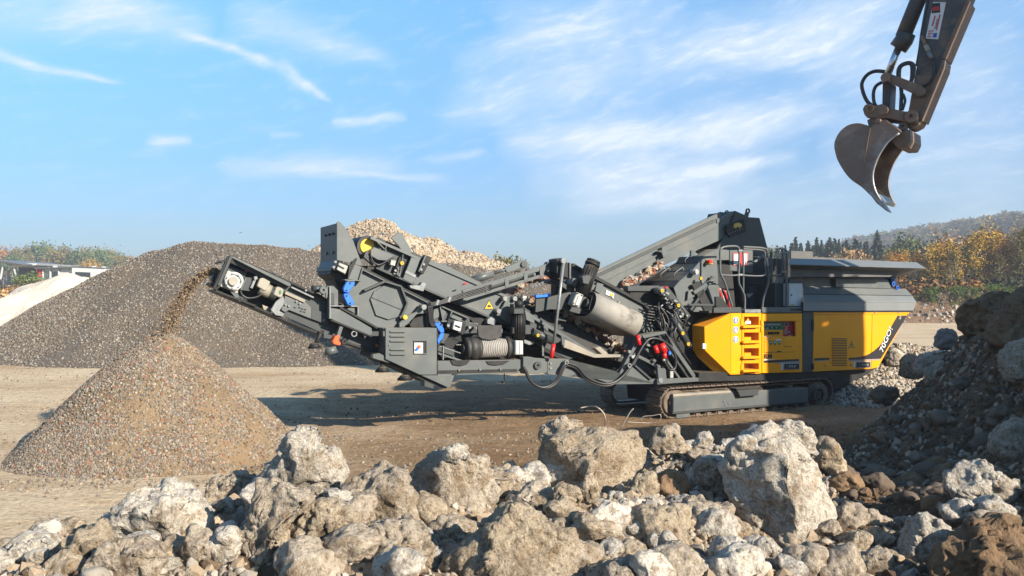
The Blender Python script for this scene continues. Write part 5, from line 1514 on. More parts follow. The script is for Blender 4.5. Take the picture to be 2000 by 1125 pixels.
    S().bar((1210, 735), (1252, 655), 6, .1, .2).done('brace', m_grey, rt)
    S().bar((1228, 735), (1262, 662), 3, .12, .2).done('brace', m_grey2, rt)
    S().bar((1236, 690), (1290, 718), 6, .2, .26).done('brace', m_grey, rt)
    S().bar((1330, 742), (1300, 700), 4, .2, .26).done('brace', m_grey, rt)
    # chassis
    part('chassis', [(1034, 700), (1110, 702), (1112, 722), (1195, 751), (1284, 750), (1284, 739), (1272, 741), (1241, 714), (1215, 730), (1150, 722), (1110, 735), (1034, 722)], .10, .18, m_grey, None, .005)
    part('chassis', [(1034, 700), (1110, 700), (1200, 735), (1280, 740), (1345, 738), (1420, 735), (1640, 730), (1640, 748), (1345, 752), (1284, 750), (1195, 751), (1110, 733), (1034, 722)], 1.9, 1.98, m_grey2, None, .005)
    part('chassis', [(1284, 741), (1365, 738), (1365, 745), (1284, 751)], .02, .12, m_grey, None, .004)
    part('undercarriage', [(1285, 742), (1640, 728), (1640, 775), (1500, 785), (1290, 790)], .5, 1.6, m_black)
    part('carriage_bar', [(1365, 728), (1640, 722), (1640, 740), (1365, 746)], .05, 2.1, m_black)
    S().bar((1241, 714), (1272, 741), 4, .06, .2).done('brace', m_grey2, rt)
    S().disc(1291, 743, .0, .08, 5, 14).done('pin', m_alu, rt)
    S().plate([(1284, 718), (1300, 720), (1303, 745), (1287, 748)], .03, .1, .005).done('bracket', m_grey, rt)
    # electric plugs and cables at the frame
    for (a, b, rp, mt, nm) in (((1245, 655), (1249, 674), 4.2, m_red, 'plug'), ((1279, 675), (1284, 690), 5, m_red, 'plug'), ((1291, 671), (1298, 688), 7, m_red, 'plug'), ((1297, 688), (1298, 700), 5, m_red, 'plug'),
                               ((1307, 687), (1307.5, 694), 3.2, m_blue, 'plug'), ((1296, 700), (1296.5, 706), 3, m_plate, 'plug')):
        S().tubepx([(a[0], a[1], .06), (b[0], b[1], .03)], rp / P.scale(1290, 0), 12).done(nm, mt, rt)
    for X, Y in v6((245, 425), (540, 700)): S().disc(X, Y, .03, .12, 3, 12).done('pin', m_alu, rt)
    S().plate(v6((260, 470), (300, 455), (312, 480), (272, 492)), .05, .12, .003).done('junction_box', m_plate, rt)
    S().plate(v6((632, 612), (662, 612), (662, 675), (632, 675)), .2, .26, .003).done('junction_box', m_plate, rt)
    S().plate(v6((695, 478), (718, 478), (712, 528), (692, 528)), .2, .26, .002).done('junction_box', m_plate, rt)
    for k in range(9):
        X, Y = rr.uniform(1255, 1300), rr.uniform(672, 712)
        S().bar((X, Y), (X + rr.uniform(4, 10), Y + rr.uniform(2, 7)), rr.uniform(3, 6), .14, .25, .004).done('fitting', rr.choice([m_black, m_grey2, m_alu, m_grey]), rt)
    big = [(1023, 717), (1036, 744), (1060, 757), (1085, 745), (1098, 718), (1108, 709), (1128, 717), (1148, 738), (1182, 750), (1209, 741), (1233, 714), (1257, 674), (1273, 661), (1297, 667), (1317, 690), (1319, 717), (1308, 722), (1298, 706)]
    S().tubepx([(X, Y, .04 + .02 * math.sin(i)) for i, (X, Y) in enumerate(big[:6])], .026, 8, 6).done('hose', m_hose, rt)
    S().tubepx([(X + 3, Y + 2, .06) for i, (X, Y) in enumerate(big[:6])], .02, 8, 6).done('hose', m_hose, rt)
    S().tubepx([(X, Y, .03) for X, Y in big[5:]], .024, 8, 6).done('hose', m_hose, rt)
    S().tubepx([(X - 2, Y + 4, .05) for X, Y in big[5:12]], .018, 8, 6).done('hose', m_hose, rt)
    for X, Y in ((1107, 708), (1230, 714)): S().ring(X, Y, .0, .05, 4.5, 2.4, 12).done('hose_clamp', m_alu, rt)

    # ---------------- overband magnet: roller, belt, side plates, motor
    a = P.at(1149, 594, .20); b = P.at(1240, 634, .20)
    rad = 24.5 / P.scale(1195, .2)
    ax = (b - a); L = ax.length; ax.normalize()
    nrm = Vector((-ax.z, 0, ax.x))
    q = S(); bm = q.bm
    sec = []
    for k in range(11):
        t = math.pi / 2 + math.pi * k / 10
        sec.append((.0 + rad * math.cos(t), rad * math.sin(t)))
    for k in range(11):
        t = -math.pi / 2 + math.pi * k / 10
        sec.append((1.35 + rad * math.cos(t), rad * math.sin(t)))
    A = [bm.verts.new(a + Vector((0, s[0], 0)) + nrm * s[1]) for s in sec]
    Bv = [bm.verts.new(a + ax * L + Vector((0, s[0], 0)) + nrm * s[1]) for s in sec]
    n = len(sec)
    for i in range(n):
        f = bm.faces.new((A[i], A[(i + 1) % n], Bv[(i + 1) % n], Bv[i])); f.smooth = True
    mg = q.done('magnet_belt', m_belt, rt)
    sol = mg.modifiers.new('thickness', 'SOLIDIFY'); sol.thickness = -.012
    q = S()
    for e0, e1 in ((a + ax * .03, a + ax * .06), (b - ax * .06, b - ax * .02)): q.cyl(e0, e1, rad * .9, 22)
    q.cyl(a - ax * .08, a + ax * .03, rad * .35, 14); q.cyl(b - ax * .03, b + ax * .08, rad * .35, 14).done('magnet_roller', m_grey2, mg)
    # end plates of the magnet frame
    for e in (a - ax * .035, b + ax * .022):
        q = S(); loc = [e + Vector((0, s[0], 0)) + nrm * s[1] * .98 for s in [(-.14, -.12), (-.10, .14), (.5, .2), (1.3, .2), (1.3, -.18), (.4, -.18)]]
        q.prism(loc, ax * .014, .003).done('magnet_end_plate', m_black, mg)
    S().disc(1245, 630, .14, .30, 5, 14).done('bearing', m_blue, mg)
    # upper tail side plates and belt underside
    part('magnet_side_plate', v4((250, 490), (400, 480), (600, 430), (830, 480), (800, 560), (760, 660), (700, 660), (560, 620), (400, 612), (245, 645)), .25, .29, m_grey2, mg)
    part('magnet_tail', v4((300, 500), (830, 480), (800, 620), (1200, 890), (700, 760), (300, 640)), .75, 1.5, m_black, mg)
    part('magnet_bracket', v4((250, 458), (330, 462), (400, 440), (402, 480), (250, 492)), .20, .26, m_blue, mg)
    # gear motor
    am, bmq = P.at(1156, 519, .16), P.at(1135, 575, .16)
    axm = (bmq - am).normalized(); rm = 13.5 / P.scale(1145, .1)
    q = S(); q.cyl(am, bmq, rm, 20); q.cone(am - axm * .05, am, rm * 1.12, rm * 1.12, 20)
    q.cyl(am - axm * .10, am - axm * .05, rm * 1.02, 20)
    mo = q.done('gear_motor', m_black, mg)
    for k in range(18):
        t = 2 * math.pi * k / 18
        o = axm.orthogonal().normalized(); o2 = axm.cross(o); d = o * math.cos(t) + o2 * math.sin(t)
        S().tube([am + d * rm * 1.04 + axm * .03, bmq + d * rm * 1.04 - axm * .06], .009, 4).done('fin', m_black, mo)
    S().plate(v4((735, 270), (790, 250), (830, 270), (800, 350), (745, 340)), -.02, .1, .006).done('terminal_box', m_grey2, mo)
    S().plate(v4((680, 432), (750, 460), (700, 595), (630, 560)), .02, .2, .008).done('gearbox', m_plate, mo)
    S().plate(v4((700, 470), (725, 480), (690, 575), (665, 562)), .0, .02, .003).done('gearbox_cover', m_white, mo)
    for X, Y in v4((650, 545), (690, 570), (690, 445), (735, 465)): S().disc(X, Y, .0, .03, 1.2, 8).done('bolt', m_black, mo)
    part('motor_mount', v4((640, 280), (720, 310), (690, 390), (620, 350)), .2, .4, m_grey, mg)
    # belt under the magnet with brick rubble
    bl = part('main_belt', [(1000, 590), (1060, 600), (1160, 660), (1230, 700), (1230, 712), (1150, 690), (1000, 612)], .62, 1.35, m_rubber)
    cf = S().plate([(1000, 601), (1024, 600), (1100, 648), (1160, 690), (1110, 702), (1000, 648)], .36, .40, .005).done('conveyor_frame', m_grey2, rt)
    S().bar((1010, 600), (1165, 695), 6, .30, .42, .004).done('frame_flange', m_grey, cf)
    part('chute_plate', v4((545, 930), (560, 925), (870, 1080), (1150, 1085), (1165, 1098), (1165, 1112), (860, 1118), (540, 1010)), .18, .24, m_dustplate, None, .004)
    a, b = P.at(1101, 666, .22), P.at(1160, 696, .22); c = P.at(1222, 698, .22)
    for s, e in ((a, b), (b, c)):
        S().prism([s, e, e - Vector((0, 0, .015)), s - Vector((0, 0, .015))], Vector((0, .42, 0)), .003).done('chute_floor', m_dustplate, rt)
    S().plate(v4((870, 1020), (920, 1000), (1010, 1075), (960, 1100)), .3, .45, .01).done('debris_plate', m_dustplate, rt)
    S().plate(v4((515, 885), (555, 920), (550, 1000), (525, 985)), .16, .2, .004).done('bracket', m_grey, rt)
    S().plate(v4((140, 650), (235, 720), (235, 765), (150, 720)), .26, .3, .004).done('bracket', m_grey, rt)
    S().plate(v4((320, 800), (345, 775), (380, 800), (380, 845), (360, 830), (345, 815)), .26, .3, .003).done('bracket', m_grey, rt)
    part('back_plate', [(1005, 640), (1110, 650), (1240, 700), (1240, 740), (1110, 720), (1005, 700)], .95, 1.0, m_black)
    rr2 = random.Random(9)
    # rubble riding on the belts (one loose mass)
    def belt_load(name, path, halfw, count, size, mats, seed):
        rnd = np.random.RandomState(seed)
        Vi, Fi = ico(1)
        Vs, Fs, off = [], [], 0
        path = [Vector(q) for q in path]
        seg = [(path[i + 1] - path[i]).length for i in range(len(path) - 1)]
        tot = sum(seg)
        for k in range(count):
            s = rnd.rand() * tot; i = 0
            while s > seg[i] and i < len(seg) - 1: s -= seg[i]; i += 1
            c = path[i].lerp(path[i + 1], s / seg[i])
            sc = size * (.5 + rnd.rand()) * np.array([1, .8, .6]) * (.8 + .4 * rnd.rand(3))
            q = np.linalg.qr(rnd.randn(3, 3))[0]
            v = (Vi * (1 + .25 * rnd.randn(len(Vi), 1))) * sc @ q
            hh = rnd.rand() ** 1.5 * .12
            c2 = np.array(c) + np.array([rnd.randn() * .01, (rnd.rand() * 2 - 1) * halfw, hh])
            Vs.append(v + c2); Fs.append(Fi + off); off += len(Vi)
        me = mesh_np(name, np.vstack(Vs), np.vstack(Fs), False)
        for m in mats: me.materials.append(m)
        ids = np.repeat(rnd.randint(0, len(mats), count), len(Fi)).astype(np.int32)
        me.polygons.foreach_set('material_index', ids)
        o = link(name, me, None, rt); o['kind'] = 'stuff'
        return o
    br = [m_stone_red, m_stone_pale, m_stone_tan, m_stone_red]
    belt_load('rubble_load', [P.at(1000, 592, .95), P.at(1060, 598, .95), P.at(1160, 658, .95), P.at(1225, 698, .95)], .34, 420, .05, br, 3)
    belt_load('rubble_load', [P.at(985, 575, 1.5), P.at(1020, 545, 1.6), P.at(1062, 545, 1.6), P.at(1110, 550, 1.6)], .3, 420, .075, br, 4)
    belt_load('rubble_load', [P.at(1215, 562, 1.25), P.at(1258, 543, 1.25), P.at(1290, 522, 1.25)], .06, 130, .05, br, 5)
    # steel post with red foot
    S().tubepx([(1101, 509, -.02), (1081.5, 672, -.02)], .026, 10).done('prop_rod', m_alu, rt)
    S().tubepx([(1081.5, 672, -.02), (1076.5, 700, -.02)], .036, 10).done('prop_foot', m_red, rt)
    S().disc(1101.5, 509.5, -.05, .05, 5.5, 14).done('prop_pin', m_alu, rt)
    th = part('tower_head', v4((470, 85), (520, 72), (570, 85), (575, 120), (622, 150), (600, 290), (545, 270), (500, 290), (468, 230)), .05, .35, m_black)
    part('tower_plate', v4((600, 120), (622, 130), (615, 300), (600, 290)), .02, .3, m_grey, th)
    S().plate([(1087, 545), (1125, 545), (1118, 600), (1085, 600)], .5, .7, .005).done('tower_column', m_black, th)
    S().bar((1065, 530), (1125, 575), 8, .3, .36).done('brace', m_grey2, th)
    S().bar((1060, 548), (1120, 560), 8, .4, .44).done('brace', m_grey, th)

    # ---------------- folding arms with hydraulic cylinders above the main conveyor
    def fold_arm(w, dx, dy, full):
        sh = lambda *pts: [(X + dx, Y + dy) for X, Y in pts]
        ar = S().plate(sh((903, 567), (1056, 520), (1085, 508), (1093, 516), (1088, 524), (1062, 531), (1056, 529), (906, 576)), w, w + .05, .006).done('fold_arm', m_grey, rt)
        S().bar(sh((908, 585))[0], sh((1060, 538))[0], 6, w, w + .05, .004).done('lower_chord', m_grey, ar)
        for X, Y in ((908, 577), (952, 563), (990, 552), (1027, 540), (1058, 531)):
            S().plate(sh((X - 4, Y - 7), (X + 4, Y - 9), (X + 4, Y + 8), (X - 3, Y + 10)), w - .01, w + .05, .004).done('web', m_grey, ar)
        S().bar(sh((905, 579))[0], sh((1052, 533))[0], 7, w + .08, w + .14, .004).done('inner_web', m_black, ar)
        S().tubepx([(835 + dx, 598 + dy, w + .06), (905 + dx, 576 + dy, w + .06)], .028, 10).done('piston_rod', m_grey2, ar)
        S().tubepx([(905 + dx, 576 + dy, w + .06), (1040 + dx, 532 + dy, w + .06)], .05, 12).done('cylinder_barrel', m_grey, ar)
        S().disc(1073 + dx, 516 + dy, w - .02, w + .1, 5, 14).done('pin', m_grey2, ar)
        if full:
            for k in range(4):
                S().tubepx([(838, 592 + k * 2.2, w - .02), (860, 588 + k * 2, w - .03), (905, 572 + k * 3, w - .02), (960, 556 + k * 3, w - .015)], .011, 6, 4).done('hose', m_hose, ar)
            S().disc(828.5, 600, w - .06, w + .12, 5, 14).done('pin', m_alu, ar)
            for X, Y in ((855, 591), (878, 585)): S().bar((X - 2, Y + 5), (X + 2, Y - 5), 5, w - .04, w + .04, .003).done('hose_clamp', m_alu, ar)
        return ar
    fold_arm(.28, 0, 0, True)
    a2 = S(); a2.tubepx([(922, 548, 1.7), (962, 534, 1.7)], .07, 12); a2.tubepx([(962, 534, 1.7), (1005, 521, 1.7)], .03, 8)
    a2.done('hydraulic_cylinder', m_grey, rt)
    S().plate([(985, 523), (1012, 512), (1022, 508), (1032, 512), (1034, 522), (1022, 528), (990, 532)], 1.66, 1.74, .005).done('fold_arm', m_grey, rt)
    S().disc(1024, 516, 1.62, 1.78, 6, 16).done('pin', m_grey2, rt)
    S().bar((940, 552), (1030, 520), 3, 1.64, 1.68).done('lower_chord', m_grey2, rt)
    # red lever
    S().tubepx([(903, 556, .3), (910, 554, .28), (912, 552, .28)], .012, 6).done('lever', m_red, rt)
    # chains
    for (x0, y0, x1, y1) in ((1040, 560, 1078, 545), (1062, 524, 1064, 542), (1043, 522, 1045, 540), (1060, 660, 1061, 697)):
        n = max(4, int(math.hypot(x1 - x0, y1 - y0) / 3.4))
        q = S()
        for k in range(n):
            t = k / n
            q.ring(x0 + (x1 - x0) * t, y0 + (y1 - y0) * t, .3 + .02 * (k % 2), .325 + .02 * (k % 2), 2.1, 1.1, 8)
        q.done('chain', m_alu, rt)

    # ---------------- main discharge conveyor (upper, rising to the left)
    w0 = .48
    mc = part('main_conveyor', [(727, 462.5), (790, 490), (1010, 586), (1016, 596), (1003, 640), (905, 599), (834, 569), (812, 557), (776, 541.5), (738, 524), (735, 490)], w0 + .10, w0 + .14, m_grey2, None, .005)
    part('side_panel', [(805, 498), (870, 517), (1000, 583), (1003, 638), (905, 599), (834, 569), (807, 555)], w0 + .03, w0 + .10, m_grey, mc)
    S().bar((724, 464), (1012, 589), 5.5, w0, w0 + .12, .004).done('rail', m_grey, mc)
    S().bar((735, 523), (1003, 640), 4, w0, w0 + .12, .004).done('rail', m_grey2, mc)
    part('conveyor_belt', [(722, 470), (740, 464), (1010, 580), (1003, 600), (725, 500)], w0 + .16, w0 + .82, m_rubber, mc)
    part('side_panel', [(727, 462.5), (1012, 586), (1003, 640), (776, 541.5), (735, 522)], w0 + .84, w0 + .88, m_grey2, mc)
    q = S(); q.disc(719, 481, w0 + .14, w0 + .84, 15, 26)
    q.done('head_pulley', m_yellow2, mc)
    q = S(); q.ring(719, 482, w0 + .16, w0 + .82, 22, 17, 28); q.done('belt_loop', m_rubber, mc)
    part('motor_guard', v2((665, 365), (700, 335), (905, 420), (905, 450), (850, 480), (740, 470), (665, 425)), w0 - .02, w0 + .1, m_grey, mc)
    S().tubepx([(X, Y, w0 - .04) for X, Y in v2((668, 425), (690, 490), (750, 520), (820, 490), (900, 440))], .014, 6, 4).done('hose', m_hose, mc)
    part('guard_ring', v2((610, 380), (650, 365), (640, 420), (700, 500), (690, 530), (590, 440)), w0 + .0, w0 + .08, m_grey2, mc)
    S().plate(v2((878, 470), (932, 478), (918, 535), (868, 520)), w0 - .05, w0 + .05, .006).done('junction_box', m_plate, mc)
    S().plate(v2((960, 455), (1035, 475), (985, 625), (910, 600)), w0 - .01, w0 + .04, .004).done('recess_plate', m_black, mc)
    S().ring(*v2((994, 502))[0], w0 - .05, w0, 3.6, 1.4, 16).done('yellow_washer', m_yellow2, mc)
    for k in range(7):
        X, Y = v2((rr2.uniform(925, 990), rr2.uniform(540, 620)))[0]
        S().disc(X, Y, w0 - .06, w0, rr2.uniform(1.3, 2.6), 8).done('fitting', rr2.choice([m_alu, m_black, m_grey]), mc)
    part('stiffener', v2((1000, 410), (1010, 415), (975, 650), (900, 620), (905, 600), (965, 620)), w0 - .03, w0 + .06, m_grey, mc)
    part('stiffener', v2((825, 320), (835, 325), (815, 400), (805, 395)), w0 - .02, w0 + .06, m_grey, mc)
    S().bar(v2((735, 280))[0], v2((830, 375))[0], 2, w0, w0 + .04, .002).done('brace', m_grey, mc)
    part('side_panel', v2((1090, 440), (1180, 470), (1140, 590), (1140, 660), (1095, 720), (1000, 670)), w0 - .01, w0 + .07, m_grey, mc)
    S().bar(v2((1030, 590))[0], v2((1135, 645))[0], 6, w0 - .02, w0, .003).done('seam_strip', m_alu, mc)
    part('lug_plate', v2((875, 240), (905, 220), (940, 185), (985, 190), (1010, 220), (1095, 380), (1085, 410), (980, 360), (955, 320)), w0 + .02, w0 + .06, m_grey, mc)
    chn = part('channel_post', v2((1235, 415), (1305, 445), (1215, 622), (1160, 590), (1165, 570)), w0 - .08, w0 + .04, m_black, mc)
    S().bar(v2((1242, 420))[0], v2((1170, 590))[0], 2.4, w0 - .10, w0 - .07, .002).done('flange', m_grey, chn)
    for c in ((1222, 515), (1195, 570)):
        X, Y = v2(c)[0]; S().disc(X, Y, w0 - .11, w0 - .07, 2.4, 8).done('bolt', m_alu, chn)
    # little galvanised roller brackets under the conveyor
    for vv, pts in ((v2, ((1070, 735), (1180, 735), (1200, 700), (1250, 715), (1215, 800), (1180, 790), (1080, 765))), (v3, ((690, 500), (720, 475), (765, 510), (745, 545), (690, 530)))):
        S().plate(vv(*pts), w0 - .06, w0 + .06, .006).done('scraper_bracket', m_alu, mc)
    # triangular warning sign
    S().plate(vB((767, 576), (797, 518), (828, 574)), w0 + .022, w0 + .028, 0).done('warning_triangle', m_print_black, mc)
    S().plate(vB((772, 572.5), (797, 524), (823, 571)), w0 + .017, w0 + .0215, 0).done('warning_triangle', m_yellow2, mc)
    S().plate(vB((787, 562), (793, 548), (806, 550), (810, 562)), w0 + .012, w0 + .0165, 0).done('pictogram', m_print_black, mc)
    # tail bracket group near the warning sign
    part('tail_bracket', vB((880, 560), (900, 520), (960, 500), (985, 520), (930, 670), (840, 610)), w0 - .06, w0 - .01, m_grey, mc)
    part('tail_bracket', v3((840, 450), (1000, 340), (1004, 370), (870, 540), (840, 500)), w0 - .02, w0 + .03, m_grey2, mc)
    for X, Y in v3((832, 335), (782, 432), (910, 335)):
        S().disc(X, Y, w0 - .14, w0, 4.6, 14).done('roller', m_alu, mc)
    S().rect(1021, 578, 1029, 583, .3, .4, .003).done('junction_box', m_plate, mc)

    # ---------------- discharge hood at the upper left
    hd = part('discharge_hood', [(658, 434.5), (660.5, 432.2), (664, 433), (676, 447), (690, 470), (700, 497), (708, 518), (703, 519), (658, 508)], .50, .53, m_grey, None, .004)
    dw = lambda q, w: Vector((q.x, w, q.z))
    h0, h1, h2 = P.at(658, 436, .51), P.at(658, 508, .51), P.at(652, 524, .51)
    wl = S().poly([h0, h1, h2, dw(h2, 1.6), dw(h1, 1.6), dw(h0, 1.6)], [(0, 1, 4, 5), (1, 2, 3, 4)]).done('hood_front', m_grey2, hd)
    sol = wl.modifiers.new('thickness', 'SOLIDIFY'); sol.thickness = .012
    S().prism([dw(P.at(X, Y, .51), 1.58) for X, Y in [(658, 436), (664, 434), (676, 447), (690, 470), (708, 518), (658, 508)]], Vector((0, .03, 0)), .004).done('hood_side', m_grey2, hd)
    for k in range(3):
        c = dw(P.at(658, 455, .51), .7 + .25 * k); S().cyl(c - Vector((.03, 0, 0)), c + Vector((.005, 0, 0)), .018, 8).done('bolt', m_black, hd)
    for k in range(2):
        c = dw(P.at(658, 492, .51), .75 + .4 * k); S().cyl(c - Vector((.03, 0, 0)), c + Vector((.005, 0, 0)), .025, 8).done('bolt', m_alu, hd)
    part('chute', [(650, 521), (672, 530), (684, 545), (684, 572), (668, 556), (660, 548), (645, 535)], .6, 1.5, m_rubber, hd)
    part('chute_lip', [(648, 519), (660, 522), (656, 533), (646, 529)], .55, 1.55, m_grey2, hd)
    part('chute_flap', [(654, 546), (676, 552), (680, 575), (662, 572)], .7, 1.4, m_rubber, hd)
    ub = S().plate(v2((270, 540), (340, 480), (460, 530), (420, 640), (270, 575)), .44, .52, .006).done('vibrator_bracket', m_black, hd)
    S().plate(v2((335, 498), (430, 535), (400, 618), (308, 570)), .38, .45, .008).done('vibrator', m_plate, ub)
    S().bar(v2((328, 525))[0], v2((390, 560))[0], 2.2, .36, .39, .002).done('lettering_plate', m_grey2, ub)
    for c in ((298, 490), (280, 545)):
        X, Y = v2(c)[0]; S().disc(X, Y, .40, .5, 2.6, 10).done('bolt', m_alu, ub)

    # ---------------- screen box with the octagonal cover
    sb = part('screen_box', [(700, 520), (711, 522.5), (839, 587), (832, 597), (800, 622), (790, 640), (700, 640), (684, 600), (680, 570), (684, 548), (690, 542)], .45, .50, m_grey, None, .006)
    S().bar((708, 524), (840, 590), 5, .38, .50, .004).done('frame_flange', m_black, sb)
    S().bar((707, 526), (836, 591), 2, .375, .42, .002).done('frame_flange', m_grey, sb)
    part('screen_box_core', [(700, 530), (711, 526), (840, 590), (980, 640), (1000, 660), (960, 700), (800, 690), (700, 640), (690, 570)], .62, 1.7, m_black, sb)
    part('shade_backing', [(712, 519), (735, 519), (776, 540), (905, 597), (1003, 638), (1003, 702), (870, 702), (700, 640), (690, 560)], .66, 1.6, m_black, sb)  # black block added to stand for the shade between screen and conveyor
    part('stiffener', v2((495, 515), (590, 550), (545, 690), (425, 670)), .36, .46, m_grey, sb)
    S().bar(v2((585, 548))[0], v2((545, 680))[0], 2, .32, .46, .002).done('rib', m_grey, sb)
    S().plate(v2((440, 530), (515, 450), (525, 455), (500, 520), (445, 640), (425, 665)), .36, .42, .003).done('rib', m_black, sb)
    S().bar((673, 546.5), (708, 548.5), 2, .3, .48, .003).done('ledge', m_grey, sb)
    oc8 = v2((700, 800), (820, 725), (970, 770), (1020, 920), (980, 1060), (850, 1095), (720, 1050), (660, 880))
    cov8 = S().plate(oc8, .415, .46, .006).done('octagonal_cover', m_grey, sb)
    S().bar(v2((672, 862))[0], v2((990, 992))[0], 1.2, .408, .416, 0).done('cover_joint', m_black, cov8)
    rim8 = v2((600, 790), (815, 695), (985, 745), (1050, 922), (1022, 990), (985, 1070))
    q = S()
    for i in range(len(rim8) - 1): q.bar(rim8[i], rim8[i + 1], 3.6, .33, .45, .002)
    q.done('cover_rim', m_grey2, cov8)
    S().disc(*v2((1028, 1070))[0], .30, .42, 4.4, 16).done('bearing', m_yellow2, sb)
    S().disc(*v2((985, 1065))[0], .34, .42, 2.6, 12).done('pin', m_alu, sb)
    # curved lower arm of the screen box
    part('curved_arm', v3((0, 525), (60, 470), (130, 440), (180, 385), (225, 400), (225, 440), (215, 450), (140, 455), (60, 540), (20, 560), (0, 558)), .33, .40, m_grey, sb)
    part('curved_arm', v3((80, 540), (110, 490), (160, 480), (215, 500), (215, 560), (90, 560)), .36, .40, m_black, sb)
    S().bar(v3((222, 450))[0], v3((222, 560))[0], 6, .34, .42).done('post', m_grey2, sb)
    for k in range(4):
        S().tubepx([(X + k * 2.4, Y, .24) for X, Y in v3((225, 390), (232, 450), (240, 520), (262, 555))], .012, 6, 4).done('hose', m_hose, sb)
    # panel with struts right of it
    sp2 = part('lower_screen_side', v3((240, 400), (310, 380), (480, 470), (540, 490), (545, 525), (610, 540), (610, 620), (500, 620), (360, 560), (250, 540)), .46, .50, m_grey2, sb)
    for a, b in (((320, 390), (345, 510)), ((415, 430), (370, 570)), ((330, 512), (400, 512)), ((310, 385), (545, 490))):
        S().bar(v3(a)[0], v3(b)[0], 2.6, .38, .5, .002).done('rib', m_grey, sp2)
    S().plate(v3((330, 410), (370, 440), (335, 500)), .42, .47, .002).done('gusset', m_grey, sp2)
    S().plate(v3((270, 420), (315, 400), (310, 480), (265, 500)), .42, .47, .002).done('gusset', m_grey, sp2)
    vbx = S().plate(v3((385, 490), (520, 520), (520, 600), (480, 610), (365, 560)), .36, .48, .006).done('vibrator_bracket', m_black, sp2)
    S().plate(v3((420, 458), (495, 490), (480, 515), (400, 480)), .34, .46, .004).done('bracket', m_grey, sp2)
    S().plate(v3((432, 508), (495, 520), (480, 595), (420, 575)), .28, .37, .008).done('vibrator', m_white, vbx)
    S().bar(v3((440, 543))[0], v3((480, 560))[0], 2.4, .26, .29, .002).done('lettering_plate', m_black, vbx)
    for c in ((385, 545), (555, 560), (598, 565)):
        X, Y = v3(c)[0]; S().disc(X, Y, .34, .46, 2.8, 10).done('bolt', m_alu, vbx)
    S().tubepx([(X, Y, .3) for X, Y in v3((545, 490), (545, 525), (610, 530), (612, 640), (640, 665), (770, 660), (800, 640), (805, 570))], .008, 6).done('edge_strip', m_alu, sp2)
    part('flap_plate', v3((330, 600), (395, 615), (350, 690), (320, 680)), .40, .44, m_grey2, sb)
    part('lower_chute', v3((350, 690), (400, 600), (500, 620), (530, 700), (440, 745), (360, 710)), .5, .7, m_black, sb)
    part('belt_edge', v3((540, 485), (655, 485), (680, 500), (680, 560), (600, 545)), .55, .6, m_black, sb)
    # blue locking links
    for vv, L1, L2, w in ((vA, ((868, 402), (915, 402), (915, 425), (876, 476), (850, 470), (846, 448)), ((848, 480), (880, 478), (912, 530), (910, 550), (874, 550), (850, 500)), .26),
                          (v3, ((278, 512), (320, 515), (352, 575), (352, 600), (325, 605), (282, 545)), ((325, 605), (352, 605), (340, 650), (305, 695), (298, 660), (305, 640)), .26)):
        for L in (L1, L2):
            lk = S().plate(vv(*L), w, w + .07, .008).done('locking_link', m_blue, rt)
            cx = sum(q[0] for q in L) / len(L); cy = sum(q[1] for q in L) / len(L)
            for k in (-1, 1):
                X, Y = vv((cx + k * 14 * (.8 if L is L1 else -.8), cy - k * 22))[0]
                S().disc(X, Y, w - .02, w + .02, 1.5, 8).done('pin', m_black, lk)
        S().bar(vv(L1[0])[0], vv(L1[1])[0], 2, w - .02, w + .1, .002).done('link_bracket', m_grey, rt)
    # ---------------- cabinet
    cb = part('control_cabinet', [(753, 640.8), (853.5, 640.8), (853.5, 732), (820, 732), (753, 701.5)], .04, .30, m_grey, None, .006)
    part('cabinet_return', [(748, 640.8), (753, 640.8), (753, 701.5), (748, 699)], .10, .34, m_grey2, cb)
    for Yb in (712, 739, 769, 821, 850):
        Y = 420 + Yb / 3.125
        S().plate([(762.5, Y - 2.2), (790, Y - 2.2), (791.5, Y + .4), (790, Y + 1.7), (762.5, Y + 1.7), (761.5, Y)], .018, .045, .005).done('louvre', m_grey, cb)
        S().plate([(762.5, Y + 1.9), (790, Y + 1.9), (790, Y + 2.9), (762.5, Y + 2.9)], .034, .0405, 0).done('slot', m_black, cb)
    fx0, fy0, fx1, fy1 = 808.5, 664.5, 834, 691.5
    q = S(); q.rect(fx0, fy0, fx1, fy0 + 1.4, .02, .045, .001); q.rect(fx0, fy1 - 1.4, fx1, fy1, .02, .045, .001); q.rect(fx0, fy0 + 1.4, fx0 + 1.2, fy1 - 1.4, .02, .045, .001)
    q.rect(fx1 - 1.2, fy0 + 1.4, fx1, fy1 - 1.4, .02, .045, .001); q.done('window_frame', m_grey, cb)
    S().rect(fx0 + 1.2, fy0 + 1.4, fx1 - 1.2, fy1 - 1.4, .034, .0395, 0).done('recess', m_black, cb)
    S().rect(fx0 + 1.2, fy0 + 5, fx0 + 17.5, fy1 - 1.6, .026, .0335, 0).done('switch_plate', m_print_white, cb)
    S().disc(fx0 + 10.5, fy0 + 13, .0, .03, 3.4, 14).done('rotary_switch', m_orange, cb)
    S().plate([(811, 683), (815, 677), (820, 681), (814, 686.5)], .008, .026, .002).done('switch_handle', m_blue, cb)
    S().rect(748.5, 647, 751.5, 657, .03, .1, .003).done('hinge', m_grey, cb)
    S().disc(761, 674, .02, .04, 1.4, 10).done('lock', m_alu, cb)
    for Y in (655, 718): S().rect(853.2, Y - 8, 855.6, Y + 8, .04, .1, .003).done('hinge', m_black, cb)
    part('foot_plate', [(823, 733.5), (888, 733), (879, 757.5), (876, 757.5)], .06, .10, m_grey)
    part('foot_side', [(823, 733.5), (888, 733), (879, 757.5), (870, 756)], .7, .74, m_grey2)
    S().bar((885, 732), (895, 728), 4, .06, .7).done('foot_rib', m_black, rt)
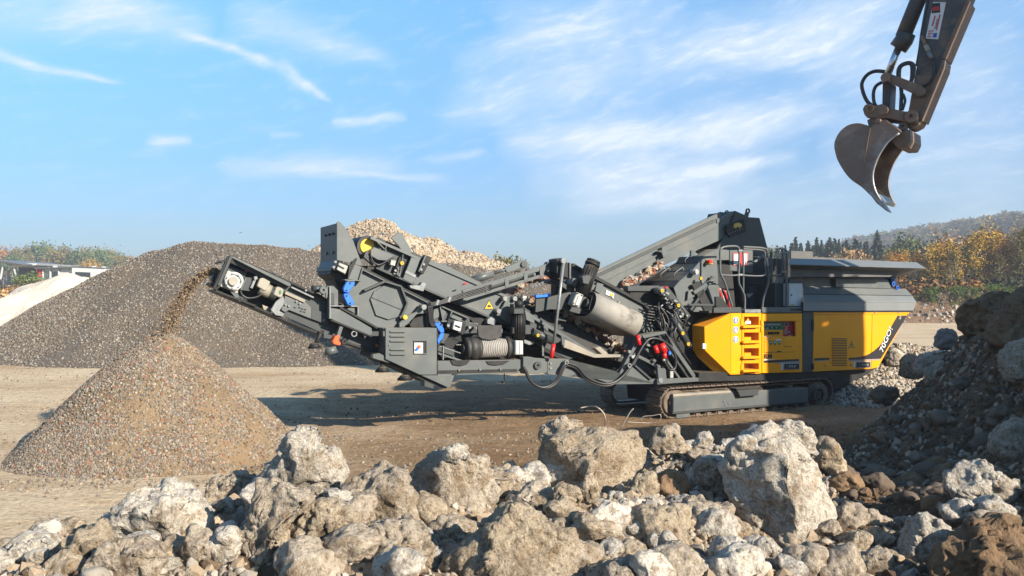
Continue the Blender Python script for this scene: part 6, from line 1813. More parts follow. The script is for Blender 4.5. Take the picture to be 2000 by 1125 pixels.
    # tail of the fines conveyor under the cabinet
    S().plate([(735, 690), (753, 700), (872, 754), (872, 759), (846, 752), (730, 699)], .12, .95, .005).done('tail_guard', m_black, rt)
    S().plate([(829, 743), (847, 750), (847, 759.5), (829, 755)], .12, .3, .005).done('tail_foot', m_grey2, rt)
    part('edge_plate', [(728, 693), (742, 690), (764, 703), (760, 709), (728, 700)], .08, .2, m_grey)
    # ---------------- bottom beam
    bb = part('bottom_beam', [(854.5, 705), (1022, 702.5), (1022, 721), (1012, 725), (854.5, 731)], .12, .18, m_grey, None, .005)
    S().plate([(854.5, 723.5), (1010, 720.5), (1010, 728), (854.5, 731.5)], .10, .119, .003).done('lower_lip', m_black, bb)
    S().plate([(854.5, 731), (1014, 727), (1014, 729), (854.5, 733.5)], .08, .3, .002).done('bottom_flange', m_grey, bb)
    for X in (897, 938, 978): S().disc(X, 724 - (X - 854) * .02, .07, .12, 1.7, 8).done('bolt', m_alu, bb)
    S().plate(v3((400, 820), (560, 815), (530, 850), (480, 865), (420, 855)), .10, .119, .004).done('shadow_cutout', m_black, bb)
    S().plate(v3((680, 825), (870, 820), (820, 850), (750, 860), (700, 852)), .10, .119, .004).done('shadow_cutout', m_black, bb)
    part('bottom_beam', [(854, 705), (1110, 702), (1110, 722), (854, 731)], 1.75, 1.82, m_grey2)
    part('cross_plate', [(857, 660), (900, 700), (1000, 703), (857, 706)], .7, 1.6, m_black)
    S().tubepx([(985, 728, .2), (985, 747, .2)], .01, 6).done('drain_rod', m_black, rt)
    S().disc(985, 747, .16, .24, 2.4, 10).done('drain_weight', m_black, rt)
    jb = part('joint_block', [(1022, 697), (1036, 697), (1050, 700), (1070, 702), (1070, 728), (1050, 730), (1022, 730)], .06, .2, m_grey)
    S().ring(1051, 713.5, .02, .08, 7.5, 2.2, 18).done('bush', m_grey2, jb)
    for X, Y in ((1076, 710), (1076, 719)): S().disc(X, Y, .08, .12, 2.4, 10).done('bolt', m_alu, jb)
    S().bar((1071, 700), (1071, 731), 3, .05, .2).done('joint_rib', m_grey, jb)
    # uprights behind the drum
    S().bar((866, 675), (866, 703), 2, .2, .26).done('upright', m_alu, rt)
    S().plate(v3((300, 705), (345, 705), (470, 745), (560, 750), (560, 800), (345, 800), (300, 770)), .42, .46, .004).done('upright_plate', m_grey2, rt)
    S().bar((856, 690), (905, 706), 4, .22, .3).done('brace', m_grey, rt)
    S().bar((858, 676), (900, 690), 2, .22, .3).done('brace', m_alu, rt)
    # ---------------- belt drum with ribbed middle, flap above
    dr0 = P.at(907, 681, .30); dr1 = P.at(1003, 678, .30); s = P.scale(950, .3)
    axd = (dr1 - dr0).normalized(); Ld = (dr1 - dr0).length
    at = lambda f: dr0 + axd * Ld * f
    q = S(); q.cone(at(0), at(.06), 17 / s, 22 / s, 26); q.cone(at(.06), at(.22), 22 / s, 23 / s, 26); q.cone(at(.22), at(.30), 23 / s, 19.5 / s, 26)
    q.cone(at(.80), at(.86), 19.5 / s, 23 / s, 26); q.cone(at(.86), at(1.0), 23 / s, 22 / s, 26); q.cyl(at(-.05), at(0), 9 / s, 16); q.cyl(at(1.0), at(1.05), 10 / s, 16)
    dm = q.done('belt_drum', m_rubber, rt)
    m_rib = material('worn_drum_lagging', (.20, .19, .17), (.28, .26, .235), 9, 6, rough=.7, bump=.2, bscale=40, bdist=.004)
    for k in range(14):
        f0 = .30 + .50 * k / 14
        S().cone(at(f0), at(f0 + .50 / 14 * .8), 18.9 / s, 18.9 / s, 24).done('lagging_rib', m_rib, dm)
    S().cyl(at(.29), at(.81), 18.2 / s, 20).done('drum_core', m_rubber, dm)
    for k in range(3): S().disc(893 + k * 3.2, 673.5, .28, .36, .9, 6).done('bolt', m_plate, dm)
    q = S(); bm = q.bm
    c0 = P.at(933, 649, .18); c1 = P.at(980, 649, .18)
    secs = []
    for k in range(10):
        a = -math.pi / 2 - math.pi * .1 + math.pi * 1.2 * k / 9
        secs.append((.22 + .20 * math.cos(a + math.pi), .13 * math.sin(a) - .02))
    S().prism([P.at(932, 635.5, .16), P.at(980.5, 635, .16), P.at(980, 656, .16), P.at(974, 661, .16), P.at(958, 664.5, .16), P.at(942, 662, .16), P.at(935, 657, .16)], Vector((0, .03, 0)), .006).done('rubber_flap', m_rubber, rt)
    # vertical gear motor
    a, b = P.at(1013, 606, .16), P.at(1013, 661, .16); rm = 12 / P.scale(1013, .16)
    axm = (b - a).normalized()
    q = S(); q.cyl(a, b, rm, 20); q.cone(a - axm * .05, a, rm * .9, rm * 1.08, 20); q.cyl(a - axm * .16, a - axm * .05, rm * .7, 16)
    mo = q.done('gear_motor', m_black, rt)
    for k in range(18):
        t = 2 * math.pi * k / 18
        d = Vector((math.cos(t), math.sin(t), 0))
        S().tube([a + d * rm * 1.03 + axm * .02, b + d * rm * 1.03 - axm * .04], .008, 4).done('fin', m_black, mo)
    S().rect(1004, 603, 1023, 613, .02, .2, .006).done('fan_cover', m_grey2, mo)
    S().rect(1006.5, 665, 1022, 693, .06, .26, .008).done('gearbox', m_plate, mo)
    S().rect(1008.5, 667, 1013, 691, .05, .061, .002).done('gearbox_cover', m_white, mo)
    S().rect(1015.5, 667, 1020.5, 691, .05, .061, .002).done('gearbox_cover', m_white, mo)
    S().rect(1001, 640, 1005, 652, .05, .15, .004).done('terminal_box', m_black, mo)
    S().rect(1026, 635, 1037, 653, .2, .3, .006).done('motor_box', m_grey2, rt)
    S().rect(1003, 594, 1022, 602, .15, .3, .006).done('motor_top', m_grey2, rt)
    # lower cylinder
    S().tubepx([(1039, 648, .22), (1079, 666, .22)], .07, 14).done('hydraulic_cylinder', m_grey2, rt)
    S().ring(1051, 655, .10, .15, 3, 1.2, 14).done('yellow_washer', m_yellow2, rt)
    S().plate([(1024, 663), (1036, 667), (1040, 672), (1034, 674), (1024, 670)], .2, .3, .004).done('bracket', m_alu, rt)
    # filler machinery in the dark gaps
    for k in range(26):
        X, Y = rr2.uniform(860, 1090), rr2.uniform(620, 700)
        S().bar((X, Y), (X + rr2.uniform(8, 30), Y + rr2.uniform(2, 14)), rr2.uniform(3, 8), .5, .6, .004).done('frame_member', rr2.choice([m_grey2, m_black, m_grey2, m_black]), rt)
    for k in range(9):
        X, Y = rr2.uniform(1030, 1200), rr2.uniform(690, 725)
        S().bar((X, Y), (X + rr2.uniform(10, 30), Y + rr2.uniform(2, 10)), rr2.uniform(3, 7), .4, .5, .004).done('frame_member', rr2.choice([m_grey2, m_black]), rt)

    # ---------------- fines conveyor, falling back from its head at the far left
    w0 = .50
    fc = part('fines_conveyor', [(453, 505), (640, 582), (700, 606), (745, 632), (745, 690), (640, 655), (560, 620), (545, 615), (548, 560), (465, 520)], w0 + .08, w0 + .12, m_grey2, None, .004)
    S().bar((452, 500), (760, 638), 4.2, w0 + .02, w0 + .14, .003).done('rail', m_black, fc)
    S().plate([(452, 503), (455, 500.5), (566, 552.5), (569, 556.5), (567, 559), (562, 558.5)], w0 - .02, w0 + .06, .004).done('top_angle', m_grey, fc)
    S().plate([(449.5, 498.5), (455, 499.5), (452, 508), (430, 560), (425, 556)], w0 - .02, w0 + .1, .004).done('head_post', m_grey2, fc)
    S().bar((421, 568), (500, 598), 4, w0 - .02, w0 + .1, .003).done('head_sill', m_black, fc)
    S().bar((430, 558), (421, 566), 4, w0 - .02, w0 + .1, .003).done('head_sill', m_black, fc)
    part('head_back', [(452, 506), (550, 552), (548, 600), (500, 600), (432, 566)], w0 + .28, w0 + .32, m_black, fc)
    part('head_floor', [(421, 565), (500, 598), (600, 640), (745, 690), (745, 694), (600, 646), (500, 603), (421, 570)], w0 + .02, w0 + .9, m_black, fc)
    part('belt', [(440, 520), (452, 510), (745, 645), (745, 655), (452, 528)], w0 + .34, w0 + .8, m_rubber, fc)
    part('side_wall', [(449.5, 498.5), (760, 637), (745, 690), (421, 566)], w0 + .86, w0 + .9, m_grey2, fc)
    S().disc(432, 545, w0 + .34, w0 + .84, 14, 22).done('head_roller', m_black, fc)
    pts3 = [P.at(448, 499, w0), P.at(427, 553, w0), P.at(427, 553, w0 + .9), P.at(448, 499, w0 + .9)]
    S().prism([P.at(450, 498.5, w0), P.at(426, 555, w0), P.at(420, 566, w0), P.at(416, 562, w0), P.at(422, 551, w0), P.at(445, 500, w0)], Vector((0, .12, 0)), .003).done('head_end', m_black, fc)
    S().prism([P.at(450, 498.5, w0 + .8), P.at(426, 555, w0 + .8), P.at(420, 566, w0 + .8), P.at(416, 562, w0 + .8), P.at(422, 551, w0 + .8), P.at(445, 500, w0 + .8)], Vector((0, .12, 0)), .003).done('head_end', m_black, fc)
    S().bar((419, 560), (410, 553), 5, w0 + .2, w0 + .7, .003).done('scraper', m_black, fc)
    S().bar((441, 508), (432, 512), 4, w0 + .0, w0 + .8, .003).done('head_bar', m_black, fc)
    # bearing housing, gear unit and motor in the head
    gp = S().plate(v1((240, 525), (260, 530), (390, 600), (395, 640), (345, 770), (160, 690)), w0 + .06, w0 + .28, .006).done('bearing_plate', m_plate, fc)
    q = S(); q.disc(457, 549, w0 + .0, w0 + .06, 18, 26)
    q.done('bearing_ring', m_white, gp)
    S().ring(457, 549, w0 - .02, w0 + .0, 16.5, 13, 26).done('bearing_ring', m_plate, gp)
    S().disc(456, 549, w0 - .06, w0 + .0, 8.6, 22).done('shaft_cap', m_beige, gp)
    for k in range(7):
        a = k * 2 * math.pi / 7
        S().disc(457 + 14.8 * math.cos(a), 549 + 14.8 * math.sin(a), w0 - .035, w0 - .015, 1.6, 8).done('bolt', m_alu, gp)
    S().plate(v1((240, 480), (440, 545), (420, 620), (385, 600), (240, 520)), w0 + .2, w0 + .27, .004).done('guard', m_grey2, fc)
    S().disc(482, 529, w0 + .1, w0 + .2, 1.6, 8).done('indicator', m_red, fc)
    S().plate(v1((400, 610), (440, 595), (520, 610), (470, 745), (370, 735)), w0 + .02, w0 + .26, .008).done('gear_unit', m_grey2, fc)
    S().plate(v1((425, 600), (440, 605), (385, 735), (370, 728)), w0 - .01, w0 + .2, .004).done('gear_flange', m_grey, fc)
    S().bar(v1((540, 590))[0], v1((487, 712))[0], 5, w0 - .03, w0 + .2, .004).done('clamp', m_alu, fc)
    S().plate(v1((515, 590), (545, 585), (555, 615), (520, 630)), w0 - .05, w0 + .1, .004).done('clamp', m_alu, fc)
    a, b = P.at(508, 562, w0 + .06), P.at(553, 582, w0 + .06)
    sc = P.scale(530, w0); axm = (b - a).normalized()
    q = S(); q.cyl(a, a + axm * (20 / sc), 13.5 / sc, 14)
    mt = q.done('motor', m_beige, fc)
    S().plate(v1((545, 690), (575, 610), (610, 602), (688, 645), (655, 730), (625, 742)), w0 - .06, w0 + .1, .012).done('motor_cover', m_beige, mt)
    for k in range(7):
        c = a + axm * ((21 + k * 1.9) / sc)
        S().cyl(c, c + axm * (.9 / sc), 13 / sc, 16).done('fin', m_grey, mt)
    S().cyl(a + axm * (20 / sc), a + axm * (35 / sc), 10.5 / sc, 16).done('motor_core', m_black, mt)
    S().plate(v1((745, 700), (775, 695), (828, 725), (812, 800), (790, 815), (718, 780)), w0 - .05, w0 + .12, .012).done('fan_cover', m_beige, mt)
    S().plate(v1((778, 738), (800, 735), (798, 772), (775, 775)), w0 - .055, w0 - .049, 0).done('label_plate', m_print_green, mt)
    S().tubepx([(X, Y, w0 - .02) for X, Y in v1((372, 740), (395, 785), (450, 815), (540, 805), (600, 770))], .016, 8, 5).done('cable', m_hose, fc)
    S().plate(v1((265, 745), (345, 770), (395, 800), (395, 840), (360, 850), (330, 830)), w0 + .02, w0 + .1, .005).done('torque_arm', m_grey, fc)
    S().ring(*v1((372, 825))[0], w0 - .02, w0 + .03, 5, 2.2, 16).done('torque_bush', m_grey2, fc)
    S().disc(*v1((372, 825))[0], w0 - .01, w0 + .03, 2.2, 10).done('torque_pin', m_black, fc)
    S().plate(v1((740, 855), (820, 790), (840, 860), (780, 950), (830, 975), (820, 1010), (740, 995), (690, 940)), w0 - .02, w0 + .06, .006).done('scraper_bracket', m_alu, fc)
    S().plate(v1((600, 880), (690, 920), (690, 970), (640, 960), (610, 925)), w0 + .2, w0 + .6, .006).done('scraper_blade', m_dustplate, fc)
    # stiffened side plate with slots
    spl = S().plate(v1((840, 790), (1050, 855), (1115, 915), (1115, 1035), (880, 940), (840, 965), (800, 940)), w0 + .03, w0 + .08, .005).done('side_plate', m_grey, fc)
    S().bar(v1((842, 758))[0], v1((1048, 850))[0], 6, w0 + .0, w0 + .1, .004).done('cover_strip', m_dustplate, fc)
    S().bar(v1((905, 700))[0], v1((1140, 810))[0], 3.2, w0 - .01, w0 + .06, .003).done('edge_strip', m_alu, fc)
    for c in ((845, 882), (882, 898), (998, 872), (960, 850), (1060, 735), (1245, 1048)):
        X, Y = v1(c)[0]; S().disc(X, Y, w0 + .0, w0 + .03, 2.1, 8).done('bolt', m_alu, spl)
    for c in ((940, 912), (990, 912), (1018, 925), (1005, 950), (1050, 932), (1042, 958)):
        X, Y = v1(c)[0]; S().bar((X - 2, Y), (X + 2, Y + 1.2), 2, w0 + .022, w0 + .031, 0).done('slot', m_black, spl)
    part('lower_side_plate', v1((1110, 915), (1290, 985), (1290, 1100), (1115, 1035)), w0 + .03, w0 + .08, m_grey2, fc)
    # lifting hinge at the fold
    hg = part('hinge_plate', v2((205, 742), (275, 740), (325, 790), (325, 945), (235, 945), (235, 790), (205, 870), (190, 870)), w0 - .12, w0 - .04, m_grey, fc)
    S().plate(v2((240, 810), (285, 820), (285, 940), (240, 940)), w0 - .14, w0 - .119, .003).done('inset', m_grey2, hg)
    q = S(); q.ring(*v2((172, 785))[0], w0 - .14, w0 - .04, 7.2, 2.6, 20); q.done('hinge_bush', m_grey, hg)
    S().tubepx([(X, Y, w0 + .1) for X, Y in v2((50, 775), (150, 770))], .06, 12).done('hinge_tube', m_grey2, hg)
    S().plate(v2((135, 790), (205, 800), (205, 880), (160, 850)), w0 - .1, w0 - .05, .004).done('hinge_ear', m_grey, hg)
    S().bar(v2((240, 745))[0], v2((240, 1085))[0], 2.4, w0 - .16, w0 - .03, .003).done('hinge_post', m_alu, hg)
    S().bar(v2((240, 950))[0], v2((535, 955))[0], 2.4, w0 - .16, w0 + .0, .003).done('ledge', m_alu, hg)
    S().bar(v2((533, 955))[0], v2((533, 1045))[0], 2.2, w0 - .14, w0 - .04, .003).done('ledge_post', m_alu, hg)
    S().plate(v2((480, 965), (495, 965), (500, 1030), (400, 975)), w0 - .12, w0 - .08, .003).done('ledge_rib', m_grey, hg)
    lb = S().plate([(645, 601), (663, 604), (726, 641), (727, 652), (724, 655.5), (655, 627), (645, 622)], w0 - .15, w0 - .05, .005).done('lower_beam', m_grey, fc)
    S().bar((664, 600), (738, 641), 4, w0 - .17, w0 - .02, .003).done('beam_flange', m_black, lb)
    S().bar((646, 625), (745, 665), 3, w0 - .16, w0 - .02, .003).done('beam_flange', m_black, lb)
    # red-tipped strut, feet
    S().bar((667, 638), (660, 660), 7, w0 - .2, w0 - .1).done('strut', m_grey, fc)
    S().plate([(655, 656), (663, 655), (662, 666), (666, 670), (664, 675), (652, 672), (650, 666)], w0 - .22, w0 - .08, .006).done('strut_lock', m_orange, fc)
    S().ring(673, 667, w0 - .2, w0 - .12, 5.5, 2, 14).done('strut_eye', m_black, fc)
    S().plate([(632, 652), (652, 655), (650, 664), (632, 660)], w0 - .1, w0 + .2, .006).done('strut_box', m_grey2, fc)
    c0 = P.at(645, 684, w0 - .15); s0 = P.scale(645, w0)
    q = S(); q.cone(c0 + Vector((.0, 0, .05)), c0 + Vector((.02, 0, -.05)), 10 / s0, 13 / s0, 20); q.done('support_disc', m_grey, fc)
    for (x0, y0, x1, y1, rp, w) in ((630, 645, 614, 676, 13, .45), (746, 708, 747, 722, 15, .2), (790, 722, 791, 738, 16, .2)):
        a = P.at(x0, y0, w); b = P.at(x1, y1, w); s0 = P.scale(x1, w)
        q = S(); q.cyl(a, b, 4 / s0, 12); q.cone(b + Vector((0, 0, .05)), b - Vector((.0, 0, .02)), rp * .45 / s0, rp / s0, 20); q.cyl(b - Vector((0, 0, .035)), b - Vector((0, 0, .02)), rp * .95 / s0, 20)
        q.done('support_foot', m_black, rt)
    S().ring(692, 652, w0 - .14, w0 - .1, 6, 4, 16).done('lashing_ring', m_alu, fc)
    S().disc(739, 675, w0 - .1, w0 + .0, 3.5, 12).done('reflector', m_stone_red, fc)
    S().tubepx([(X, Y, w0 + .05) for X, Y in v1((690, 570), (705, 552), (735, 560), (742, 590))], .012, 6, 4).done('cable', m_hose, fc)
    return rt
# ------------------------------------------------------------------ the excavator reaching in from the right
EP = Plane((1700 - 1000) / F * 15.5, 15.5, R(-38), 1.35)
vX = V(1580, 0, 2.5575)
vY = V(1640, 100, 5.625)
def build_excavator():
    P = EP
    rt = P.root('excavator')
    tag(rt, 'dark excavator arm with rusty toothed bucket reaching in from the upper right', 'excavator')
    S = lambda: Shape(P)
    def part(name, pts, w0, w1, mat, parent=None, bev=.008): return S().plate(pts, w0, w1, bev).done(name, mat, parent or rt)
    # stick
    side = vX((760, -760), (602, 0), (562, 190), (531, 370), (497, 555), (507, 600), (530, 632), (548, 618), (560, 592), (662, 330), (671, 288), (795, 0), (1110, -760), (1150, -980), (1060, -1120), (900, -1040))
    arm = part('stick', side, .44, .78, m_exarm, None, .012)
    S().plate(vX((786, 0), (803, 2), (680, 292), (662, 292)), .40, .82, .004).done('edge_plate', m_exrust, arm)
    S().plate(vX((664, 300), (678, 296), (672, 336), (562, 602), (550, 596), (655, 332)), .40, .82, .004).done('edge_plate', m_exrust, arm)
    S().bar(vX((536, 345))[0], vX((640, 350))[0], 1.0, .432, .439, 0).done('weld_seam', m_exrust, arm)
    S().plate(vX((529, 378), (650, 372), (560, 590), (505, 600), (497, 555)), .432, .440, .002).done('rust_patch', m_exrust, arm)
    # sticker with the firm's lettering, read along the stick
    st = [vX(q)[0] for q in ((620, 10), (684, 12), (645, 196), (583, 192))]
    sk = S().plate(st, .428, .436, 0).done('sticker', m_print_white, arm)
    S().plate(vX((617, 16), (655, 14), (655, 62), (612, 66)), .424, .4275, 0).done('sticker_picture', m_print_black, sk)
    S().plate(vX((620, 34), (650, 32), (652, 52), (616, 54)), .420, .4235, 0).done('sticker_picture', m_print_red, sk)
    for (a, b, h) in (((616, 130), (630, 78), 2.6), ((636, 150), (655, 72), 2.2)):
        S().bar(vX(a)[0], vX(b)[0], h, .424, .4275, 0).done('sticker_print', m_print_red, sk)
    text_part('lettering', 'TRANSPORT', P, *vX((634, 146))[0], .423, 3.4, R(76), m_print_black, sk, wide=.75)
    text_part('lettering', 'MS', P, *vX((612, 188))[0], .423, 8.5, R(76), m_print_red, sk)
    S().plate(vX((622, 166), (640, 164), (636, 188), (618, 186)), .424, .4275, 0).done('sticker_print', m_print_blue, sk)
    # fitting on the side
    S().tubepx([(X, Y, .41) for X, Y in vX((560, 180), (578, 215), (592, 250), (612, 292))], .022, 8, 3).done('pipe', m_exrust, arm)
    S().plate(vX((570, 228), (592, 220), (606, 248), (584, 258)), .37, .44, .006).done('valve', m_beige, arm)
    S().tubepx([(X, Y, .40) for X, Y in vX((596, 258), (615, 295))], .03, 10).done('coupling', m_alu, arm)
    S().tubepx([(X, Y, .40) for X, Y in vX((615, 295), (626, 330), (620, 380), (598, 415), (572, 428), (545, 428))], .016, 8, 5).done('hose', m_hose, arm)
    S().tubepx([(X, Y, .47) for X, Y in vX((602, -40), (566, 160), (556, 240), (540, 330))], .025, 8, 5).done('pipe', m_hose, arm)
    # bucket cylinder
    S().tubepx([(X, Y, .61) for X, Y in vX((700, -420), (545, 0), (470, 185))], .105, 18).done('cylinder_barrel', m_exarm, rt)
    S().tubepx([(X, Y, .61) for X, Y in vX((486, 170), (475, 200), (444, 242))], .125, 18).done('cylinder_head', m_exarm, rt)
    S().tubepx([(X, Y, .61) for X, Y in vX((447, 240), (395, 368))], .05, 16).done('piston_rod', m_steel, rt)
    # link arms
    for w in (.34, .82):
        lk = S().plate(vX((372, 366), (392, 360), (412, 370), (560, 425), (580, 445), (572, 478), (545, 480), (505, 460), (400, 412), (366, 408), (360, 385)), w, w + .06, .01).done('guide_link', m_exrust, rt)
        S().disc(*vX((552, 455))[0], w - .05, w + .1, 9.5, 20).done('pin', m_exrust, lk)
        S().disc(*vX((380, 386))[0], w - .05, w + .1, 8.5, 20).done('pin', m_exrust, lk)
    S().disc(*vX((402, 402))[0], .30, .36, 3, 10).done('bolt', m_exrust, rt)
    part('bucket_link', vX((368, 398), (409, 412), (403, 540), (365, 536)), .46, .76, m_exarm)
    # hoses
    for pts, r in ((((378, 358), (330, 356), (290, 375), (265, 415), (270, 460), (290, 505), (315, 528)), .026), (((366, 410), (335, 430), (322, 465), (325, 510), (335, 530)), .024),
                   (((448, 400), (448, 350), (465, 325), (500, 315), (522, 330), (520, 370), (508, 415)), .03), (((452, 400), (454, 345), (475, 322), (505, 318), (514, 345), (510, 412)), .022),
                   (((455, 410), (462, 460), (460, 520), (458, 552)), .026), (((470, 470), (480, 500), (474, 530), (466, 552)), .018)):
        S().tubepx([(X, Y, .40) for X, Y in vX(*pts)], r, 8, 6).done('hose', m_hose, rt)
    # quick coupler
    for w in (.30, .86):
        cp = S().plate(vX((268, 545), (278, 525), (298, 517), (330, 528), (365, 518), (405, 540), (470, 555), (500, 558), (530, 560), (545, 585), (538, 615), (500, 612), (470, 608), (400, 590), (370, 590), (320, 588), (290, 588), (276, 572)), w, w + .07, .01).done('coupler_plate', m_exrust, rt)
        S().ring(*vX((510, 580))[0], w - .04, w, 12, 4, 22).done('pin_boss', m_exrust, cp)
        S().disc(*vX((371, 550))[0], w - .05, w + .09, 8.5, 20).done('pin', m_exrust, cp)
        S().ring(*vX((304, 542))[0], w - .02, w + .0, 7, 4.5, 18).done('lifting_eye', m_exrust, cp)
        S().plate(vX((470, 568), (500, 568), (500, 592), (470, 592)), w - .03, w, .004).done('wear_plate', m_exarm, cp)
    part('coupler_body', vX((330, 560), (480, 562), (480, 600), (330, 586)), .37, .86, m_exarm)
    S().plate(vX((495, 612), (548, 590), (556, 600), (545, 620), (510, 640), (490, 640)), .42, .80, .01).done('stick_nose', m_exrust, rt)
    # bucket
    back = [(452, 648), (420, 625), (385, 600), (345, 606), (310, 632), (250, 615), (195, 625), (152, 660), (127, 712), (131, 762), (150, 815), (200, 888), (262, 934), (300, 970), (345, 1012)]
    def curve(Q, n=4):
        out = []
        for i in range(len(Q) - 1):
            p0, p1, p2, p3 = [Vector(Q[min(max(i + d, 0), len(Q) - 1)]) for d in (-1, 0, 1, 2)]
            for k in range(n):
                t = k / n
                v = .5 * (2 * p1 + (p2 - p0) * t + (2 * p0 - 5 * p1 + 4 * p2 - p3) * t * t + (3 * p1 - p0 - 3 * p2 + p3) * t ** 3); out.append((v.x, v.y))
        return out + [Q[-1]]
    back = back[:4] + curve(back[4:])
    mouth = [(356, 996), (338, 968), (324, 930), (318, 885), (324, 842), (345, 785), (372, 738), (405, 698), (462, 658)]
    mouth = curve(mouth)
    bk = part('bucket', vX(*(back + mouth)), .18, .215, m_bucket, None, .004)
    c = S().plate(vX(*(back + mouth)), .18, .215, .004)
    far = c.done('bucket_side', m_bucket, bk); far.location.y = .82 * P.k
    q = S()
    Pb = [P.at(X, Y, .18) for X, Y in vX(*back)]
    th = .045
    ctr = P.at(*vX((330, 800))[0], .18)
    inn = [p + (ctr - p).normalized() * th for p in Pb]
    n = len(Pb); bm = q.bm
    rows = []
    for w in (.21 * P.k, 1.005 * P.k):
        rows.append([bm.verts.new(Vector((p.x, w, p.z))) for p in Pb]); rows.append([bm.verts.new(Vector((p.x, w, p.z))) for p in inn])
    for k in range(n - 1):
        f = bm.faces.new((rows[0][k], rows[0][k + 1], rows[2][k + 1], rows[2][k])); f.smooth = True
        f = bm.faces.new((rows[1][k], rows[3][k], rows[3][k + 1], rows[1][k + 1])); f.smooth = True
        bm.faces.new((rows[0][k], rows[1][k], rows[1][k + 1], rows[0][k + 1])); bm.faces.new((rows[2][k], rows[2][k + 1], rows[3][k + 1], rows[3][k]))
    for e in (0, n - 1): bm.faces.new((rows[0][e], rows[2][e], rows[3][e], rows[1][e]))
    q.done('bucket_shell', m_bucket, bk)
    S().bar(vX((305, 640))[0], vX((268, 850))[0], 1.2, .168, .183, .001).done('weld_seam', m_exrust, bk)
    q = S(); q.tubepx([(X, Y, .18) for X, Y in vX(*mouth[:-1])], .016, 8).done('mouth_edge', m_tooth, bk)
    S().disc(*vX((343, 602))[0], .14, .23, 5, 16).done('pin', m_exrust, bk)
    for w in (.36, .80):
        S().plate(vX((290, 600), (318, 585), (385, 592), (415, 622), (455, 645), (470, 620), (492, 630), (480, 660), (440, 672), (300, 640)), w, w + .05, .008).done('bucket_ear', m_exrust, bk)
        S().ring(*vX((468, 630))[0], w - .03, w + .06, 8, 3, 18).done('pin_boss', m_exrust, bk)
    S().plate(vX((400, 690), (440, 660), (505, 645), (508, 700), (490, 735), (440, 738)), .30, .92, .01).done('bucket_top', m_exrust, bk)
    S().tubepx([(X, Y, .34) for X, Y in vX((486, 640), (492, 665), (482, 705))], .02, 6).done('bolt_bar', m_alu, bk)
    for k in range(5):
        w = .19 + k * .185
        tp = vX((296, 960), (340, 972), (380, 1022), (408, 1064), (386, 1054), (336, 1014))
        S().plate(tp, w, w + .095, .012).done('tooth', m_tooth, bk)
    S().plate(vX((296, 962), (318, 958), (352, 996), (345, 1012)), .17, 1.045, .006).done('cutting_lip', m_tooth, bk)
    # boom, house and tracks standing on the mound, outside the picture
    top = P.at(*vX((1085, -1010))[0], .44)
    K = P.k
    foot = Vector((top.x + 5.4, .6 * K, 0))
    wp = P.world((foot.x + 1.2, .6 * K, 0))
    zb = float(mound_z([wp.x], [wp.y])[0])
    foot.z = zb + 2.0
    knee = Vector((top.x + 2.6, .6 * K, top.z + .3))
    def beam(a, b, ha, hb):
        d = (b - a).normalized(); nn = Vector((-d.z, 0, d.x))
        return [a + nn * ha, b + nn * hb, b - nn * hb, a - nn * ha]
    off = Vector((0, -.3, 0)); off2 = Vector((0, -.295, 0))
    q = S(); q.prism([v + off for v in beam(top, knee, .28, .48)], Vector((0, .6, 0)), .012)
    q.prism([v + off2 for v in beam(knee, foot, .48, .34)], Vector((0, .59, 0)), .012)
    q.done('boom', m_exarm, rt)
    for s2 in (-.55, .55):
        S().cyl(foot + Vector((-.7, s2, -.3)), knee + Vector((.4, s2 * .8, -.5)), .12, 14).done('boom_cylinder', m_exarm, rt)
    S().cyl(knee + Vector((-.4, 0, .6)), Vector((top.x - .3, .6 * K, top.z + .5)), .12, 14).done('stick_cylinder', m_exarm, rt)
    hx = foot.x
    hs = S().box((hx - .5, -.5, zb + 1.2), (hx + 3.0, 1.85, zb + 1.75), .05).done('house_deck', m_exarm, rt)
    S().box((hx - .2, .98, zb + 1.76), (hx + 2.6, 1.85, zb + 2.75), .06).done('engine_house', m_exarm, rt)
    S().box((hx + 2.3, -.45, zb + 1.1), (hx + 3.3, 1.8, zb + 2.1), .12).done('counterweight', m_grey2, rt)
    cb = S().box((hx - .8, -.5, zb + 1.76), (hx + 1.0, .80, zb + 3.4), .08).done('cab', m_exarm, rt)
    S().box((hx - .6, -.53, zb + 2.1), (hx + .8, -.505, zb + 3.2), .0).done('window', m_black, cb)
    S().box((hx - .83, -.35, zb + 2.0), (hx - .805, .65, zb + 3.2), .0).done('window', m_black, cb)
    for w in (-.5, 1.25):
        t = S().box((hx - 1.2, w, zb - .05), (hx + 2.9, w + .6, zb + .85), .25).done('track', m_track, rt)
    S().box((hx + .2, -.1, zb + .5), (hx + 1.6, 1.8, zb + 1.25), .05).done('undercarriage', m_black, rt)
build_crusher()
build_excavator()

